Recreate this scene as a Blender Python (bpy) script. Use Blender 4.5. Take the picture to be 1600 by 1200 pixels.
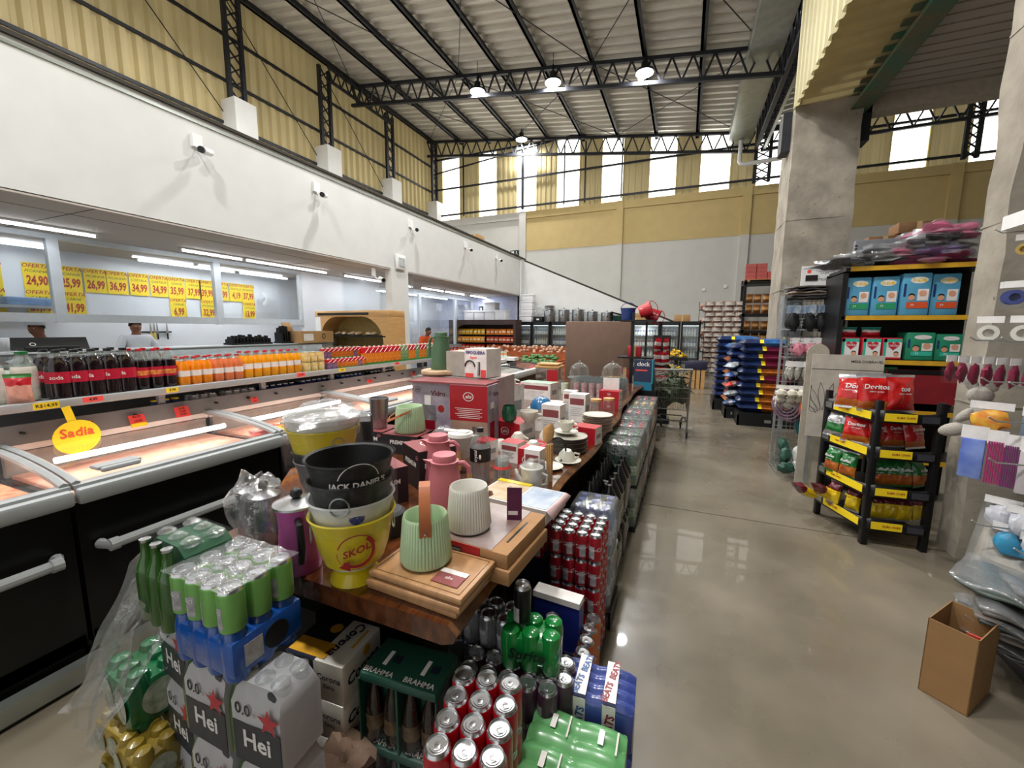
import bpy, bmesh, math, random
from mathutils import Vector, Matrix, noise
random.seed(7)
PI = math.pi
S = bpy.context.scene
for o in list(bpy.data.objects): bpy.data.objects.remove(o)
COL = S.collection
# ---------------------------------------------------------------- camera
cam = bpy.data.cameras.new('camera'); camo = bpy.data.objects.new('camera', cam); COL.objects.link(camo)
cam.sensor_fit = 'HORIZONTAL'; cam.sensor_width = 36; cam.lens = 14.4; cam.clip_start = .05; cam.clip_end = 200
camo.matrix_world = Matrix(((0.92255983, -0.05609296, 0.38175508, 0), (0.38582257, 0.12146266, -0.91454238, 0),
                            (0.0049304, 0.99100979, 0.1336985, 1.6), (0, 0, 0, 1)))
S.camera = camo
# ---------------------------------------------------------------- sky, lamps, exposure
S.view_settings.view_transform = 'Standard'; S.view_settings.look = 'None'
S.view_settings.exposure = 0.38; S.view_settings.gamma = 1; S.view_settings.use_curve_mapping = False
W = bpy.data.worlds.new('world'); S.world = W; W.use_nodes = True
wn = W.node_tree; wb = wn.nodes['Background']
sky = wn.nodes.new('ShaderNodeTexSky'); sky.sky_type = 'HOSEK_WILKIE'; sky.turbidity = 6; sky.ground_albedo = .5
sky.sun_direction = Vector((-.4, -.6, .7)).normalized()
mxw = wn.nodes.new('ShaderNodeMix'); mxw.data_type = 'RGBA'; mxw.inputs[0].default_value = .75
mxw.inputs[7].default_value = (1, .99, .975, 1)
wn.links.new(sky.outputs[0], mxw.inputs[6]); wn.links.new(mxw.outputs[2], wb.inputs[0]); wb.inputs[1].default_value = .9
def area(name, loc, size, power, col=(1, .985, .96), shape='DISK', sy=None, rot=(0, 0, 0), spread=PI):
    l = bpy.data.lights.new(name, 'AREA'); l.shape = shape; l.size = size
    if sy: l.size_y = sy
    l.energy = power; l.color = col; l.spread = spread
    o = bpy.data.objects.new(name, l); COL.objects.link(o); o.location = loc; o.rotation_euler = rot
    return o
def roofz(x): return 10.45 - (x + 11.8) * .134
LAMPS = [(-6.5, 12.6), (-4.0, 12.6), (-1.4, 12.6), (-6.8, 17.2), (-8, 6.5), (-4.5, 6.5), (-1.2, 6.5), (-7, .5), (-3.5, .5), (-.6, .5)]
LAMPZ = [9.15, 8.9, 8.6, 9.6]
for i, (x, y) in enumerate(LAMPS):
    z = LAMPZ[i] if i < 4 else roofz(x) - 1.1
    area('high_bay_light', (x, y, z - .16), .42, 190)
# the open shop front behind the camera lets daylight in (see the shell)
for (y0, y1) in ((2.3, 3.2), (4.2, 5.2), (5.25, 7.1), (7.6, 8.9), (9.2, 10.0), (10.7, 13.4), (13.8, 16.0)):
    area('tube_light', (-7.5, (y0 + y1) / 2, 2.8), .05, 9 * (y1 - y0), (.93, .96, 1), 'RECTANGLE', y1 - y0)
for (y0, y1) in ((2.85, 3.4), (4.4, 6.25), (6.3, 7.5), (9, 11), (12, 14)):
    area('tube_light', (-9.2, (y0 + y1) / 2, 2.78), .05, 9 * (y1 - y0), (.93, .96, 1), 'RECTANGLE', y1 - y0)

# ---------------------------------------------------------------- materials
def lin(c):
    if isinstance(c, str): c = tuple(int(c[i:i + 2], 16) / 255 for i in (0, 2, 4))
    return tuple(((v / 12.92) if v <= .04045 else ((v + .055) / 1.055) ** 2.4) for v in c) + (1,)
MATS = {}
def mat(key, col, rough=.5, metal=0, var=.12, scale=12, bump=0, bscale=60, coat=0, emit=0, trans=0, ior=1.45, stretch=None, col2=None, alpha=1, spec=.5):
    if key in MATS: return MATS[key]
    m = bpy.data.materials.new(key); m.use_nodes = True; nt = m.node_tree; b = nt.nodes['Principled BSDF']
    c = lin(col)
    tc = nt.nodes.new('ShaderNodeTexCoord'); src = tc.outputs['Object']
    if stretch:
        mp = nt.nodes.new('ShaderNodeMapping'); mp.inputs['Scale'].default_value = stretch
        nt.links.new(src, mp.inputs[0]); src = mp.outputs[0]
    n = nt.nodes.new('ShaderNodeTexNoise'); n.inputs['Scale'].default_value = scale; n.inputs['Detail'].default_value = 4
    nt.links.new(src, n.inputs['Vector'])
    rp = nt.nodes.new('ShaderNodeValToRGB'); rp.color_ramp.elements[0].position = .3; rp.color_ramp.elements[1].position = .7
    if col2: lo, hi = lin(col2), c
    else:
        lo = tuple(v * (1 - var) for v in c[:3]) + (1,); hi = tuple(min(1, v * (1 + var)) for v in c[:3]) + (1,)
    rp.color_ramp.elements[0].color = lo; rp.color_ramp.elements[1].color = hi
    nt.links.new(n.outputs[0], rp.inputs[0]); nt.links.new(rp.outputs[0], b.inputs['Base Color'])
    b.inputs['Roughness'].default_value = rough; b.inputs['Metallic'].default_value = metal
    b.inputs['Coat Weight'].default_value = coat; b.inputs['IOR'].default_value = ior
    b.inputs['Specular IOR Level'].default_value = spec
    if trans: b.inputs['Transmission Weight'].default_value = trans
    if alpha < 1: b.inputs['Alpha'].default_value = alpha
    if emit:
        b.inputs['Emission Color'].default_value = c; b.inputs['Emission Strength'].default_value = emit
    if bump:
        n2 = nt.nodes.new('ShaderNodeTexNoise'); n2.inputs['Scale'].default_value = bscale; n2.inputs['Detail'].default_value = 3
        nt.links.new(src, n2.inputs['Vector'])
        bp = nt.nodes.new('ShaderNodeBump'); bp.inputs['Strength'].default_value = bump; bp.inputs['Distance'].default_value = .01
        nt.links.new(n2.outputs[0], bp.inputs['Height']); nt.links.new(bp.outputs[0], b.inputs['Normal'])
    MATS[key] = m; return m
def film(key, tint=(.95, .96, .97), amount=.12, rough=.12, bscale=14, bstr=.9, k=.3, dif=.25):
    """thin clear plastic: mostly see-through, glossy creases"""
    if key in MATS: return MATS[key]
    m = bpy.data.materials.new(key); m.use_nodes = True; nt = m.node_tree; nt.nodes.clear()
    out = nt.nodes.new('ShaderNodeOutputMaterial'); mx = nt.nodes.new('ShaderNodeMixShader')
    tr = nt.nodes.new('ShaderNodeBsdfTransparent'); tr.inputs[0].default_value = tint + (1,)
    gl = nt.nodes.new('ShaderNodeBsdfGlossy'); gl.inputs['Roughness'].default_value = rough
    df = nt.nodes.new('ShaderNodeBsdfDiffuse'); df.inputs[0].default_value = (.75, .77, .78, 1)
    m2 = nt.nodes.new('ShaderNodeMixShader'); m2.inputs[0].default_value = dif
    fr = nt.nodes.new('ShaderNodeLayerWeight'); fr.inputs[0].default_value = .35
    tc = nt.nodes.new('ShaderNodeTexCoord'); n = nt.nodes.new('ShaderNodeTexNoise'); n.inputs['Scale'].default_value = bscale; n.inputs['Detail'].default_value = 5
    nt.links.new(tc.outputs['Object'], n.inputs['Vector'])
    bp = nt.nodes.new('ShaderNodeBump'); bp.inputs['Strength'].default_value = bstr; bp.inputs['Distance'].default_value = .02
    nt.links.new(n.outputs[0], bp.inputs['Height']); nt.links.new(bp.outputs[0], gl.inputs['Normal']); nt.links.new(bp.outputs[0], fr.inputs['Normal'])
    ma = nt.nodes.new('ShaderNodeMath'); ma.operation = 'MULTIPLY_ADD'; ma.inputs[1].default_value = k; ma.inputs[2].default_value = amount
    nt.links.new(fr.outputs['Facing'], ma.inputs[0])
    nt.links.new(ma.outputs[0], mx.inputs[0]); nt.links.new(tr.outputs[0], mx.inputs[1])
    nt.links.new(gl.outputs[0], m2.inputs[1]); nt.links.new(df.outputs[0], m2.inputs[2]); nt.links.new(m2.outputs[0], mx.inputs[2])
    nt.links.new(mx.outputs[0], out.inputs[0]); MATS[key] = m; return m
def emis(key, col, s):
    if key in MATS: return MATS[key]
    m = bpy.data.materials.new(key); m.use_nodes = True; b = m.node_tree.nodes['Principled BSDF']
    b.inputs['Base Color'].default_value = lin(col); b.inputs['Emission Color'].default_value = lin(col); b.inputs['Emission Strength'].default_value = s
    MATS[key] = m; return m

# ---------------------------------------------------------------- mesh builder
_text = {}
def text_geo(s, shear=0, bold=0):
    k = (s, shear, bold)
    if k not in _text:
        c = bpy.data.curves.new('lettering', 'FONT'); c.body = s; c.size = 1; c.align_x = 'CENTER'; c.align_y = 'CENTER'
        c.resolution_u = 2; c.shear = shear; c.offset = bold
        o = bpy.data.objects.new('lettering', c); COL.objects.link(o)
        me = o.to_mesh()
        _text[k] = ([tuple(v.co) for v in me.vertices], [tuple(p.vertices) for p in me.polygons])
        o.to_mesh_clear(); bpy.data.objects.remove(o); bpy.data.curves.remove(c)
    return _text[k]
def T(x=0, y=0, z=0, rx=0, ry=0, rz=0, s=1):
    M = Matrix.Translation((x, y, z)) @ Matrix.Rotation(rz, 4, 'Z') @ Matrix.Rotation(ry, 4, 'Y') @ Matrix.Rotation(rx, 4, 'X')
    if s != 1: M = M @ (Matrix.Diagonal(Vector(s if hasattr(s, '__len__') else (s, s, s)).to_4d()))
    return M
def R_(d): return math.radians(d)
class MB:
    def __init__(s): s.v = []; s.f = []; s.m = []; s.mats = []
    def mi(s, m):
        if m not in s.mats: s.mats.append(m)
        return s.mats.index(m)
    def add(s, vs, fs, m, M=None):
        k = len(s.v); s.v += [tuple(M @ Vector(v)) for v in vs] if M else [tuple(v) for v in vs]
        i = s.mi(m)
        for f in fs: s.f.append([q + k for q in f]); s.m.append(i)
        return s
    def box(s, x0, x1, y0, y1, z0, z1, m, M=None, bv=0, top=None):
        """axis box by extents; bv = chamfer; top = (dx,dy) inset of the top face"""
        if bv:
            bm = bmesh.new(); bmesh.ops.create_cube(bm, size=1)
            for v in bm.verts: v.co = Vector(((x0 + x1) / 2 + v.co.x * (x1 - x0), (y0 + y1) / 2 + v.co.y * (y1 - y0), (z0 + z1) / 2 + v.co.z * (z1 - z0)))
            bmesh.ops.bevel(bm, geom=list(bm.edges), offset=bv, segments=2, affect='EDGES', profile=.5)
            bm.verts.index_update(); s.add([v.co[:] for v in bm.verts], [[v.index for v in f.verts] for f in bm.faces], m, M); bm.free(); return s
        a, b = top or (0, 0)
        vs = [(x0, y0, z0), (x1, y0, z0), (x1, y1, z0), (x0, y1, z0), (x0 + a, y0 + b, z1), (x1 - a, y0 + b, z1), (x1 - a, y1 - b, z1), (x0 + a, y1 - b, z1)]
        return s.add(vs, [(3, 2, 1, 0), (4, 5, 6, 7), (0, 1, 5, 4), (1, 2, 6, 5), (2, 3, 7, 6), (3, 0, 4, 7)], m, M)
    def lathe(s, prof, m, n=20, M=None, ms=None, wob=None, caps=(1, 1)):
        """prof [(r,z)...]; ms = per-segment material list"""
        vs = []; k = len(s.v)
        for (r, z) in prof:
            for i in range(n):
                a = 2 * PI * i / n; rr = r * (wob(a, z) if wob else 1)
                vs.append((rr * math.cos(a), rr * math.sin(a), z))
        for j in range(len(prof) - 1):
            fs = [(j * n + i, j * n + (i + 1) % n, (j + 1) * n + (i + 1) % n, (j + 1) * n + i) for i in range(n)]
            mm = ms[j] if ms else m; im = s.mi(mm)
            for f in fs: s.f.append([q + k for q in f]); s.m.append(im)
        if caps[0] and prof[0][0] > 1e-5: s.f.append([k + i for i in range(n)][::-1]); s.m.append(s.mi(ms[0] if ms else m))
        if caps[1] and prof[-1][0] > 1e-5: s.f.append([k + (len(prof) - 1) * n + i for i in range(n)]); s.m.append(s.mi(ms[-1] if ms else m))
        s.v += [tuple(M @ Vector(v)) for v in vs] if M else vs
        return s
    def tube(s, pts, r, m, n=8, closed=False, M=None, flat=1):
        pts = [Vector(p) for p in pts]; L = len(pts); vs = []; up = None
        for i, p in enumerate(pts):
            if closed: d = pts[(i + 1) % L] - pts[i - 1]
            else: d = pts[min(i + 1, L - 1)] - pts[max(i - 1, 0)]
            if d.length < 1e-9: d = Vector((0, 0, 1))
            d.normalize()
            if up is None: up = Vector((0, 0, 1)) if abs(d.z) < .9 else Vector((1, 0, 0))
            a = d.cross(up).normalized(); b = a.cross(d).normalized(); up = b
            rr = r[i] if hasattr(r, '__len__') else r
            for q in range(n):
                t = 2 * PI * q / n + PI / n; vs.append(p + a * (math.cos(t) * rr) + b * (math.sin(t) * rr * flat))
        fs = []
        for i in range(L if closed else L - 1):
            j = (i + 1) % L
            fs += [(i * n + q, i * n + (q + 1) % n, j * n + (q + 1) % n, j * n + q) for q in range(n)]
        if not closed: fs += [list(range(n))[::-1], [(L - 1) * n + q for q in range(n)]]
        return s.add(vs, fs, m, M)
    def bar(s, a, b, w, m, h=None):
        """square bar between two points"""
        a, b = Vector(a), Vector(b); d = (b - a); L = d.length; d.normalize()
        up = Vector((0, 0, 1)) if abs(d.z) < .95 else Vector((0, 1, 0))
        x = d.cross(up).normalized(); y = x.cross(d).normalized(); h = h or w
        vs = [q + x * (sx * w / 2) + y * (sy * h / 2) for q in (a, b) for sx, sy in ((-1, -1), (1, -1), (1, 1), (-1, 1))]
        return s.add(vs, [(3, 2, 1, 0), (4, 5, 6, 7), (0, 1, 5, 4), (1, 2, 6, 5), (2, 3, 7, 6), (3, 0, 4, 7)], m)
    def prism(s, poly, z0, z1, m, M=None, mtop=None):
        n = len(poly)
        vs = [(x, y, z0) for x, y in poly] + [(x, y, z1) for x, y in poly]
        s.add(vs, [list(range(n))[::-1]] + [(i, (i + 1) % n, (i + 1) % n + n, i + n) for i in range(n)], m, M)
        return s.add([(x, y, z1) for x, y in poly], [list(range(n))], mtop or m, M)
    def quad(s, a, b, c, d, m, M=None): return s.add([a, b, c, d], [(0, 1, 2, 3)], m, M)
    def disc(s, r, m, M=None, n=24, ry=None, r0=0):
        ry = ry or r
        vs = [(r * math.cos(2 * PI * i / n), ry * math.sin(2 * PI * i / n), 0) for i in range(n)]
        if not r0: return s.add(vs, [list(range(n))], m, M)
        k = r0 / r
        return s.add(vs + [(x * k, y * k, 0) for x, y, z in vs], [(i, (i + 1) % n, (i + 1) % n + n, i + n) for i in range(n)], m, M)
    def text(s, t, size, m, M=None, shear=0, bold=0, bend=None, wx=1):
        vs, fs = text_geo(t, shear, bold)
        vs = [(x * size * wx, y * size, z) for x, y, z in vs]
        if bend:   # wrap round a vertical cylinder of radius `bend` facing -Y
            vs = [(bend * math.sin(x / bend), -bend * math.cos(x / bend), y) for x, y, z in vs]
        return s.add(vs, fs, m, M)
    def grid(s, fn, nu, nv, m, mf=None, closed_u=False):
        vs = [fn(i / nu, j / nv) for j in range(nv + 1) for i in range(nu + 1)]; k = len(s.v); s.v += [tuple(v) for v in vs]
        for j in range(nv):
            for i in range(nu):
                a = j * (nu + 1) + i; mm = mf((i + .5) / nu, (j + .5) / nv) if mf else m
                s.f.append([k + a, k + a + 1, k + a + nu + 2, k + a + nu + 1]); s.m.append(s.mi(mm))
        return s
    def blob(s, rx, ry, rz, m, M=None, n=10, k=6, amp=0, seed=0):
        vs = []; fs = []
        for j in range(k + 1):
            ph = PI * j / k
            for i in range(n):
                th = 2 * PI * i / n; v = Vector((math.sin(ph) * math.cos(th), math.sin(ph) * math.sin(th), math.cos(ph)))
                f = 1 + (amp * noise.noise(v * 2 + Vector((seed, 0, 0))) if amp else 0)
                vs.append((v.x * rx * f, v.y * ry * f, v.z * rz * f))
        for j in range(k):
            for i in range(n): fs.append((j * n + i, (j + 1) * n + i, (j + 1) * n + (i + 1) % n, j * n + (i + 1) % n))
        return s.add(vs, fs, m, M)
    def build(s, name, parent=None, loc=None, rz=0, smooth=35, solid=0, rot=None):
        me = bpy.data.meshes.new(name); me.from_pydata(s.v, [], s.f)
        for m in s.mats: me.materials.append(m)
        me.polygons.foreach_set('material_index', s.m)
        if smooth:
            me.polygons.foreach_set('use_smooth', [True] * len(s.f)); me.set_sharp_from_angle(angle=R_(smooth))
        me.update()
        o = bpy.data.objects.new(name, me); COL.objects.link(o)
        if parent: o.parent = parent
        if loc: o.location = loc
        if rz: o.rotation_euler = (0, 0, rz)
        if rot: o.rotation_euler = rot
        if solid:
            md = o.modifiers.new('thickness', 'SOLIDIFY'); md.thickness = solid; md.offset = 0
        return o
def tag(o, label, cat, group=None, kind=None):
    o['label'] = label; o['category'] = cat
    if group: o['group'] = group
    if kind: o['kind'] = kind
    return o
def thing(name, label, cat, loc=(0, 0, 0), rz=0, group=None):
    o = bpy.data.objects.new(name, None); COL.objects.link(o); o.empty_display_size = .05
    o.location = loc; o.rotation_euler = (0, 0, rz); return tag(o, label, cat, group)
def struct(o): o['kind'] = 'structure'; return o
def kids(o): return [c for c in bpy.data.objects if c.parent == o]
_kc = {}
def dup(root, loc, rz=0, label=None, group=None, rot=None):
    r = root.copy(); COL.objects.link(r); r.location = loc; r.rotation_euler = rot or (0, 0, rz)
    if label: r['label'] = label
    if group: r['group'] = group
    if root.name not in _kc: _kc[root.name] = [(c, kids(c)) for c in kids(root)]
    for ch, gs in _kc[root.name]:
        c = ch.copy(); COL.objects.link(c); c.parent = r
        for g in gs:
            d = g.copy(); COL.objects.link(d); d.parent = c
    return r
def place(proto, used, loc, rz=0, label=None, group=None, rot=None):
    """first call moves the prototype itself, later calls copy it"""
    if not used:
        kids0 = kids(proto); _kc[proto.name] = [(c, kids(c)) for c in kids0]
        used.append(1); proto.location = loc; proto.rotation_euler = rot or (0, 0, rz)
        if label: proto['label'] = label
        if group: proto['group'] = group
        return proto
    return dup(proto, loc, rz, label, group, rot)
# ================================================================ SETTING
m_floor = mat('polished_concrete', '82796a', .28, col2='5c5547', scale=1.1, bump=.08, bscale=9, coat=.25)
def _floor_nodes(m):
    nt = m.node_tree; b = nt.nodes['Principled BSDF']; tc = nt.nodes.new('ShaderNodeTexCoord')
    n = nt.nodes.new('ShaderNodeTexNoise'); n.inputs['Scale'].default_value = 2.2; n.inputs['Detail'].default_value = 8; n.inputs['Distortion'].default_value = .6
    r = nt.nodes.new('ShaderNodeMapRange'); r.inputs[3].default_value = .16; r.inputs[4].default_value = .42
    nt.links.new(tc.outputs['Object'], n.inputs['Vector']); nt.links.new(n.outputs[0], r.inputs[0]); nt.links.new(r.outputs[0], b.inputs['Roughness'])
_floor_nodes(m_floor)
m_joint = mat('saw_cut_joint', '3a362f', .9)
m_wall = mat('white_wall_paint', 'd6d7d5', .85, var=.03, scale=3, bump=.05, bscale=120)
m_wall_far = mat('grey_white_wall_paint', 'cdccc6', .85, var=.03, scale=2)
m_yellow = mat('ochre_wall_paint', 'c8b27c', .85, var=.05, scale=3)
m_soffit = mat('soffit_board', 'b9b0a8', .8, var=.04, scale=2)
m_tile = mat('white_wall_tile', 'dfe2e6', .3, var=.03, scale=2)
m_steel = mat('dark_painted_steel', '2b2d33', .5, .3, var=.15)
m_roof = mat('bare_roof_sheet', 'cbc8be', .5, .2, var=.12, scale=2, stretch=(.6, 8, 1))
m_galv = mat('galvanised_steel', 'a7ada8', .35, .8, var=.12, scale=5)
m_conc = mat('raw_concrete', 'aaa294', .92, col2='857e72', scale=3, bump=.6, bscale=14)
def _conc(m):
    nt = m.node_tree; b = nt.nodes['Principled BSDF']; rp = [n for n in nt.nodes if n.type == 'VALTORGB'][0]
    tc = nt.nodes.new('ShaderNodeTexCoord'); v = nt.nodes.new('ShaderNodeTexVoronoi'); v.inputs['Scale'].default_value = 7; v.inputs['Randomness'].default_value = 1
    r2 = nt.nodes.new('ShaderNodeValToRGB'); r2.color_ramp.elements[0].position = .04; r2.color_ramp.elements[1].position = .11
    r2.color_ramp.elements[0].color = (.25, .22, .2, 1); r2.color_ramp.elements[1].color = (1, 1, 1, 1)
    mx = nt.nodes.new('ShaderNodeMix'); mx.data_type = 'RGBA'; mx.blend_type = 'MULTIPLY'; mx.inputs[0].default_value = .7
    nt.links.new(tc.outputs['Object'], v.inputs['Vector']); nt.links.new(v.outputs['Distance'], r2.inputs[0])
    nt.links.new(rp.outputs[0], mx.inputs[6]); nt.links.new(r2.outputs[0], mx.inputs[7]); nt.links.new(mx.outputs[2], b.inputs['Base Color'])
_conc(m_conc)
m_green = mat('green_steel_beam', '41705c', .6, .1, col2='6e6650', scale=4)
m_dark = mat('black_plastic', '0f1012', .45, var=.2)
m_black = mat('black_steel', '101113', .4, .2, var=.2)
m_white = mat('white_enamel', 'e6e7e6', .35, var=.03)
m_frame = mat('pale_aluminium', 'ccd3d8', .35, .3, var=.04)
def translucent(key, col, k=.35):
    m = mat(key, col, .55, col2=None, var=.1, scale=1.5, stretch=(2, 2, .3)); nt = m.node_tree; b = nt.nodes['Principled BSDF']; out = nt.nodes['Material Output']
    rp = [n for n in nt.nodes if n.type == 'VALTORGB'][0]; t = nt.nodes.new('ShaderNodeBsdfTranslucent'); mx = nt.nodes.new('ShaderNodeMixShader'); mx.inputs[0].default_value = k
    nt.links.new(rp.outputs[0], t.inputs[0]); nt.links.new(b.outputs[0], mx.inputs[1]); nt.links.new(t.outputs[0], mx.inputs[2]); nt.links.new(mx.outputs[0], out.inputs[0]); return m
m_clad = translucent('ochre_fibreglass_sheet', 'c2b284', .3)
m_clad2 = translucent('pale_yellow_sheet', 'c6bd90', .3)
m_pane = emis('daylit_rooflight_sheet', 'fffdf6', 2.6)
m_tube = emis('fluorescent_tube', 'f4f8ff', 9)
m_lampg = emis('lamp_lens', 'f6faff', 30)
m_glass = film('window_glass', (.93, .95, .96), .05, .03, 2, .02)
m_clear = film('clear_plastic_film', (.95, .96, .97), .16, .1)
m_wrap = film('shrink_wrap_film', (.97, .98, .99), .012, .07, 30, 1, .08, .1)
m_jar = film('clear_glass', (.9, .94, .93), .10, .03, 6, .3, .5, .3)

fl = MB().box(-16, 14, -5, 18, -.2, 0, m_floor)
fl.box(-1.9, 9, 3.812, 3.82, 0, .0012, m_joint); fl.box(-2.42, -2.41, -3, 6, 0, .0012, m_joint)
fl.box(-1.2, 9, 8.8, 8.808, 0, .0012, m_joint)
struct(fl.build('floor'))

def wave(p):  # trapezoid 0..1
    p %= 1
    return 0 if p < .3 else (p - .3) / .15 if p < .45 else 1 if p < .85 else 1 - (p - .85) / .15
def sheet(mb, a, b, z0, z1, pitch, depth, m, nrm):
    """vertical-ribbed sheet from point a to b (xy)"""
    a = Vector((a[0], a[1])); b = Vector((b[0], b[1])); L = (b - a).length; n = max(1, round(L / pitch)); pts = []
    for k in range(n):
        for q, w in ((0, 0), (.3, 0), (.45, 1), (.85, 1)): pts.append(((k + q) / n, w))
    pts.append((1, 0)); vs = []
    for t, w in pts:
        p = a + (b - a) * t; vs += [(p.x + nrm[0] * w * depth, p.y + nrm[1] * w * depth, z0), (p.x + nrm[0] * w * depth, p.y + nrm[1] * w * depth, z1)]
    mb.add(vs, [(2 * i, 2 * i + 2, 2 * i + 3, 2 * i + 1) for i in range(len(pts) - 1)], m)
def truss(mb, a, b, h, n, w=.07, m=m_steel, y=None):
    a, b = Vector(a), Vector(b); d = Vector((0, 0, -h))
    mb.bar(a, b, w * 1.3, m); mb.bar(a + d, b + d, w * 1.3, m)
    for i in range(n):
        p, q = a.lerp(b, i / n), a.lerp(b, (i + 1) / n); mid = a.lerp(b, (i + .5) / n) + d
        mb.bar(p, mid, w * .6, m); mb.bar(mid, q, w * .6, m)
def lattice(mb, x, y, z0, z1, w, along='y', n=None, m=m_steel):
    n = n or int((z1 - z0) / .32); d = Vector((0, w / 2, 0)) if along == 'y' else Vector((w / 2, 0, 0)); c = Vector((x, y, 0))
    for s in (-1, 1): mb.bar(c + d * s + Vector((0, 0, z0)), c + d * s + Vector((0, 0, z1)), .1, m)
    for i in range(n):
        za, zb = z0 + (z1 - z0) * i / n, z0 + (z1 - z0) * (i + 1) / n; s = 1 if i % 2 else -1
        mb.bar(c + d * s + Vector((0, 0, za)), c - d * s + Vector((0, 0, zb)), .035, m)
        mb.bar(c - d * s + Vector((0, 0, za)), c + d * s + Vector((0, 0, zb)), .035, m)

# --- far wall
wb_ = MB()
wb_.box(-11.8, 14, 18, 18.25, 0, 6.72, m_wall_far)
wb_.box(-6.9, 14, 17.985, 18, 5.1, 6.55, m_yellow)
wb_.box(-11.8, -6.9, 17.93, 18.05, 6.5, 6.8, m_wall_far); wb_.box(-6.9, 14, 17.93, 18.05, 6.5, 6.8, m_yellow)
wall_back = struct(wb_.build('wall_back'))
for i, (x, w, my) in enumerate(((-7.0, .32, 0), (-2.72, .27, 1), (1.85, .3, 1), (7.6, .3, 1))):
    p = MB().box(x - w / 2, x + w / 2, 17.88, 18, 0, 6.8 if not my else 5.1, m_wall_far)
    if my: p.box(x - w / 2, x + w / 2, 17.88, 18, 5.1, 6.8, m_yellow)
    struct(p.build('trim_%d' % (i + 1)))
WX = [(-11.26, -10.27), (-9.28, -8.33), (-7.37, -6.4), (-5.49, -4.47), (-3.55, -2.66), (-1.66, -.64), (.19, 1.24), (2.08, 3.08), (3.95, 4.9), (5.9, 6.88), (7.85, 8.8), (9.8, 10.8)]
cl = MB(); xs = [-11.8] + [v for p in WX for v in p] + [14]
for k in range(0, len(xs), 2): sheet(cl, (xs[k], 18.06), (xs[k + 1], 18.06), 6.75, 11.4, .25, -.04, m_clad, (0, 1))
for x0, x1 in WX: sheet(cl, (x0, 18.06), (x1, 18.06), 9.6 if x1 < 4 else 8.6, 11.4, .25, -.04, m_clad, (0, 1))
cl.build('cladding', wall_back)
for i, (x0, x1) in enumerate(WX):
    zt = 9.6 if x1 < 4 else 8.6
    w = struct(MB().box(x0, x1, 18.1, 18.11, 6.78, zt, m_pane).build('window_%d' % (i + 1)))
    f = MB(); f.box(x0 - .03, x0 + .02, 18.04, 18.1, 6.78, zt, m_clad2); f.box(x1 - .02, x1 + .03, 18.04, 18.1, 6.78, zt, m_clad2)
    f.build('window_frame', w)
g = MB()
for z in (7.0, 8.2, 9.55): g.bar((-11.7, 17.85, z), (13.9, 17.85, z), .07, m_steel)
for x in (-10.0, -7.0, -5.1, -2.7, -4.2): g.bar((x, 17.9, 6.9), (x, 17.9, 10.2 if x < -6 else 9.3), .05 if x != -7 else .1, m_steel)
g.bar((-11.7, 17.9, 8.95), (-2, 17.9, 9.9), .05, m_steel)
g.build('girt', wall_back)
# --- side wall above the mezzanine
wl = MB(); wl.box(-11.95, -11.85, -5, 18, 0, 6.86, m_wall); sheet(wl, (-11.83, 18), (-11.83, -5), 6.98, 10.6, .3, .09, m_clad, (1, 0))
wls = struct(wl.build('wall_left'))
g = MB()
for z in (7.05, 8.15, 9.3): g.bar((-11.72, -5, z), (-11.72, 18, z), .07, m_steel)
for (ya, yb) in ((8.2, 11.24), (11.24, 14.51), (5.1, 8.2)):
    g.bar((-11.68, ya, 10.2), (-11.68, yb, 7.0), .018, m_steel)
g.build('girt', wls)
for i, y in enumerate(( 8.2, 11.24, 14.51, 17.75)):
    t = MB(); lattice(t, -11.5, y, 7.55, 10.3 if i in (0, 3) else 10.1, .4 if i < 3 else .35); c = struct(t.build('trim_%d' % (i + 10)))
    MB().box(-11.8, -11.2, y - .3, y + .3, 6.7, 7.6, m_wall).build('plinth', c)
t = MB(); a, b = Vector((-11.3, 11.24, 10.1)), Vector((-11.3, 14.51, 10.1)); truss(t, a, b, .4, 9, .06); struct(t.build('trim_20'))
# --- roof: sheets run down the slope, purlins along the hall
rf = MB(); pitch = .36; y = -5; ys = []
while y < 18.3:
    for q, w in ((0, 0), (.3, 0), (.42, 1), (.88, 1)): ys.append((y + q * pitch, w))
    y += pitch
vs = []
for yy, w in ys: vs += [(-12.2, yy, roofz(-12.2) + .1 + w * .1), (1.6, yy, roofz(1.6) + .1 + w * .1)]
rf.add(vs, [(2 * i, 2 * i + 1, 2 * i + 3, 2 * i + 2) for i in range(len(ys) - 1)], m_roof)
vs = []
for yy, w in ys: vs += [(2.1, yy, 8.75 + w * .1), (14, yy, 10.3 + w * .1)]
rf.add(vs, [(2 * i, 2 * i + 1, 2 * i + 3, 2 * i + 2) for i in range(len(ys) - 1)], m_roof)
ceil = struct(rf.build('ceiling', smooth=0))
pu = MB()
for k in range(10):
    x = -11.6 + k * 1.45; pu.box(x - .035, x + .035, -5, 18, roofz(x) - .1, roofz(x) + .08, m_steel)
    pu.box(x - .035, x + .1, -5, 18, roofz(x) - .1, roofz(x) - .085, m_steel)
pu.build('purlin', ceil)
br = MB()
for ya, yb in ((12.7, 17.5), (5.5, 12.7)):
    for xa, xb in ((-11.6, -7.25), (-7.25, -2.9), (-2.9, 1.45)):
        br.bar((xa, ya, roofz(xa) - .12), (xb, yb, roofz(xb) - .12), .018, m_steel); br.bar((xb, ya, roofz(xb) - .12), (xa, yb, roofz(xa) - .12), .018, m_steel)
br.build('wind_brace', ceil)
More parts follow.
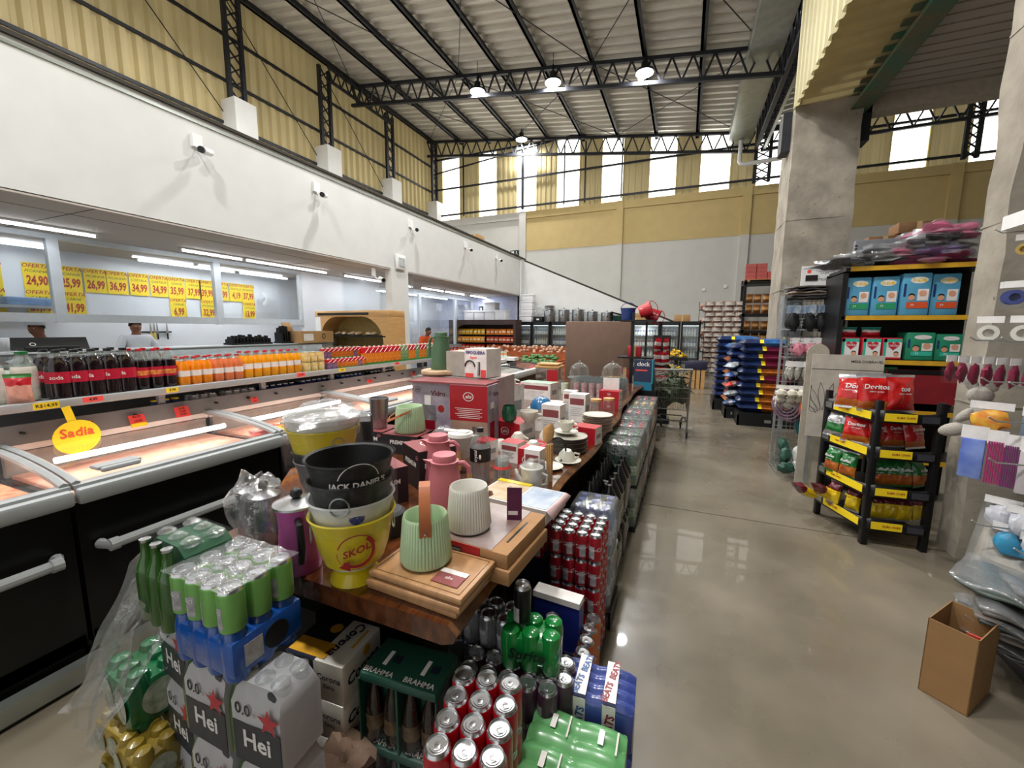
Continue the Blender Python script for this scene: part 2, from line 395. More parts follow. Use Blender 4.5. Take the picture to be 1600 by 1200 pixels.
for i, yy in enumerate((-1.5, 5.5, 12.7, 17.5)):
    t = MB(); truss(t, (-11.7, yy, roofz(-11.7) - .15), (1.9, yy, roofz(1.9) - .15), .62, 26, .075)
    t.bar((2.1, yy, 8.5), (9, yy, 9.2), .09, m_steel); 
    if yy > 15: truss(t, (2.1, yy, 8.45), (12, yy, 8.6), .6, 18, .07)
    struct(t.build('trim_%d' % (i + 21)))
# valley gutter and girder
gt = MB(); gt.box(1.1, 1.75, 4, 17.9, 8.22, 8.26, m_galv); gt.box(1.06, 1.1, 4, 17.9, 8.22, 8.66, m_galv); gt.box(1.75, 1.8, 4, 17.9, 8.22, 8.66, m_galv)
gut = struct(gt.build('trim_30'))
dp = MB(); dp.tube([(1.45, 17.3, 8.2), (1.45, 17.3, 7.5), (1.5, 17.3, 7.42), (1.6, 17.3, 7.38), (3.3, 17.3, 7.45)], .07, m_white); dp.build('downpipe', gut)
t = MB()
for x in (1.95, 2.2): truss(t, (x, 4, 8.75), (x, 17.6, 8.75), .85, 26, .08)
for k in range(30): t.bar((1.95, 4 + k * .45, 7.9), (2.2, 4 + k * .45, 7.9), .03, m_steel)
t.box(2.16, 2.24, 4, 17.6, 7.84, 7.9, m_galv); struct(t.build('trim_31'))
t = MB(); lattice(t, 2.2, 17.6, 6.8, 8.4, .45, 'x', 6); struct(t.build('trim_32'))
t = MB(); lattice(t, 7.7, 17.6, 6.8, 8.4, .3, 'x', 6); struct(t.build('trim_33'))
# --- mezzanine over the butcher's counter
mz = MB(); mz.box(-6.15, -6, -5, 15.5, 2.89, 4.3, m_wall); mz.box(-6.2, -5.96, -5, 15.6, 4.3, 4.34, m_joint); mz.box(-6.02, -5.985, -5, 15.6, 4.22, 4.25, m_galv)
mz.box(-11.8, -6.1, -5, 15.5, 3.05, 3.2, m_soffit)
wm = struct(mz.build('wall_mezzanine'))
sf = MB(); sf.box(-11.8, -6, -5, 15.5, 2.87, 2.9, m_soffit)
for y in (-1, 2.55, 6.1, 9.65, 13.2): sf.box(-10, -6, y, y + .012, 2.868, 2.87, m_joint)
sf.box(-6.55, -6.54, -5, 15.5, 2.868, 2.87, m_joint)
struct(sf.build('ceiling_soffit'))
st = MB(); st.add([(-6.15, 15.5, 0), (-.3, 15.5, 0), (-.3, 15.5, 1.8), (-6.15, 15.5, 4.3)] + [(-6.15, 15.62, 0), (-.3, 15.62, 0), (-.3, 15.62, 1.8), (-6.15, 15.62, 4.3)],
    [(0, 1, 2, 3), (7, 6, 5, 4), (3, 2, 6, 7), (1, 5, 6, 2)], m_wall)
st.bar((-6.15, 15.56, 4.33), (-.3, 15.56, 1.83), .07, m_joint); st.box(-6.17, -5.98, 15.3, 15.62, 0, 4.3, m_wall)
struct(st.build('wall_stair'))
struct(MB().box(-6.15, -5.98, 7.45, 8.05, 0, 2.9, m_wall).build('trim_40'))
bw = MB(); bw.box(-9.95, -9.8, -5, 9, 0, 2.89, m_tile); bw.box(-9.8, -8.2, 8.9, 9, 0, 2.89, m_tile)
struct(bw.build('wall_butchery'))
bw = MB(); bw.box(-9.95, -9.8, 9, 15.5, 0, 2.89, m_tile); bw.box(-9.8, -6.1, 15.3, 15.45, 0, 2.89, mat('bluish_white_paint', 'c9cfe6', .8))
struct(bw.build('wall_bakery'))
# glazed screen above the counter
def screen(n, ys, zb, zt, x=-8.2):
    w = struct(MB().box(x - .004, x + .004, ys[0], ys[-1], zb, zt, m_glass).build('window_%d' % n)); f = MB()
    f.box(x - .04, x + .04, ys[0], ys[-1], zb - .12, zb, m_frame); f.box(x - .04, x + .04, ys[0], ys[-1], zt, 2.88, m_frame)
    for y in ys: f.box(x - .046, x + .046, y - .06, y + .06, zb - .126, 2.86, m_frame)
    f.build('window_frame', w)
screen(20, (-.2, 1.45, 2.97, 5.15, 7.0), 1.78, 2.8)
screen(21, (9.6, 11.6, 13.9, 15.3), 1.0, 2.7)
# side partition and white side hall between screen and column
struct(MB().box(-8.2, -6.0, 8.2, 8.26, 1.75, 2.89, m_glass).build('window_22'))
struct(MB().box(-8.25, -8.15, 7, 9.6, 0, 2.88, m_tile).build('wall_partition'))
# --- right: concrete pillars, slab, hanging sheet
pl = MB(); 
def rough_col(x0, x1, y0, y1, z1, seed, top=0):
    mb = MB(); n = 44; k = 8
    def ring(z):
        P = []
        for (ax, ay), (bx, by) in zip(((x0, y0), (x1, y0), (x1, y1), (x0, y1)), ((x1, y0), (x1, y1), (x0, y1), (x0, y0))):
            for i in range(k):
                t = i / k; px, py = ax + (bx - ax) * t, ay + (by - ay) * t; q = noise.noise(Vector((px * 3, py * 3, z * 3 + seed))); e = .02 if i == 0 else .007
                P.append((px + q * e, py + noise.noise(Vector((px * 4, z * 5, seed))) * e, z))
        return P
    vs = []
    for j in range(n + 1): vs += ring(z1 * j / n)
    m = 4 * k; fs = [(j * m + i, j * m + (i + 1) % m, (j + 1) * m + (i + 1) % m, (j + 1) * m + i) for j in range(n) for i in range(m)]
    mb.add(vs, fs, m_conc); mb.add(vs[-m:], [list(range(m))], m_conc)
    for z in (1.1, 2.3, 3.5): mb.box(x0 - .006, x1 + .006, y0 - .006, y1 + .006, z, z + .012, m_conc)
    return mb
p1 = struct(rough_col(1.53, 2.47, 8.78, 9.7, 5.37, 1).build('wall_pillar_middle'))
b = MB(); b.box(1.39, 1.53, 8.98, 9.31, 4.73, 5.37, m_steel); b.build('steel_bracket', p1); b = MB(); b.box(2.47, 2.64, 8.98, 9.31, 4.73, 5.37, m_steel); b.build('steel_bracket', p1)
p2 = struct(rough_col(1.86, 2.6, 3.72, 3.98, 5.4, 5).build('wall_pillar_near'))
sl = MB(); sl.box(2.6, 11, -4, 9.2, 5.39, 5.6, mat('grey_deck_soffit', 'b4b1ab', .7, var=.06, scale=1, stretch=(.3, 12, 1), bump=.3, bscale=4))
for k in range(65): sl.box(2.6, 11, -3.9 + k * .2, -3.9 + k * .2 + .016, 5.38, 5.39, m_conc)
slab = struct(sl.build('ceiling_slab'))
MB().box(2.53, 11, 8.98, 9.25, 5.16, 5.46, mat('cream_beam', 'b9b2a4', .8)).build('edge_beam', slab)
gb = MB(); gb.box(2.29, 2.55, -4, 9.2, 5.4, 5.43, m_green); gb.box(2.4, 2.45, -4, 9.2, 5.19, 5.43, m_green); gb.box(2.29, 2.55, -4, 9.2, 5.16, 5.2, m_green); gb.build('green_beam', slab)
aw = MB(); vs = []; k = 0; yy = -4
pts = []
while yy < 8.8:
    for q, w in ((0, 0), (.3, 0), (.45, 1), (.85, 1)): pts.append((yy + q * .26, w))
    yy += .26
sheet(aw, (1.54, -4), (1.54, 8.8), 5.3, 8.7, .26, -.05, m_clad2, (1, 0))
vs = []
for yy, w in pts: vs += [(1.54, yy, 5.35 + w * .05), (2.42, yy, 5.4 + w * .05)]
aw.add(vs, [(2 * i, 2 * i + 1, 2 * i + 3, 2 * i + 2) for i in range(len(pts) - 1)], m_clad)
struct(aw.build('wall_hanging_sheet', smooth=0))
struct(MB().box(14, 14.2, -5, 18, 0, 10.4, m_wall).build('wall_light_block_right'))  # unseen wall, put in so no light enters from the right

# --- lamps
used = []
lm = thing('high_bay_lamp', '', 'lamp'); 
mb = MB(); mb.lathe([(.02, .5), (.03, .3), (.09, .28), (.1, .12), (.24, .06), (.25, 0)], m_dark, 24); mb.build('housing', lm)
mb = MB(); mb.disc(.23, m_lampg, T(0, 0, -.005)); mb.lathe([(.23, -.005), (.15, -.04), (0, -.05)], m_lampg, 20); mb.build('lens', lm)
mb = MB(); mb.tube([(0, 0, .5), (0, 0, .9)], .008, m_dark, 5); mb.build('cord', lm)
LL = ['round high bay lamp under the near roof truss, left of its three', 'round high bay lamp under the near roof truss, middle of its three', 'round high bay lamp under the near roof truss, right of its three', 'round high bay lamp hanging by the far truss over the windows']
for i, (x, y) in enumerate(LAMPS[:4]):
    place(lm, used, (x, y, LAMPZ[i] - .1), 0, LL[i], 'high bay roof lamps')
def tubelamp(x, y0, y1, z, lab):
    o = thing('tube_lamp', lab, 'lamp', (x, y0, z), 0, 'tube lamps over the counter')
    L = y1 - y0; MB().box(-.03, .03, 0, L, .02, .045, m_white).build('fitting', o)
    MB().tube([(0, .02, 0), (0, L - .02, 0)], .016, m_tube, 8).build('tube', o)
    e = MB(); e.box(-.02, .02, 0, .03, -.02, .03, m_white); e.box(-.02, .02, L - .03, L, -.02, .03, m_white); e.build('end_cap', o)
for i, (y0, y1, s) in enumerate(((2.0, 3.19, 'above the left glass panel'), (4.18, 5.21, 'before the pair over the middle window'), (5.23, 7.13, 'long one next to the middle window pair'), (7.6, 8.9, 'beside the white column, on its near side'),
        (9.2, 9.95, 'short one just past the white column'), (10.7, 12.0, 'past the column, near one of a joined pair'), (12.05, 13.4, 'past the column, far one of a joined pair'), (13.8, 16.0, 'farthest under the mezzanine'))):
    tubelamp(-7.5, y0, min(y1, 15.2), 2.82, 'bright white ceiling tube, ' + s)
for i, (y0, y1, s) in enumerate(((2.6, 3.4, 'at the left window'), (4.4, 6.2, 'over the yellow price posters'), (6.25, 7.5, 'right of the price posters'), (9.7, 11.5, 'in the bakery room, nearer'), (11.6, 15, 'in the bakery room, farther'))):
    tubelamp(-9.2, y0, y1, 2.8, 'bright white tube behind the glass ' + s)
# --- wall cameras, emergency light, signs
used = []
sc = thing('security_camera', '', 'camera')
mb = MB(); mb.box(0, .05, -.06, .06, .06, .22, m_white); mb.build('junction_box', sc)
mb = MB(); mb.tube([(.03, 0, .06), (.1, 0, 0), (.16, 0, 0)], .012, m_white, 6); mb.build('bracket', sc)
mb = MB(); mb.tube([(.12, .1, .02), (.25, -.08, -.03)], .045, m_white, 10); mb.tube([(.24, -.075, -.028), (.262, -.105, -.034)], .04, m_dark, 10); mb.build('camera_body', sc)
for (y, z, s) in ((3.66, 3.85, 'nearest on the mezzanine wall'), (5.54, 3.85, 'second along the mezzanine wall'), (8.2, 3.85, 'third along the mezzanine wall, above the column'), (10.8, 3.85, 'fourth along the mezzanine wall'), (12.9, 3.87, 'fifth and last along the mezzanine wall')):
    place(sc, used, (-6, y, z), 0, 'small white security camera, ' + s, 'cameras on the mezzanine wall')
dup(sc, (-6.1, 7.0, 2.62), .4, 'white security camera under the soffit beside the white column', 'cameras on the mezzanine wall')
el = thing('emergency_light', 'white wall box at the top of the white column', 'light', (-5.98, 7.75, 3.02))
MB().box(0, .06, -.16, .16, -.12, .2, m_white, bv=.015).build('body', el)
MB().box(.06, .075, -.1, .1, -.05, .13, mat('dull_lens', 'b9c0c0', .2)).build('lens', el)
def picto(loc, rz, w, h, lab):
    o = thing('exit_sign', lab, 'sign', loc, rz); MB().box(-w / 2, w / 2, -.01, .01, -h / 2, h / 2, mat('sign_green_black', '16241c', .5)).build('plate', o)
    mb = MB(); mw = mat('sign_white', 'e8efe8', .5); mb.box(-w * .4, -w * .08, -.014, -.01, -h * .35, h * .35, mw); mb.disc(h * .1, mw, T(w * .2, -.014, h * .22, PI / 2), 10)
    mb.bar((w * .2, -.013, h * .1), (w * .1, -.013, -h * .3), .04, mw, .004); mb.bar((w * .2, -.013, h * .1), (w * .36, -.013, -h * .2), .04, mw, .004); mb.build('pictogram', o)
picto((-7.35, 17.86, 5.0), 0, .42, .28, 'small dark exit sign on the far wall beside the pilaster')
picto((-7.7, 15.28, 2.35), 0, .3, .3, 'small square dark green sign on the bluish wall above the foam boxes')
# conduit drop on the mezzanine corner
tag(MB().tube([(-5.97, 15.1, 4.2), (-5.97, 15.1, 2.7)], .03, m_white, 6).build('conduit'), 'thin white conduit running down the end corner of the mezzanine wall', 'conduit')

struct(MB().box(1.5, 11, -4.3, -4.1, 0, 5.6, m_conc).build('wall_light_block_front'))  # wall out of view, added to keep daylight off the right side
struct(MB().box(11, 11.2, -4.3, 9.2, 0, 5.6, m_conc).build('wall_light_block_side'))  # also unseen, added to cut the light coming in under the slab
# ================================================================ FREEZER ISLAND
m_gtrim = mat('grey_bumper_plastic', '9fa3a4', .45, var=.04)
m_grail = mat('grey_price_rail', '8b8d90', .5, var=.05)
m_fblack = mat('freezer_black_panel', '09090b', .35, var=.2)
m_finner = mat('frozen_meat_trays', 'c98a72', .6, col2='dba994', scale=9, bump=.4, bscale=30)
m_finner2 = mat('frozen_goods_mixed', 'c9482c', .5, col2='d9a37a', scale=14, bump=.5, bscale=30)
m_redtag = mat('red_price_tag', 'f0504c', .6, var=.03); m_ytag = mat('yellow_price_tag', 'f2d21c', .6, var=.03)
m_ink = mat('black_ink', '1a1512', .7); m_rink = mat('dark_red_ink', 'a3261c', .7)
m_lid = film('freezer_lid_glass', (.93, .94, .95), .07, .02, 2, .03, .16, .1)
m_ftube = emis('freezer_light_strip', 'fff3e6', 7)
def lidz(t): return .885 + .085 * math.sin(t * PI * .5) ** .8      # curved lid, t 0 front .. 1 back
def freezer(y0, y1, lab, light=True, inner=m_finner, x0=-2.5, D=.78, handle=True):
    o = thing('chest_freezer', lab, 'freezer', (x0, y0, 0), 0, 'chest freezers in a row'); L = y1 - y0
    mb = MB(); mb.box(-D, -.03, .004, L - .004, .1, .8, m_fblack); mb.box(-D, -.08, .004, L - .004, 0, .1, m_dark); mb.build('body', o)
    mb = MB(); mb.box(-.02, .035, .0, L, .8, .875, m_gtrim, bv=.015); mb.box(-.06, 0, 0, L, .865, .888, m_gtrim); mb.build('bumper_rail', o)
    mb = MB(); mb.box(-D + .04, -.07, .03, L - .03, .8, .815, inner); 
    for k in range(int(L / .035)):
        yy = .05 + k * .035; mb.box(-.13 - .02 * (k % 3), -.1, yy, yy + .022, .815, .84, m_white if k % 9 == 0 else inner)
    mb.build('frozen_goods', o)
    MB().box(-D - .02, -D + .02, .02, L - .02, .8, .935, mat('freezer_inner_wall', 'a09a94', .5)).build('inner_wall', o)
    mb = MB(); N = 10; mb.grid(lambda u, v: (-.03 - v * (D - .05), .03 + u * (L - .06), lidz(v)), 1, N, m_lid); mb.build('lid_glass', o)
    for yy in (.015, L - .015):
        mb = MB(); mb.tube([(-.02 - (D - .04) * q / N, yy, lidz(q / N) + .004) for q in range(N + 1)], .018, m_gtrim, 6); mb.build('lid_frame', o)
    mb = MB(); mb.box(-D - .03, -D + .02, 0, L, .93, .972, m_white); mb.build('back_ledge', o)
    if light:
        MB().tube([(-.45, .1, .915), (-.45, L - .08, .915)], .016, m_ftube, 8).build('light_tube', o)
        area('freezer_light', (x0 - .45, (y0 + y1) / 2, .9), .04, .8 * L, (1, .88, .8), 'RECTANGLE', L - .15)
    if handle:
        h = MB(); h.tube([(-.02, .07, .575), (.045, .08, .575), (.045, L - .08, .575), (-.02, L - .07, .575)], .024, m_gtrim, 10)
        h.tube([(.045, .075, .575), (.045, .11, .575)], .03, m_gtrim, 10); h.tube([(.045, L - .11, .575), (.045, L - .075, .575)], .03, m_gtrim, 10); h.build('bumper_handle', o)
        h = MB(); h.box(-.17, -.09, .12, .3, .905, .925, m_gtrim, bv=.008); h.box(-.1, -.07, .13, .29, .895, .92, m_gtrim, bv=.01); h.build('lid_handle', o)
    mb = MB(); mb.box(-.035, -.03, 0.01, L - .01, .1, .16, mat('kick_grille', '2a2a2c', .5)); mb.box(-.03, .01, 0, L, .02, .035, m_gtrim); mb.build('kick_strip', o)
    return o
freezer(-1.3, .86, 'nearest black chest freezer, cut by the left photo edge, with orange frozen goods', inner=m_finner2)
freezer(.87, 1.9, 'black chest freezer with pale pink frozen trays, second from the left photo edge')
freezer(1.91, 2.95, 'black chest freezer behind the ice buckets with red and yellow bags on its trays')
freezer(2.96, 4.4, 'black chest freezer behind the silver tumbler, before the dark green jug')
# floor guard rail
tag(MB().box(-2.46, -2.4, -1.4, 4.4, 0.02, .1, m_galv).build('floor_rail'), 'bright metal guard strip on the floor along the black freezers', 'rail')
# second island beyond
m_fwhite = mat('white_lid_frame', 'dfe2e2', .4)
def freezer_far(x0, x1, y0, y1, lab):
    o = thing('chest_freezer', lab, 'freezer', (x1, y0, 0), 0, 'chest freezers in a row'); D = x1 - x0; L = y1 - y0
    mb = MB(); mb.box(-D, 0, 0, L, 0, .8, m_fblack); mb.build('body', o)
    mb = MB(); mb.box(-D, .03, -.02, .05, .8, .9, m_fwhite, bv=.01); mb.box(-.05, .03, 0, L, .8, .9, m_fwhite, bv=.01); mb.box(-D, -D + .08, 0, L, .8, .9, m_fwhite); mb.build('top_frame', o)
    mb = MB(); mb.box(-D + .08, -.05, .05, L, .80, .81, mat('freezer_grey_goods', 'a9a598', .5, scale=6, col2='6c6a60')); mb.build('frozen_goods', o)
    for k in range(3):
        mb = MB(); a = .06 + k * (L - .1) / 3; b = a + (L - .1) / 3 - .03
        mb.grid(lambda u, v: (-.05 - u * (D - .12), a + v * (b - a), .9 + .05 * math.sin(u * PI)), 8, 1, m_lid); mb.build('lid_glass', o)
        mb = MB(); mb.tube([(-.05 - u / 8 * (D - .12), b, .905 + .05 * math.sin(u / 8 * PI)) for u in range(9)], .014, m_dark, 5); mb.build('lid_frame', o)
freezer_far(-3.3, -2.45, 4.5, 7.6, 'white topped chest freezer behind the popcorn pot box')

# ================================================================ GONDOLA SHELF OVER THE FREEZERS
sh = thing('gondola_shelf', 'grey metal shelf unit behind the freezers carrying drinks and juice cartons', 'shelf', (-3.3, .85, 0))
mb = MB(); mb.box(-.62, -.56, 0, 3.95, 0, 1.3, m_grail); mb.build('back_panel', sh)
mb = MB(); mb.box(-.56, .13, 0, 3.95, 1.165, 1.195, m_galv); mb.box(.1, .15, -.02, 3.97, 1.155, 1.2, m_gtrim, bv=.006); mb.build('shelf_board', sh)
mb = MB(); mb.box(-.56, .0, 0, 3.95, .955, .975, m_dark); mb.build('lower_board', sh)
mb = MB(); mb.add([(0.0, 0, 1.07), (.045, 0, .97), (.045, 3.95, .97), (0.0, 3.95, 1.07), (-.02, 0, 1.07), (-.02, 3.95, 1.07)], [(0, 1, 2, 3), (4, 0, 3, 5)], m_grail)
for k in range(16): mb.tube([(.02, .12 + k * .25, 1.03), (.05, .12 + k * .25, 1.03)], .008, m_dark, 6)
mb.build('price_rail', sh)
mb = MB(); mb.box(-1.2, -.62, 0, 3.95, 1.26, 1.285, m_galv); mb.build('rear_shelf_board', sh)
for y in (.02, .8, 1.55, 2.3, 3.1, 3.9):
    MB().box(-.05, -.02, y - .02, y + .02, .97, 1.17, m_grail).build('upright', sh)
# price tags clipped on the rails
def tagcard(x, y, z, w, h, col, s, lab, tilt=.35, rows=2):
    o = thing('price_tag', lab, 'price tag', (x, y, z), 0, 'price tags along the freezer rail')
    MB().box(-.001, .001, -w / 2, w / 2, -h / 2, h / 2, col).build('card', o, rot=(0, -tilt, 0))
    t = MB()
    for r in range(rows): t.text(s[r % len(s)], h * .72 / rows, m_ink, T(.003, 0, h * (.28 - .56 * r / max(1, rows - 1)) if rows > 1 else 0, PI / 2, 0, PI / 2), bold=.01)
    t.build('lettering', o, rot=(0, -tilt, 0))
tagcard(-3.13, 1.03, 1.18, .1, .035, m_ytag, ['R$14,99'], 'yellow price tag on the upper shelf edge beside the hanging round sign', 0, 1)
tagcard(-3.13, 1.22, 1.185, .09, .03, m_redtag, ['4,49'], 'small red price tag on the shelf edge under the grape bottles', 0, 1)
tagcard(-3.13, 1.62, 1.185, .07, .03, m_ytag, ['9,99'], 'small yellow price tag on the shelf edge under the red capped bottles', 0, 1)
tagcard(-3.13, 2.62, 1.185, .08, .035, m_redtag, ['5,79'], 'red price tag on the shelf edge below the yellow tins', 0, 1)
tagcard(-3.13, 3.1, 1.185, .09, .03, m_ytag, ['3,49'], 'yellow price tag on the shelf edge below the juice cartons', 0, 1)
tagcard(-3.13, 3.95, 1.185, .08, .03, m_redtag, ['3,29'], 'red price tag on the shelf edge near the far end of the cartons', 0, 1)
for y, w, h, s, lab in ((1.21, .085, .07, ['R$18,99', 'R$17,90'], 'red price card just right of the hanging round sign'), (1.46, .085, .055, ['23,99', '19,99'], 'red price card over a yellow strip, middle of the near rail'),
        (1.72, .09, .075, ['16,99', '15,49', '14,99'], 'largest red price card on the rail, three lines'), (2.25, .06, .045, ['9,98', '8,90'], 'small red price card on the rail behind the white bucket'), (3.6, .08, .04, ['12,9'], 'small red price card on the rail left of the dark green jug'), (4.4, .08, .045, ['12,9'], 'farthest red price card on the rail')):
    tagcard(-3.235, y, 1.01, w, h, m_redtag, s, lab, .4, len(s) if len(s) < 3 else 3)
MB().box(-.001, .0025, -.042, .042, -.052, -.028, m_ytag).build('yellow_strip', [o for o in bpy.data.objects if o.get('label', '').startswith('red price card over')][0], rot=(0, -.4, 0))
# hanging round sign (mascot left out)
hs = thing('hanging_sign', 'round yellow hanging sign with red lettering, hung from the shelf on a strip', 'sign', (-3.1, 1.09, 1.165))
MB().box(0, .003, -.018, .018, -.13, 0, m_ytag).build('strip', hs, rot=(R_(12), 0, 0))
MB().disc(.095, m_ytag, T(.006, .03, -.175, 0, PI / 2, 0), 40, ry=.1).disc(.093, mat('sign_back', 'd8c020', .6), T(.002, .03, -.175, 0, PI / 2, 0), 40, ry=.1).build('disc', hs)
MB().text('Sadia', .07, mat('orange_red_ink', 'd8482a', .6), T(.009, .03, -.15, PI / 2, 0, PI / 2), bold=.015).build('lettering', hs)

# ---- bottles
def bottle_proto(name, liquid, cap, label, H=.3, R=.052, neck=.013, fill=.82, lab_z=(.28, .5), captxt=None, ribs=0, labm2=None):
    o = thing(name, '', 'bottle'); z = lambda f: f * H
    pr = [(R * .8, 0), (R * .97, .012), (R, .03), (R, z(.62)), (R * .93, z(.7)), (R * .6, z(.84)), (neck * 1.15, z(.93)), (neck, z(.97))]
    w = (lambda a, zz: 1 + ribs * math.sin(zz * 180)) if ribs else None
    mb = MB(); i = 0; ms = []
    for k in range(len(pr) - 1): ms.append(liquid if pr[k + 1][1] <= z(fill) + 1e-6 else m_jar)
    mb.lathe(pr, liquid, 18, None, ms, w); mb.build('bottle_body', o)
    mb = MB(); mb.lathe([(neck * 1.25, z(.945)), (neck * 1.25, z(1))], cap, 12); mb.build('cap', o)
    mb = MB(); mb.lathe([(R * 1.012, z(lab_z[0])), (R * 1.012, z(lab_z[1]))], label, 20)
    if labm2: mb.lathe([(R * 1.016, z(lab_z[0] + .06)), (R * 1.016, z(lab_z[1] - .08))], labm2, 20)
    if captxt: mb.text(captxt[0], captxt[1], captxt[2], T(0, 0, z(sum(lab_z) / 2), 0, 0, R_(55)), bend=R * 1.03, bold=.02)
    mb.build('label', o); return o
m_grape = mat('dark_grape_drink', '16080f', .12, coat=.6, var=.2); m_orange = mat('orange_drink', 'f08a12', .15, coat=.5, var=.08); m_pink = mat('pinkish_drink', 'e07a48', .15, coat=.5)
m_redcap = mat('red_cap', 'c01c28', .4); m_wlabel = mat('white_label_paper', 'e9e4e0', .5); m_rlabel = mat('crimson_label', 'b81838', .4, var=.1, scale=30); m_gcap = mat('green_cap', '1f6e3a', .4)
m_blackcap = mat('black_cap', '1b1b1f', .4); m_greenpet = mat('green_pet', '0c4428', .12, coat=.6); m_waterpet = mat('water_pet', '7d9bb8', .1, coat=.5, alpha=.6)
m_mlabel = mat('multicolour_label', 'c8284a', .5, col2='e8b83a', scale=60)
def row(proto, xs_, ys_, z, label, group):
    u = []
    for y in ys_:
        for x in xs_: place(proto, u, (x, y, z), random.uniform(-.3, .3), label, group)
Z1 = 1.195
u = bottle_proto('juice_bottle', mat('coconut_water', 'dcdad0', .3), m_gcap, m_wlabel, .27, .05, .02)
row(u, (-3.3,), (.90, 1.02), Z1, 'clear white bottle with green cap at the near end of the shelf', 'white green capped bottles')
grape = bottle_proto('grape_bottle', m_grape, m_blackcap, m_rlabel, .275, .055, .015, .84, (.33, .56), ('soda', .03, m_wlabel), .015)
row(grape, (-3.24, -3.38), (1.13, 1.205, 1.28, 1.355, 1.43), Z1, 'dark grape drink bottle with crimson band label on the shelf', 'dark grape drink bottles')
g2 = bottle_proto('grape_bottle', m_grape, m_redcap, m_rlabel, .265, .042, .013, .76, (.3, .55), None, 0, m_mlabel)
row(g2, (-3.24, -3.36), (1.51, 1.59, 1.67), Z1, 'slim dark bottle with red cap and colourful label on the shelf', 'dark red capped bottles')
ob = bottle_proto('orange_bottle', m_orange, m_redcap, m_wlabel, .2, .036, .013, .86, (.32, .52))
row(ob, (-3.22, -3.31), (1.745, 1.82, 1.895), Z1, 'orange drink bottle with red cap, near group beside the dark bottles', 'near orange bottles')
pk = bottle_proto('peach_bottle', m_pink, m_redcap, m_wlabel, .2, .036, .013, .86, (.32, .52))
row(pk, (-3.22, -3.31), (1.975, 2.05, 2.125), Z1, 'pinkish orange drink bottle standing between the two orange groups', 'peach drink bottles')
ob2 = bottle_proto('orange_bottle', mat('yellow_orange_drink', 'f0a014', .15, coat=.5), m_redcap, m_wlabel, .215, .036, .013, .86, (.35, .55))
row(ob2, (-3.22, -3.31), (2.205, 2.28, 2.355, 2.43, 2.505, 2.58, 2.655), Z1, 'yellow orange drink bottle with red cap, far group before the tins', 'far orange bottles')
# snack pouch at the near end
pch = thing('snack_pouch', 'red and pink snack pouch leaning at the near end of the shelf', 'pouch', (-3.19, .96, Z1))
def pillow(w, h, d, bands, M=None, crimp=.08, seed=0, wr=.12, nu=12, nv=16, mb=None):
    """upright bag: bands = [(v_upto, material)...] from bottom; w along x, h along z, d along y"""
    mb = mb or MB()
    def fm(u, v):
        for t, m in bands:
            if v <= t: return m
        return bands[-1][1]
    for s in (-1, 1):
        def fn(u, v):
            e = max(0, 1 - abs(2 * u - 1) ** 2.6) ** .5; q = min(v, 1 - v); f = min(1, max(0, (q - crimp) / .22)) ** .6 if q > crimp else 0
            x = (u - .5) * w * (1 - .10 * f * (1 - 0)); n = noise.noise(Vector((u * 5 + seed, v * 6, s * 3 + seed)))
            return (x, s * (d / 2 * e * f * (1 + wr * 2 * n) + .0015), v * h + .01 * n * f)
        mb.grid(fn, nu, nv, bands[0][1], fm)
    if M:
        mb.v = [tuple(M @ Vector(p)) for p in mb.v]
    return mb
pillow(.1, .16, .05, [(.6, mat('pouch_pink', 'd8a090', .35)), (.85, mat('pouch_red', 'b8202c', .3)), (1, mat('pouch_green', '3a7a3a', .3))], seed=3).build('pouch_bag', pch, rz=R_(60))
# small tins and cartons
m_tin = mat('yellow_tin_print', 'd9b03a', .4, col2='e9dcb0', scale=40)
tn = thing('food_tin', '', 'tin'); mb = MB(); mb.lathe([(.035, 0), (.036, .004), (.036, .086), (.035, .09), (.031, .088)], m_galv, 18, None, [m_galv, m_tin, m_galv, m_galv]); mb.build('tin_body', tn)
u = []
for x in (-3.21, -3.3):
    for y in (2.75, 2.83, 2.91):
        for z in (0, .092): place(tn, u, (x, y, Z1 + z), 0, 'small yellow printed tin stacked beside the juice cartons', 'yellow tins on the shelf')
m_cred = mat('carton_red', 'c4182a', .4, var=.06); m_cfr = mat('carton_fruit_print', 'e89a1c', .45, col2='b8481c', scale=45); m_cgr = mat('carton_green', '3f8f3c', .45, var=.1)
m_cpur = mat('carton_purple', '4a2a5a', .45, col2='9a7a9a', scale=40); m_cgreen = mat('carton_palegreen', '8cab78', .45, col2='4a7a4a', scale=30)
def carton(name, w, h, d, top, mid, low):
    o = thing(name, '', 'carton'); mb = MB(); mb.box(-d, 0, -w / 2, w / 2, 0, h * .14, low, bv=0); mb.box(-d, 0, -w / 2, w / 2, h * .14, h * .66, mid); mb.box(-d, 0, -w / 2, w / 2, h * .66, h * .97, top); mb.build('carton_box', o)
    st = MB(); st.bar((.0012, -w * .4, h * .68), (.0012, w * .38, h * .93), w * .16, m_wlabel, .002); st.build('stripe', o)
    c = MB(); c.lathe([(.011, 0), (.011, .012)], m_wlabel, 8, T(-d / 2, 0, h * .97)); c.build('cap', o); return o
big = carton('juice_carton', .074, .2, .06, m_cred, m_cfr, m_cgr); gr = carton('juice_carton', .074, .2, .06, m_cgreen, m_cgreen, m_cgr)
sm = carton('juice_carton', .055, .1, .045, m_cred, m_cfr, m_cgr); smp = carton('juice_carton', .055, .1, .045, m_cred, m_cpur, m_cpur)
ub, ug, us, up = [], [], [], []
y = 3.5
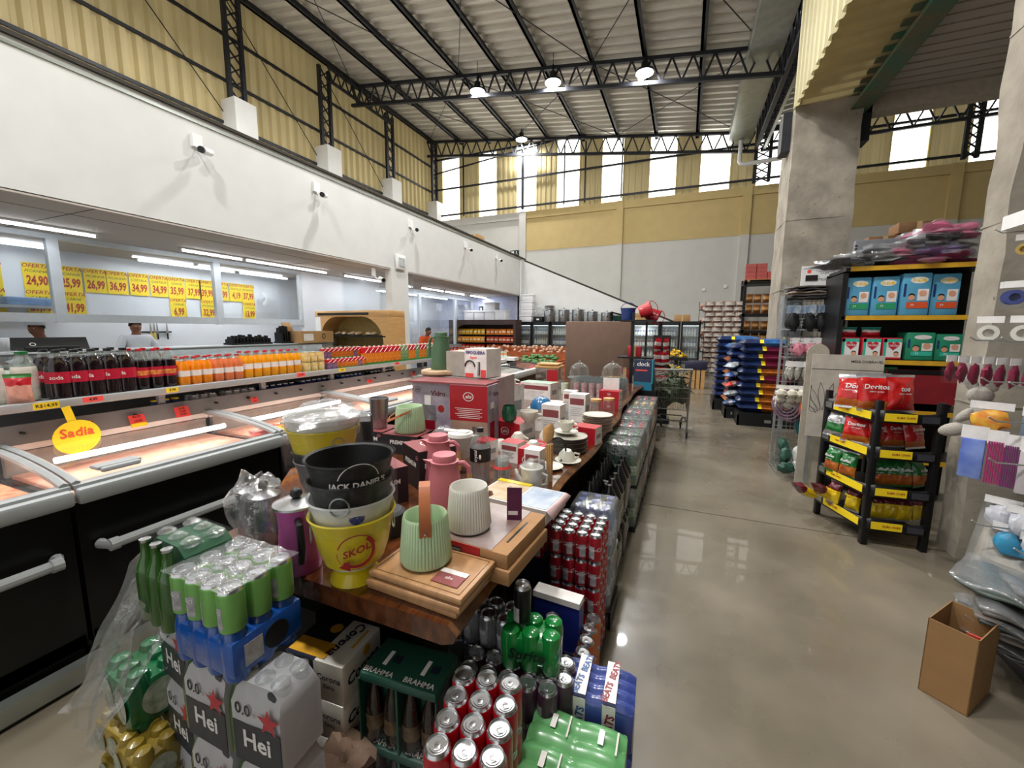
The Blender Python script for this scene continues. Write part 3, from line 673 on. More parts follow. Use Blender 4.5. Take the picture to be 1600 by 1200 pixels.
for k in range(20):
    pr, uu = (gr, ug) if k in (8, 9, 12, 15, 16) else (big, ub)
    lab = 'pale green juice carton among the red topped ones on the shelf' if pr is gr else 'tall red topped juice carton with orange fruit print and green foot'
    for x in (-3.17, -3.24): place(pr, uu, (x, y + k * .077, Z1), 0, lab, 'green juice cartons' if pr is gr else 'tall red juice cartons')
y = 2.99
for k in range(9):
    pr, uu = (smp, up) if k in (0, 1, 7) else (sm, us)
    for z in (0, .102):
        lab = 'small purple juice carton stacked two high on the shelf' if pr is smp else 'small red topped juice carton stacked two high on the shelf'
        place(pr, uu, (-3.17 + (.0 if z == 0 else -.06), y + k * .058, Z1 + z), 0, lab, 'small purple cartons' if pr is smp else 'small red cartons')
# fruit drinks on top rear board
# packs in the gap under the shelf
def mini_pack(y0, n, R, H, m, mc, lab, lay=False, x=-3.37, z=.975, rows_=2):
    o = thing('drink_pack', lab, 'drink pack', (x, y0, z), 0, 'packs of drinks in the gap under the shelf')
    proto = None
    for k in range(n):
        for r in range(rows_):
            c = MB(); c.lathe([(R * .8, 0), (R, .006), (R, H * .86), (R * .78, H * .93), (R * .78, H)], m, 12, None, [m, m, m, mc]) if not lay else c.lathe([(R * .8, 0), (R, .01), (R, H * .6), (R * .35, H * .85), (R * .3, H)], m, 12, T(0, 0, R, 0, PI / 2, 0), [m, m, m, mc])
            if proto is None: proto = c.build('can', o, (-r * R * 2.05, R + k * R * 2.05, 0))
            else:
                q = proto.copy(); COL.objects.link(q); q.parent = o; q.location = (-r * R * 2.05, R + k * R * 2.05, 0)
m_bcan = mat('navy_can', '1d2f6e', .3, .4); m_scan = mat('white_silver_can', 'c9cdd0', .3, .4); m_dglass = mat('dark_bottle_glass', '14130f', .08, coat=.6)
m_alu = mat('aluminium_lid', 'c8cacc', .25, .95, var=.05)
mini_pack(1.27, 5, .03, .13, m_dglass, m_dglass, 'plastic wrapped dark bottles lying under the shelf near the hanging sign', True, rows_=1, x=-3.55)
mini_pack(1.6, 3, .03, .12, mat('water_bottle_blue', '3a4a78', .2), m_ytag, 'small pack of yellow capped bottles under the shelf', rows_=1)
mini_pack(1.85, 3, .031, .12, m_scan, m_alu, 'pack of pale cans under the shelf below the peach bottles')
mini_pack(2.1, 4, .031, .12, m_scan, m_alu, 'second pack of pale cans under the shelf, white with a dark mark')
mini_pack(2.42, 5, .031, .12, m_bcan, m_alu, 'navy blue can pack under the shelf, left one')
mini_pack(2.8, 6, .031, .12, m_bcan, m_alu, 'navy blue can pack under the shelf, behind the upright post')
mini_pack(3.3, 5, .031, .12, mat('blue_can', '20489a', .3, .4), m_alu, 'brighter blue can pack under the cartons with white emblem')
mini_pack(3.75, 7, .031, .12, m_dglass, m_alu, 'dark can pack under the far juice cartons')
# goods bags lying inside the third freezer
for i, (x, y, r, a, b, lab) in enumerate(((-2.72, 2.1, .3, 'c8201c', 'e0a020', 'red frozen food bag with yellow corner lying in the freezer behind the white bucket'), (-2.78, 2.35, -.2, '8a1a20', 'c8b030', 'dark red frozen food bag lying in the freezer, middle of the heap'),
        (-2.8, 2.58, .5, '6a2a20', 'd8c84a', 'brown and yellow frozen bag at the far end of the heap'), (-2.7, 1.97, -.5, 'e03a20', 'e8c030', 'bright orange red frozen bag at the near end of the heap'))):
    t = thing('frozen_bag', lab, 'bag', (x, y, .865), r, 'frozen bags in the freezer')
    pillow(.2, .3, .05, [(.45, mat('fbag%s' % a, a, .3)), (.7, mat('fbag%s' % b, b, .3)), (1, mat('fbag%s' % a, a, .3))], T(0, -.12, .0, -PI / 2), seed=i * 2.3, wr=.3).build('bag_skin', t)

# ================================================================ BUTCHER'S COUNTER
ct = thing('meat_counter', 'long white refrigerated counter behind the drinks shelf', 'counter', (-6.6, .2, 0))
mb = MB(); mb.box(-1.0, 0, 0, 6.2, 0, 1.1, m_white); mb.build('base', ct)
mb = MB(); mb.box(-1.0, .02, 0, 6.2, 1.1, 1.14, m_galv, bv=.008); mb.box(-.5, -.05, 0, 6.2, 1.3, 1.315, m_frame); mb.build('top', ct)
mb = MB(); mb.box(-.04, -.03, 0.05, 6.15, 1.14, 1.3, m_jar); mb.build('front_glass', ct)
MB().tube([(-.12, .1, 1.285), (-.12, 6.1, 1.285)], .012, m_galv, 6).build('rail', ct)
sc = thing('weighing_scale', 'black counter scale with slanted display standing behind the grape bottles', 'scale', (-6.85, 2.35, 1.315), R_(-8))
mb = MB(); mb.box(-.16, .16, -.22, .22, 0, .06, m_dark, bv=.01); mb.build('base', sc)
mb = MB(); mb.add([(.16, -.3, .02), (.16, .3, .02), (.06, .3, .16), (.06, -.3, .16), (0, -.3, .02), (0, .3, .02)], [(0, 1, 2, 3), (4, 3, 2, 5), (0, 3, 4), (1, 5, 2)], m_dark); mb.build('display_housing', sc)
mb = MB(); mb.disc(.025, m_wlabel, T(.125, -.15, .085, 0, R_(45), 0), 16, r0=.018); mb.box(.14, .143, -.05, .2, .05, .06, m_wlabel); mb.build('display_marks', sc)
bk = thing('plastic_bucket', 'translucent white bucket with lid at the left edge behind the green capped bottles', 'bucket', (-6.85, 1.62, 1.315))
mb = MB(); mb.lathe([(.14, 0), (.165, .2)], mat('milky_plastic', 'd6d3c6', .4), 28); mb.build('bucket_body', bk)
mb = MB(); mb.lathe([(.175, .2), (.178, .225), (.16, .235), (.155, .225), (0, .226)], m_white, 28); mb.build('lid', bk)
for k, (y, n) in enumerate(((4.75, 12), (5.4, 4))):
    o = thing('bottle_crate', ('row of black jagged price clip holders on the counter', 'taller cluster of black clips on the counter beside the carton')[k], 'holder', (-6.85, y, 1.315))
    mb = MB(); mb.box(-.12, .12, -.35 if k == 0 else -.1, .35 if k == 0 else .12, 0, .03, m_dark); mb.build('tray', o)
    for i in range(n):
        yy = (-.32 + i * .058) if k == 0 else (-.08 + i * .05); h = (.14 if k == 0 else .3) + random.uniform(-.02, .03)
        c = MB(); c.box(-.1, .1, yy - .012, yy + .012, .03, h * .7, m_dark); c.box(-.05, .03, yy - .018, yy + .018, h * .7, h, m_dark, top=(.01, .004)); c.build('clip', o)
o = thing('cardboard_box', 'open brown cardboard box on the counter, left of the bread rack', 'box', (-6.8, 5.95, 1.315), .1)
m_kraft = mat('brown_cardboard', 'b08a5c', .8, var=.06, scale=20); 
MB().box(-.2, .2, -.42, .42, 0, .22, m_kraft).build('box_body', o)
MB().quad((-.2, -.42, .22), (-.2, -.2, .22), (-.26, -.2, .38), (-.26, -.42, .38), m_kraft).build('flap', o, solid=.004)
MB().box(.2, .202, -.36, -.12, .04, .17, m_wlabel).disc(.05, m_dark, T(.202, .15, .12, 0, PI / 2, 0), 20, r0=.035).build('print', o)
# posters with prices
def poster(y, z, price, lab, h=.42, w=.3):
    o = thing('price_poster', lab, 'poster', (-9.78, y, z), 0, 'yellow price posters on the tiled wall')
    MB().box(0, .004, -w / 2, w / 2, -h, 0, m_ytag).build('sheet', o)
    t = MB(); M = lambda z_: T(.006, 0, z_, PI / 2, 0, PI / 2)
    t.text('OFERTA', .085, m_rink, M(-.05), .25, .012); t.text(random.choice(('CARNE', 'FRANGO', 'PICANHA', 'COSTELA')), .06, mat('green_ink', '3a5a2a', .7), M(-.135), .2, .008)
    t.text(price, .2, mat('poster_red', 'b02a18', .6), M(-.285), .1, .035, wx=.55); t.build('lettering', o)
ys = [3.72, 4.05, 4.36, 4.69, 5.02, 5.33, 5.65, 5.92, 6.23]; pr = ['25,99', '26,99', '36,99', '34,99', '34,99', '35,99', '37,99', '39,99', '39,99']
nm = ['leftmost', 'second', 'third', 'fourth', 'fifth', 'sixth', 'seventh', 'eighth', 'ninth']
for y, p, n in zip(ys, pr, nm): poster(y, 2.62, p, 'yellow price poster reading %s, %s from the left in the top row' % (p.replace(',', ' '), n))
poster(3.73, 2.2, '41,99', 'yellow price poster reading 41 99 in the lower row at the left'); poster(5.33, 2.2, '6,99', 'yellow price poster reading 6 99 hanging in the lower row')
poster(5.92, 2.2, '32,99', 'yellow price poster reading 32 99 hanging in the lower row'); poster(6.56, 2.62, '4,19', 'yellow price poster partly behind the right window post, upper')
poster(6.85, 2.62, '37,99', 'yellow price poster just right of the window post, upper'); poster(6.85, 2.2, '13,99', 'yellow price poster reading 13 99 just right of the window post, lower')
poster(3.32, 2.62, '24,90', 'yellow price poster partly behind the left window post, upper'); poster(3.32, 2.2, '21,90', 'yellow price poster partly behind the left window post, lower')
poster(2.8, 2.62, '9,99', 'yellow price poster at the left photo edge, upper one'); poster(2.8, 2.2, '9,99', 'yellow price poster at the left photo edge, lower one')
# wall fan
fan = thing('wall_fan', 'white caged wall fan behind the right glass panel', 'fan', (-9.72, 7.25, 2.3), R_(-20))
mb = MB()
for r in (.06, .12, .17, .2): mb.tube([(.16 + .03 * (1 - r / .2), r * math.cos(a), r * math.sin(a)) for a in [2 * PI * k / 20 for k in range(20)]], .004, m_frame, 4, True)
for k in range(16):
    a = 2 * PI * k / 16; mb.tube([(.2, 0, 0), (.185, .12 * math.cos(a), .12 * math.sin(a)), (.14, .2 * math.cos(a), .2 * math.sin(a)), (.09, .1 * math.cos(a), .1 * math.sin(a))], .003, m_frame, 4)
mb.build('cage', fan); MB().tube([(0, 0, 0), (.12, 0, 0)], .05, m_white, 12).build('motor', fan)
mb = MB()
for k in range(3): mb.blob(.006, .09, .045, m_white, T(.14, 0, 0) @ Matrix.Rotation(2 * PI * k / 3, 4, 'X') @ T(0, .1, 0, 0, .3, 0), 8, 5)
mb.build('blades', fan)
kr = thing('knife_rack', 'black magnetic knife strip with five knives on the tiled wall', 'knife rack', (-9.78, 4.85, 1.5))
MB().box(0, .02, -.3, .3, -.015, .015, m_dark).build('strip', kr)
for k, (y, h) in enumerate(((-.24, m_dark), (-.06, m_ytag), (.0, m_ytag), (.05, m_dark), (.22, m_dark))):
    b = MB(); b.box(.02, .025, y - .02, y + .02, -.02, .2, m_alu, top=(0, .015)); b = b.build('blade', kr); q = MB(); q.box(.015, .032, y - .012, y + .012, -.15, -.02, h, bv=.003); q.build('handle', kr)
o = thing('storage_tub', 'blue plastic tub seen through the left glass panel on a high ledge', 'tub', (-9.45, 3.05, 1.92)); MB().box(-.2, .2, -.25, .25, 0, .12, mat('blue_tub', '7fa0c8', .4), bv=.02).build('tub_body', o)
struct(MB().box(-9.8, -9.2, 2.4, 3.4, 1.88, 1.92, m_frame).build('trim_41'))

# ================================================================ PEOPLE
m_skin = mat('skin_brown', '8a5a42', .55, var=.06); m_coat = mat('white_coat_cloth', 'dde0e6', .85, var=.03, bump=.3, bscale=14); m_hair = mat('black_hair', '14100e', .7); m_trous = mat('dark_trousers', '2c2e36', .85)
def skinobj(name, pts, edges, rad, m, parent, root=0, lv=1):
    me = bpy.data.meshes.new(name); me.from_pydata(pts, edges, []); me.materials.append(m); o = bpy.data.objects.new(name, me); COL.objects.link(o); o.parent = parent
    sk = o.modifiers.new('skin', 'SKIN'); sk.use_smooth_shade = True
    bm = bmesh.new(); bm.from_mesh(me); l = bm.verts.layers.skin.verify()
    for i, v in enumerate(bm.verts): v[l].radius = rad[i] if hasattr(rad[i], '__len__') else (rad[i], rad[i]); v[l].use_root = (i == root)
    bm.to_mesh(me); bm.free(); ss = o.modifiers.new('sub', 'SUBSURF'); ss.levels = lv; ss.render_levels = lv; return o
def person(loc, rz, label, arms, cap, top=m_coat, H=1.68, lean=0.0, skin=m_skin):
    """faces -Y locally; arms: list of (elbow, wrist) for left, right"""
    o = thing('person', label, 'person', loc, rz); k = H / 1.72; P = []; E = []; R = []
    def v(p, r, par=None):
        P.append((p[0] * k, (p[1] - lean * max(0, p[2] - .95)) * k, p[2] * k)); R.append((r[0] * k, r[1] * k) if hasattr(r, '__len__') else r * k)
        if par is not None: E.append((par, len(P) - 1))
        return len(P) - 1
    pel = v((0, 0, .94), (.15, .1)); w = v((0, 0, 1.12), (.13, .09), pel); ch = v((0, .01, 1.32), (.15, .1), w); nb = v((0, .01, 1.45), (.07, .06), ch); nk = v((0, 0, 1.5), .05, nb)
    hd = v((0, -.01, 1.57), (.068, .078), nk); tp = v((0, -.005, 1.66), (.07, .08), hd); nose = v((0, -.1, 1.585), .012, hd)
    ear1 = v((-.085, .0, 1.585), .012, hd); ear2 = v((.085, 0, 1.585), .012, hd)
    for s in (-1, 1):
        hp = v((s * .09, 0, .88), .085, pel); kn = v((s * .1, -.01, .5), .055, hp); an = v((s * .1, .01, .09), .038, kn); v((s * .11, -.12, .035), (.04, .03), an)
    wr = []
    for s, (el, wt) in zip((-1, 1), arms):
        shd = v((s * .18, .01, 1.41), .055, ch); e = v(el, .04, shd); q = v(wt, .028, e); d = (Vector(wt) - Vector(el)).normalized(); side = Vector((d.y, -d.x, 0)).normalized() if abs(d.z) < .95 else Vector((1, 0, 0))
        pm = v(Vector(wt) + d * .06, (.036, .016), q); wr.append((shd, e, q))
        for f in range(4):
            b = Vector(wt) + d * .1 + side * (f - 1.5) * .02; f1 = v(b, .009, pm); v(b + d * (.05 - .008 * abs(f - 1.3)) + Vector((0, 0, -.025)), .008, f1)
        t = v(Vector(wt) + d * .05 - side * s * .045, .01, pm); v(Vector(wt) + d * .085 - side * s * .055, .009, t)
    skinobj('body', P, E, R, skin, o, 0, 1)
    # clothing: shirt and trousers
    idx = [pel, w, ch, nb]; Q = [P[i] for i in idx]; RR = [(.19 * k, .14 * k), (.17 * k, .13 * k), (.18 * k, .135 * k), (.085 * k, .08 * k)]; EE = [(0, 1), (1, 2), (2, 3)]
    for sh_, e, q in wr:
        a = len(Q); Q += [P[sh_], P[e], tuple(Vector(P[e]).lerp(Vector(P[q]), .6))]; RR += [.078 * k, .06 * k, .048 * k]; EE += [(2, a), (a, a + 1), (a + 1, a + 2)]
    skinobj('shirt', Q, EE, RR, top, o, 0, 2)
    Q = [P[pel]]; RR = [(.165 * k, .12 * k)]; EE = []
    for s in (-1, 1):
        a = len(Q); Q += [(s * .1 * k, 0, .85 * k), (s * .105 * k, -.01, .5 * k), (s * .105 * k, .01, .1 * k)]; RR += [.1 * k, .075 * k, .06 * k]; EE += [(0, a), (a, a + 1), (a + 1, a + 2)]
    skinobj('trousers', Q, EE, RR, m_trous, o, 0, 1)
    hy = -lean * .66 * k
    mb = MB(); n = 14
    def hf(u, v):
        th = 2 * PI * u; ph = v * (1.75 if math.sin(th) > -.2 else 1.15); return (.088 * k * math.sin(ph) * math.cos(th), (.102 * math.sin(ph) * math.sin(th) + .0) * k, (.105 * math.cos(ph)) * k)
    mb.grid(hf, 20, 8, m_hair); mb.build('hair', o, (0, hy - .002, 1.625 * k))
    if cap:
        mb = MB(); mb.lathe([(.1, 0), (.103, .03), (.1, .07), (.08, .1), (.04, .115), (0, .118)], m_coat, 18); mb.build('cap', o, (0, hy - .005, 1.655 * k))
    f = MB()
    for s in (-1, 1): f.blob(.012, .006, .007, m_white, T(s * .032 * k, -.088 * k + hy, 1.61 * k), 8, 5); f.blob(.006, .004, .006, m_dark, T(s * .032 * k, -.094 * k + hy, 1.61 * k), 6, 4)
    f.build('eyes', o); f = MB(); f.blob(.026, .008, .007, mat('lips', '7a4038', .5), T(0, -.083 * k + hy, 1.545 * k), 8, 4); f.build('mouth', o)
    return o
person((-8.5, 2.95, 0), R_(35), 'person in white coat and white cap bending over the counter at the left', [((-.26, -.1, 1.15), (-.1, -.34, 1.12)), ((.26, -.1, 1.15), (.08, -.36, 1.12))], True, lean=.35)
person((-8.4, 2.35, 0), R_(60), 'person with dark hair and white coat at the very left photo edge', [((-.26, -.1, 1.15), (-.12, -.34, 1.1)), ((.26, -.1, 1.15), (.1, -.34, 1.1))], False, lean=.4, H=1.7)
person((-8.8, 4.1, 0), R_(85 + 5), 'person in a white coat and dark cap seen from behind, facing the tiled wall', [((-.3, -.05, 1.17), (-.22, -.26, 1.05)), ((.3, -.05, 1.17), (.22, -.26, 1.05))], False, H=1.72)
# ================================================================ FAR ZONE
m_wood = mat('light_wood', 'c79a62', .5, var=.12, scale=3, stretch=(1, 1, 12)); m_dwood = mat('dark_wood_panel', '3c2a24', .5, var=.15, scale=4)
m_crate = mat('orange_brown_crate_wood', 'a4572c', .6, var=.15, scale=5)
# bread rack with curved hood
o = thing('bread_rack', 'light wooden curved hood bread display beside the white column', 'bread rack', (-7.3, 6.55, 0))
mb = MB(); poly = [(0, 1.2), (.12, 1.35), (.2, 1.55), (.22, 1.72), (0, 1.86)]
mb.box(0, 1.95, .0, .5, 1.83, 1.95, m_wood, bv=.01); mb.box(.08, 1.45, -.006, 0, 1.86, 1.91, m_dark); mb.build('hood', o)
def arch(x0, x1, z0, z1, y0, y1, r, m, name, side):
    mb = MB(); n = 10; pts = []
    for k in range(n + 1):
        a = PI / 2 * k / n; pts.append((x1 - r + r * math.sin(a), z1 - r + r * math.cos(a)) if side > 0 else (x0 + r - r * math.sin(a), z1 - r + r * math.cos(a)))
    outer = (x1, z1) if side > 0 else (x0, z1)
    for k in range(n):
        (ax, az), (bx, bz) = pts[k], pts[k + 1]
        mb.add([(ax, y0, az), (bx, y0, bz), (outer[0], y0, outer[1]), (ax, y1, az), (bx, y1, bz), (outer[0], y1, outer[1])], [(0, 1, 2), (0, 3, 4, 1)], m)
    return mb.build(name, o)
arch(0.15, 1.8, 1.1, 1.83, .0, .45, .55, m_wood, 'arch', 1); arch(0.15, 1.8, 1.1, 1.83, .0, .45, .45, m_wood, 'arch', -1)
MB().box(1.8, 1.95, 0, .5, 0, 1.83, m_wood).build('side_panel', o); MB().box(0.0, .15, 0, .5, 1.0, 1.83, m_white).build('side_panel', o)
MB().box(.1, 1.85, .42, .46, .9, 1.83, mat('olive_back_panel', 'a48c50', .6)).build('back_panel', o)
for z in (1.42, 1.12): MB().box(.1, 1.85, 0, .42, z, z + .025, m_dark).build('shelf_board', o)
mb = MB(); mb.box(.1, 1.85, .0, .45, 0, .9, m_dwood); mb.build('base', o)
m_bread = mat('bread_in_bags', 'b08a5c', .35, col2='e0cdae', scale=25)
bl = thing('bread_loaf', '', 'bread'); mb = MB(); mb.blob(.1, .06, .04, m_bread, T(0, 0, .04), 12, 8, .25); mb.box(-.14, -.09, -.02, .02, .03, .045, m_wlabel); mb.build('loaf', bl)
u = []
for k in range(8): place(bl, u, (-7.1 + k * .2, 6.75 + .05 * (k % 2), 1.445), R_(90 + 20 * (k % 3)), 'bagged bread loaf on the upper board of the wooden bread rack', 'bagged loaves on the bread rack')
for k in range(7): place(bl, u, (-7.05 + k * .22, 6.72, 1.145), R_(80 + 15 * (k % 3)), 'bagged bread loaf on the lower board of the wooden bread rack', 'bagged loaves lower on the bread rack')
# far island: red and yellow juice bottles
g = thing('display_table', 'white low display table carrying red and yellow juice bottles behind the dark green jug', 'table', (-5.4, 8.4, 0))
MB().box(0, 1.5, 0, .6, .8, .88, m_white).build('top', g); MB().box(.05, 1.45, .05, .55, 0, .8, m_dark).build('base', g)
cb = bottle_proto('juice_bottle', mat('red_juice', 'a83024', .2, coat=.4), m_redcap, m_ytag, .27, .045, .014, .84); yb = bottle_proto('juice_bottle', mat('yellow_juice', 'e0b030', .2, coat=.4), m_redcap, m_wlabel, .27, .045, .014, .84)
u1, u2 = [], []
for k in range(14):
    for q in range(2):
        a = (yb, u2, 'yellow juice bottle with red cap on the far display table', 'yellow bottles on the far table') if k % 5 in (0, 4) else (cb, u1, 'red juice bottle with yellow label on the far display table', 'red bottles on the far table')
        place(a[0], a[1], (-5.3 + k * .1, 8.5 + q * .12, .88), 0, a[2], a[3])
dj = bottle_proto('sauce_jar', mat('pale_sauce', 'c8cfc0', .3), m_gcap, m_mlabel, .2, .04, .02)
u = []
for k in range(10): place(dj, u, (-5.25 + (k % 5) * .09, 8.42 + .1 * (k // 5), .88) if 0 else (-4.9 + k * .09, 9.35, .9), 0, 'pale sauce jar with green cap on the second far table', 'sauce jars')
g = thing('display_table', 'second far display table with sauce jars, in front of the produce crates', 'table', (-5.0, 9.25, 0)); MB().box(0, 1.2, 0, .3, .82, .9, m_white).build('top', g); MB().box(.05, 1.15, .05, .25, 0, .82, m_dark).build('base', g)
# person in orange behind
person((-6.75, 9.6, 0), R_(80), 'person with black hair and orange top behind the far end of the carton shelf', [((-.26, -.1, 1.15), (-.1, -.34, 1.12)), ((.26, -.1, 1.15), (.08, -.36, 1.12))], False, top=mat('orange_cloth', 'e0602a', .8), lean=.45, H=1.62)
# produce crates
m_cuke = mat('green_vegetable', '3d6a2c', .5, var=.25, scale=20); m_avo = mat('dark_avocado', '4a4a30', .55, var=.25, scale=20); m_on = mat('onion_skin', 'c08a62', .5, var=.2, scale=12); m_egg = mat('pinkish_egg', 'b08c74', .6, var=.08)
def crate(x0, x1, y0, y1, lab, z=.62):
    o = thing('produce_crate', lab, 'crate', (x0, y0, 0), 0, 'produce crates'); w, d = x1 - x0, y1 - y0
    mb = MB(); mb.box(0, w, 0, d, .12, z, m_crate); mb.build('base', o)
    for nm, b in (('front_board', (0, w, -.02, .02, z - .12, z + .1)), ('back_board', (0, w, d - .03, d, z, z + .24)), ('side_board', (0, .03, 0, d, z, z + .16)), ('side_board', (w - .03, w, 0, d, z, z + .16))): MB().box(*b, m_crate).build(nm, o)
    for x in (.05, w - .05): MB().box(x - .04, x + .04, .05, .13, 0, .12, m_dark).build('foot', o)
    MB().box(w / 2 - .06, w / 2 + .06, -.024, -.02, z - .02, z + .05, m_redtag).build('price_card', o)
    return o
def heap(x0, x1, y0, y1, z, r, m, name, label, cat, group, n, lon=1.0):
    o0 = MB(); o0.blob(r * lon, r, r * .95, m, T(0, 0, r), 9, 6, .15); p = tag(o0.build(name), label, cat, group); first = True
    for k in range(n):
        q = p if first else p.copy()
        if not first: COL.objects.link(q)
        first = False; a, b = random.random(), random.random(); e = (1 - abs(2 * a - 1)) * (1 - abs(2 * b - 1))
        q.location = (x0 + (x1 - x0) * a, y0 + (y1 - y0) * b, z + .18 * b + r * 1.4 * random.random() * e * 2); q.rotation_euler = (random.uniform(-.3, .3), random.uniform(-.3, .3), random.uniform(0, 6.3))
crate(-5.6, -4.4, 9.9, 11.0, 'orange brown wooden crate of dark avocados, left of the cucumber crate'); heap(-5.5, -4.5, 10.05, 10.9, .62, .045, m_avo, 'avocado', 'dark avocado lying in the left produce crate', 'avocado', 'avocados in the left crate', 70, 1.3)
crate(-4.2, -2.95, 9.9, 11.0, 'orange brown wooden crate heaped with green cucumbers'); heap(-4.05, -3.1, 10.05, 10.8, .66, .04, m_cuke, 'cucumber', 'green cucumber in the heaped wooden crate', 'cucumber', 'cucumbers in the crate', 80, 2.4)
crate(-2.8, -1.6, 9.9, 11.0, 'orange brown wooden crate of onions beside the brown panel'); heap(-2.7, -1.7, 10.05, 10.9, .64, .04, m_on, 'onion', 'onion in the wooden crate next to the brown panel', 'onion', 'onions in the crate', 60)
crate(-5.9, -2.4, 11.6, 12.4, 'long rear wooden crate with pale pink eggs and tomatoes', .8); heap(-5.8, -2.5, 11.7, 12.3, .82, .05, m_egg, 'tomato', 'pale pinkish round produce in the long rear crate', 'tomato', 'round produce in the rear crate', 90)
# wide dark arched snack case
o = thing('snack_case', 'dark brown arched wall case full of orange and red snack bags', 'case', (-8.6, 14.1, 0))
MB().box(0, 2.85, 0, .6, 1.75, 1.93, m_dwood).build('hood', o); MB().box(0, .14, 0, .6, 0, 1.75, m_dwood).build('side_panel', o); MB().box(2.75, 2.85, 0, .6, 0, 1.75, m_dwood).build('side_panel', o)
MB().box(.1, 2.8, .55, .6, 0, 1.8, mat('case_back', '2a1d18', .6)).build('back_panel', o)
arch(.14, 2.75, .9, 1.75, .0, .5, .6, m_dwood, 'arch', -1)
for z in (.75, 1.05, 1.35): MB().box(.14, 2.75, .05 + (z - .75) * .3, .55, z, z + .025, m_dark).build('shelf_board', o)
MB().box(.14, 2.75, 0, .55, 0, .7, m_dwood).build('base', o)
def bagmesh(key, w, h, d, bands, seed=1, nu=8, nv=10): return pillow(w, h, d, bands, seed=seed, nu=nu, nv=nv)
for z, cols, nm in ((1.375, [('e0a818', 'yellow'), ('e07818', 'orange')], 'top'), (1.075, [('d88a20', 'golden'), ('b83a20', 'red')], 'middle'), (.775, [('b8281c', 'crimson'), ('c85828', 'rust')], 'bottom')):
    for ci, (c, cn) in enumerate(cols):
        p = bagmesh(c, .17, .22, .08, [(.3, mat('snk' + c, c, .35)), (.6, mat('snkl' + c, c, .35, col2='e8d8b0', scale=40)), (1, mat('snk' + c, c, .35))], seed=z * 3 + ci).build('snack_bag')
        tag(p, '%s snack bag on the %s board of the dark arched case' % (cn, nm), 'snack bag', '%s bags on the %s board' % (cn, nm))
        for k in range(7):
            q = p if k == 0 else p.copy()
            if k: COL.objects.link(q)
            q.location = (-8.25 + ci * 1.25 + k * .17, 14.32 + random.uniform(0, .04), z); q.rotation_euler = (R_(-12), 0, random.uniform(-.2, .2))
# glass door coolers
m_cool = mat('cooler_black_frame', '141416', .4); m_cin = mat('cooler_white_inside', 'c3c8c8', .5); m_cool_l = emis('cooler_light', 'f2f6ff', 3)
pb = MB(); pb.lathe([(.04, 0), (.042, .02), (.042, .16), (.016, .22), (.016, .25)], mat('drink_mixed', '7a3a3a', .3, col2='3a5a8a', scale=3), 10)
def cooler(x0, w, lab, cols):
    o = thing('glass_door_cooler', lab, 'cooler', (x0, 14.9, 0), 0, 'glass door coolers'); 
    mb = MB(); mb.box(0, w, .5, .55, .08, 1.86, m_cin); mb.box(0, .03, 0, .55, 0.08, 1.86, m_cool); mb.box(w - .03, w, 0, .55, 0.08, 1.86, m_cool); mb.box(0, w, 0, .55, 0, .25, m_cool); mb.box(0, w, 0, .55, 1.78, 1.87, m_cool); mb.build('cabinet', o)
    d = MB(); d.box(.03, w - .03, -.012, -.006, .3, 1.76, m_jar); d = d.build('door', o)
    f = MB(); f.box(.02, .06, -.03, 0, .26, 1.78, m_cool); f.box(w - .06, w - .02, -.03, 0, .26, 1.78, m_cool); f.box(.02, w - .02, -.03, 0, .26, .31, m_cool); f.box(.02, w - .02, -.03, 0, 1.73, 1.78, m_cool); f.build('door_frame', d)
    MB().box(w - .09, w - .075, -.06, -.03, .9, 1.3, m_galv).build('handle', d)
    for q in range(4):
        z = .3 + q * .36; s = MB(); s.box(.04, w - .04, .06, .5, z, z + .015, m_cin); s.build('shelf_board', o)
    MB().box(.05, w - .05, .03, .06, 1.72, 1.76, m_cool_l).build('lamp', o)
    return o
cps = {}
def cool_goods(x0, w, z, col, lab, group, n=None):
    if col not in cps:
        mb = MB(); mm = mat('cg' + col, col, .3, var=.2); mb.lathe([(.038, 0), (.04, .015), (.04, .13), (.016, .19), (.016, .22)], mm, 10, None, [mm, m_wlabel if col != 'ffffff' else mm, mm, m_wlabel]); cps[col] = mb.build('drink_bottle'); first = True
    else: first = False
    n = n or int((w - .12) / .09)
    for k in range(n):
        q = cps[col] if first else cps[col].copy()
        if not first: COL.objects.link(q)
        first = False; q.location = (x0 + .09 + k * .09, 15.05, z); tag(q, lab, 'bottle', group)
cx = [(-6.08, .68), (-5.4, .72), (-4.66, .72), (-3.92, .7), (-3.2, .7), (-2.48, .7), (-1.76, .98), (-.76, .62), (-.12, .6)]
cn = ['leftmost glass door cooler beside the snack case', 'second glass door cooler from the snack case', 'third glass door cooler from the snack case', 'glass door cooler partly hidden by the left edge of the brown panel', 'glass door cooler behind the brown panel, left part', 'glass door cooler behind the brown panel, right part', 'bright white glass door cooler right of the brown panel with cold cuts', 'narrow glass door cooler left of the last one', 'rightmost glass door cooler beside the stacked rice']
nm9 = ['beside the snack case', 'second from the snack case', 'third from the snack case', 'at the brown panel edge', 'behind the panel left', 'behind the panel right', 'right of the brown panel', 'left of the last one', 'beside the stacked sacks']
CC = ['3a4a9a', 'c8c8c8', '8a2030', '2a3a7a', 'd0b890', '5a6a9a']
for i, ((x, w), l) in enumerate(zip(cx, cn)):
    cooler(x, w, l, None)
    for q in range(4):
        c = CC[(i * 2 + q) % len(CC)] if i != 8 or q > 1 else ('d8d0c0' if q else '2a3a7a')
        cool_goods(x, w, .315 + q * .36, c, 'bottle on the %s shelf of cooler %s' % (['lowest', 'second', 'third', 'top'][q], nm9[i]), 'bottles in cooler %s row %s' % (l[:28], 'abcd'[q]))
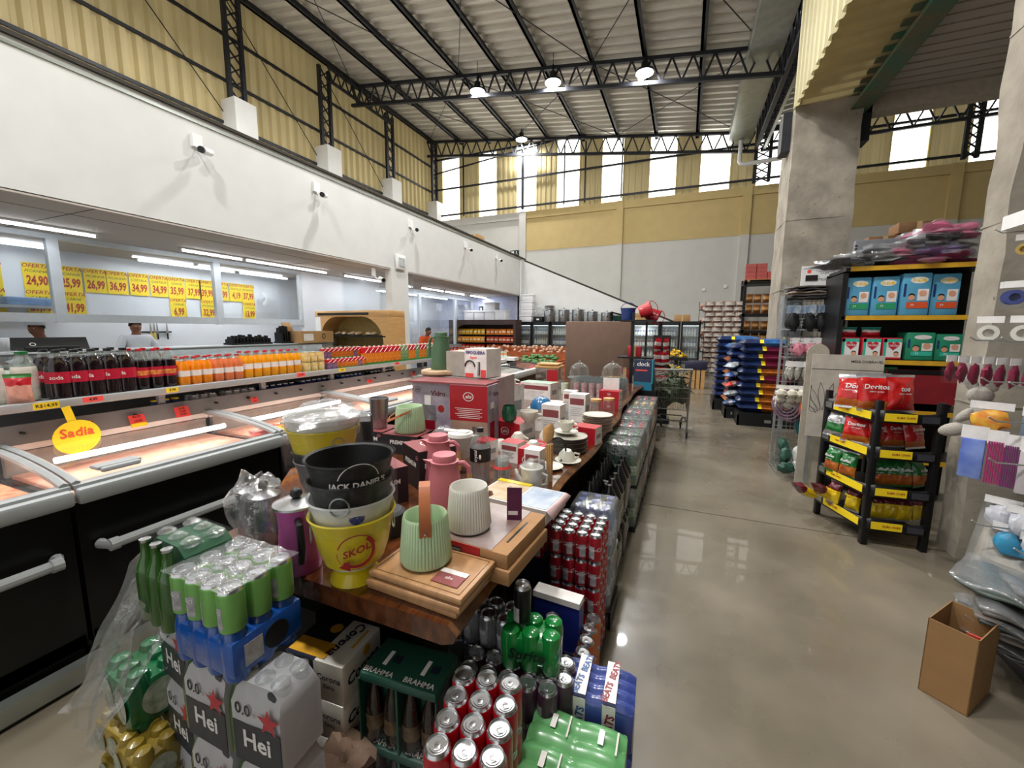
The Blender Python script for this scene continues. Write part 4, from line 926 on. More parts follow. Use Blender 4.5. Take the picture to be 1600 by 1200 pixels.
area('cooler_light', (-1.3, 14.8, 1.7), .1, 8, (1, 1, 1), 'RECTANGLE', 1)
# pots on the coolers
m_pot = mat('brushed_aluminium', 'b9bcbd', .28, .95, var=.1, scale=3, stretch=(1, 1, 20))
def pot(x, y, z, R, H, lab, two=False, lid=True):
    o = thing('aluminium_pot', lab, 'pot', (x, y, z), random.uniform(-.4, .4), 'aluminium pots on the coolers')
    mb = MB(); mb.lathe([(R * .97, 0), (R, .02), (R, H), (R + .01, H + .01)], m_pot, 28); mb.build('pot_body', o)
    if lid: mb = MB(); mb.lathe([(R + .01, H + .01), (R + .008, H + .02), (R * .5, H + .05), (0, H + .055)], m_pot, 28); mb.lathe([(.02, H + .05), (.012, H + .07), (.03, H + .09), (.0, H + .095)], m_dark, 10); mb.build('lid', o)
    for s in (-1, 1): mb = MB(); mb.tube([(s * R, -.07, H * .75), (s * (R + .05), -.05, H * .78), (s * (R + .05), .05, H * .78), (s * R, .07, H * .75)], .01, m_pot, 6); mb.build('handle', o)
    MB().disc(.025, m_dark, T(0, -R - .002, H * .6, PI / 2), 10).build('sticker', o)
    if two: mb = MB(); mb.lathe([(R * .9, H + .06), (R * .9, H + .19), (R * .93, H + .2), (R * .5, H + .22), (0, H + .23)], m_pot, 28); mb.build('stacked_pot', o)
Zc = 1.87
pot(-4.78, 15.15, Zc, .22, .4, 'leftmost tall aluminium pot on the coolers, with a smaller pot on its lid', True); pot(-4.22, 15.15, Zc, .21, .42, 'second aluminium pot on the coolers'); pot(-3.68, 15.15, Zc, .23, .42, 'middle aluminium pot on the coolers with an upright black handle'); pot(-3.15, 15.15, Zc, .2, .34, 'fourth aluminium pot on the coolers'); pot(-2.62, 15.15, Zc, .22, .3, 'rightmost aluminium pot on the coolers, next to the dark basin')
o = tag(MB().lathe([(.2, 0), (.3, .2), (.31, .2), (.29, .19)], mat('dark_green_basin', '234a44', .5), 24).build('plastic_basin', None, (-2.15, 15.15, Zc)), 'dark green plastic basin on the coolers right of the pots', 'basin')
o = tag(MB().lathe([(.26, 0), (.32, .04), (.3, .05), (0, .05)], m_dark, 24).build('frying_pan', None, (-2.2, 15.15, Zc + .24), rot=(0, R_(15), 0)), 'black shallow pan leaning over the dark green basin', 'pan')
o = thing('storage_crate', 'black crate with a plastic bag on it, left of the pots', 'crate', (-5.2, 15.15, Zc)); MB().box(-.18, .18, -.18, .18, 0, .2, m_dark, bv=.01).build('crate_body', o); MB().box(-.05, .05, -.184, -.18, .06, .12, m_wlabel).build('label', o)
o = tag(MB().blob(.2, .17, .17, m_clear, T(0, 0, .17), 14, 9, .5, 4).build('plastic_bag', None, (-5.2, 15.15, Zc + .2)), 'crumpled clear plastic bag on the black crate left of the pots', 'plastic bag')
# white foam boxes
m_foam = mat('white_foam', 'e4e5e8', .8, var=.03)
def foam(x, y, z, w, h, lab, d=.4, rz=0):
    o = thing('foam_box', lab, 'foam box', (x, y, z), rz, 'white foam boxes'); MB().box(-w / 2, w / 2, -d / 2, d / 2, 0, h * .78, m_foam, bv=.01).build('box_body', o); MB().box(-w / 2 - .012, w / 2 + .012, -d / 2 - .012, d / 2 + .012, h * .78, h, m_foam, bv=.01).build('lid', o)
for k, s in enumerate(('left end', 'second from the left', 'third from the left', 'fourth from the left')): foam(-7.75 + k * .44, 14.4, 1.93, .42, .36, 'white foam box on the snack case, %s' % s)
foam(-6.9, 14.45, 2.29, .5, .3, 'wider white foam box on top of the snack case row'); 
for k, s in enumerate(('bottom', 'second', 'third', 'top')): foam(-5.7 + .01 * k, 15.18, 1.87 + k * .26, .46, .26, 'white foam box in the tall column on the left cooler, %s one' % s, .36, .03 * k)
tag(MB().blob(.36, .28, .3, m_clear, T(0, 0, .28), 16, 10, .45, 8).build('plastic_bag', None, (-8.15, 14.4, 1.93)), 'big crumpled clear plastic bag on the left end of the snack case', 'plastic bag')
# brown board
o = thing('brown_panel', 'large flat brown panel standing behind the glassware', 'panel', (-2.08, 7.6, 0)); MB().box(0, 1.2, 0, .04, .1, 1.74, mat('brown_hardboard', '6b5446', .7, var=.08, scale=5), bv=.02).build('board', o)
for x in (.05, 1.1): MB().box(x, x + .06, -.15, .2, 0, .1, m_dark).build('foot', o)
# cardboard cartons behind (on the coolers)
def cbox(x, y, z, w, d, h, lab, rz=0, m=m_kraft, group=None):
    o = thing('cardboard_box', lab, 'box', (x, y, z), rz, group); MB().box(-w / 2, w / 2, -d / 2, d / 2, 0, h, m, bv=.004).build('box_body', o); MB().box(-.025, .025, -d / 2 - .001, d / 2 + .001, 0.001, h + .001, mat('packing_tape', 'c8a878', .3)).build('tape', o); return o
cbox(-1.6, 15.15, Zc, .7, .4, .14, 'flat light brown cardboard box on the coolers, bottom of two'); cbox(-1.65, 15.15, Zc + .14, .6, .4, .14, 'flat light brown cardboard box on the coolers, top of two'); cbox(-.1, 15.15, Zc, .5, .4, .22, 'single brown cardboard box on the rightmost cooler')
# display stand with bucket lids on top
o = thing('display_stand', 'black post stand at the far end of the wooden table holding red and blue goods', 'stand', (-.75, 6.62, 0))
MB().box(-.01, .03, 0, .04, 0, 1.86, m_dark).build('post', o); MB().box(.17, .2, .3, .33, 0, 1.8, m_dark).build('post', o)
for z in (.7, 1.15, 1.72): MB().box(-.2, .32, -.05, .4, z, z + .025, m_dark).build('shelf_board', o)
def bucketlid(x, y, z, c, lab, rx=0, ry=0):
    o = thing('plastic_pail', lab, 'pail', (x, y, z)); o.rotation_euler = (rx, ry, 0); m = mat('pail' + c, c, .25, coat=.3)
    MB().lathe([(.09, 0), (.115, .17), (.12, .17), (.12, .185), (.108, .18), (.085, .01), (0, .01)], m, 24).build('pail_body', o); mb = MB(); mb.tube([(.118 * math.cos(a), .03, .17 + .1 * math.sin(a)) for a in [PI * k / 10 for k in range(11)]], .005, m, 5); mb.build('handle', o)
bucketlid(-.84, 6.75, 1.745, '1f3a78', 'dark blue plastic pail standing on top of the black stand'); bucketlid(-.66, 6.7, 1.86, 'b8242e', 'red plastic pail lying on top of the black stand, left one', 0, R_(70)); bucketlid(-.56, 6.84, 1.86, 'a01c28', 'red plastic pail lying tilted on top of the black stand, right one', 0, R_(115))
for i, (x, y, z, w, h, c, l) in enumerate(((-.72, 6.8, 1.175, .2, .16, 'b01c2c', 'red cardboard box on the middle board of the black stand'), (-.55, 6.72, .725, .2, .2, 'a8222c', 'red box on the lower board of the black stand'), (-.85, 6.8, .725, .14, .26, '8a2a2c', 'dark red box on the lower board of the black stand, left'))):
    cbox(x, y, z, w, .14, h, l, 0, mat('cb' + c, c, .5))
o = thing('clock_box', 'blue and dark box with white lettering clock at the far table end', 'box', (-.52, 6.25, .72), R_(-8))
MB().box(-.13, .13, -.05, .05, .12, .44, mat('navy_box_print', '2a3550', .45)).box(.125, .14, -.055, .055, .1, .45, mat('teal_edge', '3a9ab8', .4)).box(-.13, .13, -.05, .05, 0, .12, mat('teal_box', '2a7a98', .4)).build('box_body', o)
MB().text('clock', .085, m_wlabel, T(0, -.052, .38, PI / 2), bold=.02).box(-.1, .06, -.0515, -.05, .28, .3, m_redtag).build('lettering', o)
tag(MB().box(-.17, .17, -.1, .3, .0, .72, m_dark).build('side_stool', None, (-.5, 6.25, 0)), 'dark low stand under the clock box', 'stand')
# bags red/white hanging
p = pillow(.16, .24, .05, [(.2, m_wlabel), (.45, mat('redbag', 'b02030', .35)), (.7, m_wlabel), (1, mat('redbag', 'b02030', .35))], seed=2).build('snack_bag'); k = 0
for z in (.72, 1.0, 1.22):
    for x in (-.42, -.27):
        q = p if k == 0 else p.copy()
        if k: COL.objects.link(q)
        q.location = (x, 7.45, z); q.rotation_euler = (0, .1 * (-1) ** k, .2 * k); tag(q, 'red and white striped bag hanging behind the shopping trolley', 'snack bag', 'striped bags on the peg strip'); k += 1
o = thing('peg_strip', 'black upright strip holding red and white bags behind the trolley', 'stand', (-.35, 7.52, 0)); MB().box(-.14, .14, 0, .03, 0, 1.5, m_dark).build('panel', o); MB().box(-.18, .18, -.2, .2, 0, .06, m_dark).build('base', o)
# bananas
o = thing('fruit_stand', 'dark two tier stand with slatted wooden foot holding yellow fruit', 'stand', (-.5, 12.4, 0))
MB().box(0, .62, 0, .6, .74, .82, m_dark).build('tray', o); MB().box(0, .62, -.1, .6, .42, .47, m_dark).build('tray', o)
for x in (0, .14, .28, .42, .55): MB().box(x, x + .07, -.12, -.09, 0, .42, m_wood).build('slat', o)
MB().box(.02, .6, 0, .55, 0, .42, m_dwood).box(.28, .34, .2, .3, .47, .74, m_dwood).build('core', o)
o = thing('wooden_crate', 'small slatted wooden crate with dark goods right of the yellow fruit', 'crate', (.12, 12.2, 0))
for x in (0, .12, .24, .36): MB().box(x, x + .09, 0, .02, 0, .52, m_wood).build('slat', o)
MB().box(0, .45, .02, .5, 0, .5, m_dwood).build('core', o); MB().box(-.06, .5, -.03, .55, .52, .74, mat('indigo_tub', '25263e', .5), bv=.02).build('tub', o)
m_ban = mat('yellow_fruit_skin', 'e6bb2a', .5, var=.12, scale=6)
b = MB(); b.tube([(.09 * math.cos(a), .09 * math.sin(a), .02) for a in (-.2, .2, .6, 1.0, 1.4)], [.006, .017, .019, .017, .006], m_ban, 7); p = b.build('banana')
for k in range(80):
    q = p if k == 0 else p.copy()
    if k: COL.objects.link(q)
    if k < 55: a, bb = random.random(), random.random(); q.location = (-.48 + .5 * a, 12.42 + .5 * bb, .82 + .2 * (1 - abs(2 * a - 1)) * random.uniform(.3, 1)); l = 'yellow banana in the heap on the upper tray of the fruit stand', 'bananas on the upper tray'
    else: q.location = (-.45 + .5 * random.random(), 12.34 + .1 * random.random(), .47 + .1 * random.random()); l = 'yellow banana on the lower tray of the fruit stand', 'bananas on the lower tray'
    q.rotation_euler = (random.uniform(-.6, .6), random.uniform(-.6, .6), random.uniform(0, 6.3)); tag(q, l[0], 'banana', l[1])
# rice / pasta stack
m_rice = mat('white_sack_print', 'cfc2b4', .5, col2='9c6a5c', scale=18); p = pillow(.36, .19, .3, [(.25, m_rice), (.7, mat('sack_white', 'ddd6cc', .5)), (1, m_rice)], T(0, -.15, 0, 0, 0, 0), seed=5, nu=8, nv=8, crimp=.02).build('rice_sack'); first = True
for r in range(14):
    for c in range(4):
        q = p if first else p.copy()
        if not first: COL.objects.link(q)
        first = False; q.location = (.72 + c * .33 + .08 * (r % 2), 16.9 + random.uniform(-.03, .03), .02 + r * .185); q.rotation_euler = (0, 0, random.uniform(-.12, .12)); tag(q, 'pale printed sack in the tall stack against the far wall', 'sack', 'pale sacks in the tall stack')
o = thing('wire_bin', 'wire bin with packets at the left side of the tall sack stack', 'bin', (.45, 16.6, 0))
for z in (.3, .8, 1.3, 1.8, 2.3):
    MB().box(0, .2, 0, .4, z, z + .02, m_steel).build('shelf_board', o)
for x in (0, .2): MB().bar((x, 0, 0), (x, 0, 2.6), .02, m_steel).build('post', o)
p = pillow(.16, .24, .12, [(.3, mat('pk1', 'c8b0a0', .4)), (.6, mat('pk2', 'a84a3a', .4)), (1, mat('pk1', 'c8b0a0', .4))], seed=9, nu=7, nv=7).build('packet')
for k, z in enumerate((.32, .82, 1.32, 1.82, 2.32)):
    q = p if k == 0 else p.copy()
    if k: COL.objects.link(q)
    q.location = (.55, 16.8, z); tag(q, 'upright packet on the wire bin, %s level from the floor' % ['first', 'second', 'third', 'fourth', 'fifth'][k], 'packet', 'packets on the wire bin')
# pallet racking on the right of the far wall
o = thing('pallet_rack', 'tall black pallet rack with goods against the far wall beside the concrete pillar', 'rack', (1.75, 15.9, 0))
for x in (0, 1.3):
    for y in (0, .8): MB().box(x, x + .08, y, y + .08, 0, 3.3 if y else 3.25, m_dark).build('post', o)
for z in (.1, 1.5, 2.05, 3.1):
    MB().box(0, 1.4, 0, .85, z, z + .09, m_dark).build('beam', o)
p = MB().box(-.15, .15, -.12, .12, 0, .13, mat('salmon_carton', 'c0605a', .6)).box(-.151, .151, -.05, .05, .03, .1, mat('carton_band', 'd89088', .6)).build('carton'); k = 0
for r, n in enumerate((3, 3, 2, 2)):
    for c in range(n):
        q = p if k == 0 else p.copy()
        if k: COL.objects.link(q)
        q.location = (1.95 + c * .32 + .0 * r, 16.3, 3.26 + r * .135); tag(q, 'small salmon red carton stacked on the top of the pallet rack', 'carton', 'salmon cartons on the rack top'); k += 1
tag(MB().box(-.6, .6, -.4, .4, 0, .02, m_wood).box(-.6, -.5, -.4, .4, -.05, 0, m_wood).box(.5, .6, -.4, .4, -.05, 0, m_wood).build('wooden_pallet', None, (2.4, 16.3, 3.24)), 'thin wooden pallet under the salmon cartons on the rack top', 'pallet')
p = bagmesh('x', .24, .3, .16, [(.4, mat('brn1', '8a5a34', .4)), (.7, mat('brn2', 'd8a060', .4)), (1, mat('brn1', '8a5a34', .4))], 7).build('goods_bag'); k = 0
for z, n in ((.22, 5), (.55, 5), (.95, 5), (1.2, 5), (1.6, 5), (2.15, 4), (2.5, 3)):
    for c in range(n):
        q = p if k == 0 else p.copy()
        if k: COL.objects.link(q)
        q.location = (1.95 + c * .25, 16.15 + .03 * (c % 2), z); q.rotation_euler = (0, 0, .2 * (c % 3 - 1)); tag(q, 'brown and golden bag stacked inside the black pallet rack', 'bag', 'brown bags in the pallet rack'); k += 1
MB().bar((0, .05, 0), (0, .05, 0.01), .01, m_dark)
# wall switches
for x, z in ((.6, 3.15), (1.35, 3.25)): tag(MB().box(-.06, .06, -.03, 0, -.06, .06, m_white, bv=.005).build('wall_box', None, (x, 17.985, z)), 'small white wall box on the far wall, %s' % ('left of two' if x < 1 else 'right one with the camera'), 'wall box')
# boxes on mezzanine edge
cbox(-6.3, 12.2, 4.34, .2, .5, .22, 'small pale box standing on the mezzanine ledge'); 
# ---- shopping trolley
m_cart = mat('dull_trolley_wire', '77756c', .35, .7, var=.1)
ct = thing('shopping_trolley', 'wire shopping trolley full of dark green leaves standing in the aisle', 'trolley', (-.13, 6.45, 0), 0)
mb = MB(); TL = [(-.29, -.05, 1.0), (.27, -.05, 1.02), (.27, .75, .92), (-.29, .75, .9)]; BL = [(-.24, .02, .42), (.22, .02, .42), (.2, .62, .5), (-.22, .62, .5)]
mb.tube(TL, .009, m_cart, 6, True); mb.tube(BL, .007, m_cart, 6, True)
for t in (.22, .45, .7): mb.tube([tuple(Vector(a).lerp(Vector(b), t)) for a, b in zip(TL, BL)], .005, m_cart, 5, True)
for s in range(4):
    a, b, c, d = TL[s], TL[(s + 1) % 4], BL[s], BL[(s + 1) % 4]; n = 18
    for k in range(n): mb.bar(Vector(a).lerp(Vector(b), k / n), Vector(c).lerp(Vector(d), k / n), .004, m_cart)
for k in range(12): mb.bar(Vector(BL[0]).lerp(Vector(BL[1]), k / 12), Vector(BL[3]).lerp(Vector(BL[2]), k / 12), .004, m_cart)
mb.build('basket', ct)
MB().tube([(-.29, -.07, 1.01), (.27, -.07, 1.03)], .016, mat('grey_grip', '8d8a80', .5), 8).build('handle', ct)
fr = MB()
for s in (-1, 1):
    x = s * .25; fr.tube([(x, -.03, 1.0), (x * .98, 0, .6), (x * .95, .03, .4), (x * .95, .0, .12)], .012, m_cart, 7); fr.tube([(x * .95, .03, .3), (x * .7, .6, .2), (x * .6, .66, .12)], .012, m_cart, 7)
fr.tube([(-.24, .02, .25), (.24, .02, .25)], .01, m_cart, 6); fr.tube([(-.24, .02, .25), (-.16, .6, .22), (.16, .6, .22), (.24, .02, .25)], .009, m_cart, 6); fr.build('frame', ct)
for x, y in ((-.24, 0), (.24, 0), (-.15, .67), (.15, .67)):
    w = MB(); w.box(x - .022, x + .022, y - .015, y + .03, .06, .13, m_cart); w.lathe([(.0, -.013), (.05, -.013), (.058, -.006), (.058, .006), (.05, .013), (0, .013)], m_dark, 16, T(x, y + .02, .058, 0, PI / 2, 0)); w.build('castor', ct)
m_leaf = mat('dark_green_leaves', '2c3a26', .5, var=.3, scale=14, col2='56624a'); 
p = None
for k in range(70):
    x0, y0 = random.uniform(-.2, .2), random.uniform(.05, .55); a = random.uniform(0, 6.3); L = random.uniform(.15, .28); zz = random.uniform(.55, .95); out = Vector((math.cos(a), math.sin(a), .25))
    if p is None or k < 6:
        mb = MB(); N = 7
        mb.grid(lambda u, v: (out.normalized().x * 0 + v * .26, (u - .5) * .05 * math.sin(PI * min(1, v * .97 + .03)), .1 * v - .13 * v * v + .008 * abs(u - .5)), 2, N, m_leaf); p = mb.build('leaf_stalk', solid=.002)
        q = p
        protos = globals().setdefault('_lp', []); protos.append(p)
    else: q = random.choice(_lp).copy(); COL.objects.link(q)
    q.location = (-.13 + x0 * .8, 6.45 + y0, zz - .04); q.rotation_euler = (random.uniform(-.5, .5), random.uniform(-.8, .1), a); q.scale = (L / .2,) * 3
    tag(q, 'long dark green leaf in the heap filling the shopping trolley', 'leaf', 'leaves in the trolley')
lm_ = MB(); lm_.blob(.24, .32, .2, m_leaf, T(0, 0, 0), 16, 10, .5, 3); o = tag(lm_.build('leaf_heap', None, (-.14, 6.77, .66)), 'dense tangle of dark leaves low inside the shopping trolley', 'leaves', None, 'stuff')
# ================================================================ RIGHT SIDE
# --- dog food bags on black pallets
m_dfb = mat('navy_bag_print', '1a2950', .3, var=.25, scale=8); m_dfl = mat('pale_blue_print', '3f78b0', .3, col2='1c3a78', scale=9); m_dfm = mat('maroon_bag_print', '6b1c3a', .3, var=.2, scale=8); m_dfo = mat('orange_bag_print', 'c0702a', .3, col2='6a3020', scale=10); m_tan = mat('tan_print', 'b08a70', .4)
def fbag(w, d, h, left, right, seed):
    """lying sack: x width, y depth, z thickness"""
    mb = MB()
    for s in (1, -1):
        def fn(u, v):
            e = (max(0, 1 - abs(2 * u - 1) ** 4) * max(0, 1 - abs(2 * v - 1) ** 5)) ** .45; n = noise.noise(Vector((u * 6 + seed, v * 4, s)))
            return ((u - .5) * w, (v - .5) * d, h / 2 + s * h / 2 * e * (1 + .18 * n))
        mb.grid(fn, 14, 8, left, (lambda u, v: m_tan if u < .012 else left if u < .36 + .08 * math.sin(v * 5) + (.04 if s < 0 else 0) else m_ytag if u < .372 + .08 * math.sin(v * 5) else right))
    return mb
def pallet(x0, x1, y0, y1, lab):
    o = thing('black_pallet', lab, 'pallet', (x0, y0, 0), 0, 'black pallets under the sacks'); w, d = x1 - x0, y1 - y0
    mb = MB(); mb.box(0, w, 0, d, .17, .21, m_dark); mb.box(0, w, 0, .03, .0, .17, m_dark); mb.box(0, .03, 0, d, 0, .17, m_dark); mb.build('deck', o); MB().box(w * .5, w * .62, -.003, 0, .07, .12, m_galv).build('plate', o)
pallet(.9, 1.7, 7.75, 8.6, 'black plastic pallet under the front stack of navy sacks'); pallet(.75, .96, 8.3, 9.0, 'black pallet edge seen left of the front pallet'); pallet(.6, 1.44, 9.1, 9.9, 'black pallet under the rear row of navy sacks')
pm = {}
def df(kind):
    if kind not in pm: pm[kind] = (fbag(.8, .48, .14, m_dfb, {'m': m_dfm, 'o': m_dfo, 'b': m_dfl}[kind], ord(kind)).build('pet_food_sack'), [])
    return pm[kind]
seq = 'oooomommmb'
nm10 = ['bottom', 'second', 'third', 'fourth', 'fifth', 'sixth', 'seventh', 'eighth', 'ninth', 'topmost']
for r in range(10):
    o, u = df(seq[r]); 
    q = place(o, u, (1.3 + .015 * (-1) ** r, 8.1, .215 + r * .122), R_(2 * (-1) ** r)); q['label'] = 'navy pet food sack with %s end in the front stack, %s from the floor' % ({'m': 'maroon', 'o': 'orange', 'b': 'pale blue'}[seq[r]], nm10[r]) if r not in (0, 9) else 'navy pet food sack, %s of the front stack' % nm10[r]; q['category'] = 'sack'; q['group'] = 'navy sacks in the front stack'
for r in range(9):
    o, u = df('b' if r > 6 else 'o'); q = place(o, u, (1.0, 8.75 + .02 * (-1) ** r, .215 + r * .125), R_(90 + 4 * (-1) ** r)); tag(q, 'navy sack in the left rear stack beside the front stack, %s' % nm10[r], 'sack', 'navy sacks in the left rear stack')
for r in range(10):
    o, u = df('m' if r % 3 else 'b'); q = place(o, u, (1.0, 9.5, .215 + r * .125), R_(3 * (-1) ** r)); tag(q, 'navy sack in the hindmost stack behind the front stack, %s' % nm10[r], 'sack', 'navy sacks in the hindmost stack')
# loose small bags on the left of the stack
cols = [('2c4a86', 'blue'), ('2a5a6a', 'teal'), ('9aa4ac', 'grey'), ('22386c', 'dark blue'), ('c83a2c', 'red'), ('3a6a7a', 'sea blue')]
for i in range(10):
    c, cnm = cols[i % 6]; o = pillow(.22, .26, .1, [(.35, mat('lb' + c, c, .3)), (.6, mat('lbw' + c, 'd8d4cc', .3, col2=c, scale=20)), (1, mat('lb' + c, c, .3))], T(0, .1, .04, R_(75)), seed=i, nu=8, nv=8).build('small_feed_bag', None, (.83 - .0 * i, 8.35 + (i % 2) * .1, .22 + (i // 2) * .17), rot=(0, 0, R_(80 + i * 7)))
    tag(o, 'small %s feed bag poking out left of the navy sacks, %s pile level' % (cnm, nm10[i // 2]), 'bag', 'small feed bags')
# --- wire display stand with hanging household goods
m_wire = mat('zinc_wire', 'b9bdbe', .35, .8); ws = thing('wire_display_stand', 'tall zinc wire stand crowded with household goods before the concrete pillar', 'stand', (.98, 5.2, 0), R_(0))
def wgrid(mb, o, ux, uy, nx, ny, r=.003):
    o, ux, uy = Vector(o), Vector(ux), Vector(uy)
    for i in range(nx + 1): mb.bar(o + ux * i / nx, o + ux * i / nx + uy, r * 1.6, m_wire)
    for j in range(ny + 1): mb.bar(o + uy * j / ny, o + uy * j / ny + ux, r * 2.2, m_wire)
mb = MB(); wgrid(mb, (.05, .35, .1), (.5, 0, 0), (0, 0, 1.95), 12, 30); wgrid(mb, (.52, 0, 1.0), (0, .35, 0), (0, 0, 1.0), 7, 14); mb.build('grid_panel', ws)
for x, y in ((.53, 0), (.53, .35), (.05, .35)): MB().bar((x, y, 0), (x, y, 2.1), .022, m_wire).build('post', ws)
for z, h in ((1.62, .1), (1.3, .14), (1.42, .1)):
    mb = MB(); wgrid(mb, (.05, 0, z), (.48, 0, 0), (0, .35, 0), 12, 7); wgrid(mb, (.05, 0, z), (.48, 0, 0), (0, 0, h), 14, 3); mb.build('wire_basket', ws)
mb = MB(); wgrid(mb, (.3, .0, .02), (.28, 0, 0), (0, 0, .17), 10, 2); wgrid(mb, (.05, .55, .02), (.25, -.55, 0), (0, 0, .17), 14, 2); wgrid(mb, (.05, .0, .03), (.5, 0, 0), (0, .5, 0), 12, 7); mb.build('floor_basket', ws)
MB().box(.18, .53, .34, .355, 2.05, 2.3, m_white).box(.22, .33, .33, .34, 2.14, 2.2, m_ink).text('LOJA DE', .035, m_ink, T(.42, .337, 2.22, PI / 2)).text('UTILIDADES', .035, m_ink, T(.41, .337, 2.15, PI / 2)).disc(.02, m_redtag, T(.25, .338, 2.24, PI / 2), 12).build('header_board', ws)
MB().box(.03, .52, 0, .34, 1.6, 1.61, m_wire).build('shelf_board', ws)
def hangs(name, lab, cat, group, pts, mk, rz=None):
    p = mk(); k = 0
    for pt in pts:
        q = p if k == 0 else dup_flat(p); k += 1
        q.location = (pt[0] + .07, pt[1], pt[2]); q.rotation_euler = (0, random.uniform(-.08, .08), (rz or 0) + random.uniform(-.2, .2)); tag(q, lab, cat, group)
def dup_flat(p): q = p.copy(); COL.objects.link(q); return q
m_clip = mat('clip_blue_card', '4a6a8a', .5, col2='c8ccd0', scale=14)
def packm(w, h, d, mtop, mbody, film_=True):
    def f():
        mb = MB(); mb.box(-w / 2, w / 2, -.003, .003, -h * .3, 0, mtop); mb.add([(0, 0, 0)], [], mbody); mb.blob(w * .48, d, h * .34, mbody, T(0, -d * .5, -h * .63), 10, 7, .35, w * 40)
        if film_: mb.box(-w / 2, w / 2, -.006, .004, -h, 0, m_wrap)
        return mb.build('blister_pack')
    return f
hangs('blister_pack', 'blue card pack with dark tool hanging high on the wire stand', 'pack', 'dark tool packs on the wire stand', [(.99 + i * .13, 5.2, 1.86) for i in range(4)] + [(.99 + i * .13, 5.3, 1.86) for i in range(4)], packm(.11, .28, .03, m_clip, m_dark))
hangs('blister_pack', 'clear hanging bag of pinkish red clothes pegs on the wire stand', 'bag', 'pink peg bags', [(1.05 + .1 * (i % 3), 5.2 + .08 * (i // 3), 1.52) for i in range(6)], packm(.12, .2, .04, m_wlabel, mat('pink_pegs', 'b04a62', .4, col2='d89aa8', scale=40)))
hangs('clothes_hanger_pack', 'pack of grey white brushes hanging below the wire basket', 'pack', 'grey brush packs', [(1.0 + .07 * (i % 5), 5.18 + .07 * (i // 5), 1.27) for i in range(10)], packm(.07, .2, .03, m_wlabel, mat('grey_bristle', '9a968c', .7, var=.3, scale=40)))
hangs('sponge_pack', 'white mesh scouring sponge in a cluster on the wire stand', 'sponge', 'white sponges', [(.92 + .09 * (i % 3), 5.1 + .06 * (i // 3), 1.02 - .07 * (i // 3)) for i in range(9)], packm(.1, .13, .05, m_wlabel, mat('cream_mesh', 'd8d2c0', .7, var=.2, scale=30)))
def brush():
    mb = MB(); mb.tube([(0, 0, 0), (0, -.005, -.05), (0, -.01, -.07)], [.004, .008, .004], mat('pink_plastic', 'c85a98', .4), 6); mb.tube([(0, 0, -.07), (0, 0, -.12), (0, 0, -.25)], [.012, .022, .014], random.choice((mat('neon_yellow', 'c8d860', .5), mat('neon_orange', 'e0703a', .5))), 7); return mb.build('bottle_brush')
hangs('bottle_brush', 'pink topped bottle brush with bright bristles hanging on the wire stand', 'brush', 'bottle brushes', [(1.12 + .032 * i, 5.12 + .02 * (i % 2), .96) for i in range(10)], brush)
hangs('bottle_brush', 'orange bristled brush hanging in the row of bottle brushes', 'brush', 'orange bottle brushes', [(1.14 + .05 * i, 5.1, .95) for i in range(5)], brush)
def coil():
    mb = MB()
    for r in (.07, .1, .13): mb.tube([(r * math.cos(a), random.uniform(-.01, .01), -.17 + r * 1.15 * math.sin(a)) for a in [2 * PI * k / 18 for k in range(18)]], .007, mat('mauve_cord', '8a6a7c', .5), 6, True)
    mb.box(-.13, .13, -.015, .015, -.33, 0, m_wrap); return mb.build('cord_coil')
hangs('cord_coil', 'mauve coiled cord in a clear bag hanging on the wire stand', 'cord', 'mauve coiled cords', [(1.0, 5.12, .97), (1.03, 5.2, .93), (1.0, 5.28, .97)], coil)
hangs('cloth_pack', 'dark teal cloth pack hanging under the bottle brushes', 'pack', 'teal cloth packs', [(1.12 + .07 * i, 5.22, .72) for i in range(6)], packm(.08, .24, .03, mat('mauve_card', '6a4a62', .5), mat('teal_cloth', '1e5a5e', .6)))
m_gn = mat('dark_green_net', '1f4a3a', .5, var=.3, scale=30)
for i in range(9):
    c = [m_gn, mat('white_mesh', 'c8ccc4', .5, var=.2), m_gn, mat('brown_mesh', '4a3a30', .6)][i % 4]; mb = MB(); mb.blob(.09, .05, .06, c, None, 12, 8, .5, i); mb.blob(.095, .055, .066, m_wrap, None, 12, 8, .5, i)
    o = mb.build('net_bag', None, (1.1 + .11 * (i % 4), 5.08 + .12 * (i // 4), .13 + .09 * (i // 4) + .04 * (i % 2)), rot=(.4, .3 * i, i)); tag(o, '%s net bag in the floor basket of the wire stand' % ['dark green', 'whitish', 'dark green', 'brown'][i % 4], 'bag', 'net bags in the floor basket %s' % 'abad'[i % 4])
for i in range(5):
    mb = MB(); mb.grid(lambda u, v: ((u - .5) * .46, (v - .5) * .3, .012 * noise.noise(Vector((u * 5, v * 5, i * 3)))), 12, 8, [mat('dark_cloth', '3a3638', .8), mat('grey_cloth', '6a6460', .8), mat('tan_cloth', '8a7a6c', .8)][i % 3]); o = mb.build('folded_cloth', None, (1.25 + .02 * (i % 2), 5.36, 1.94 + i * .028), solid=.018, rot=(0, 0, .1 * (i - 2))); tag(o, 'folded %s cloth on top of the wire stand, %s' % (['dark', 'grey', 'tan'][i % 3], nm10[i]), 'cloth', 'folded cloths')
MB_h = MB(); MB_h.tube([(1.5, 5.0, 1.28), (1.42, 5.0, 1.22), (1.36, 5.0, 1.05), (1.36, 5.0, .85), (1.4, 5.0, .68), (1.48, 5.0, .55)], .012, mat('white_hose', 'c8ccc8', .4), 8); tag(MB_h.build('white_hose'), 'white curved tube hanging in front of the bottle brushes', 'tube')
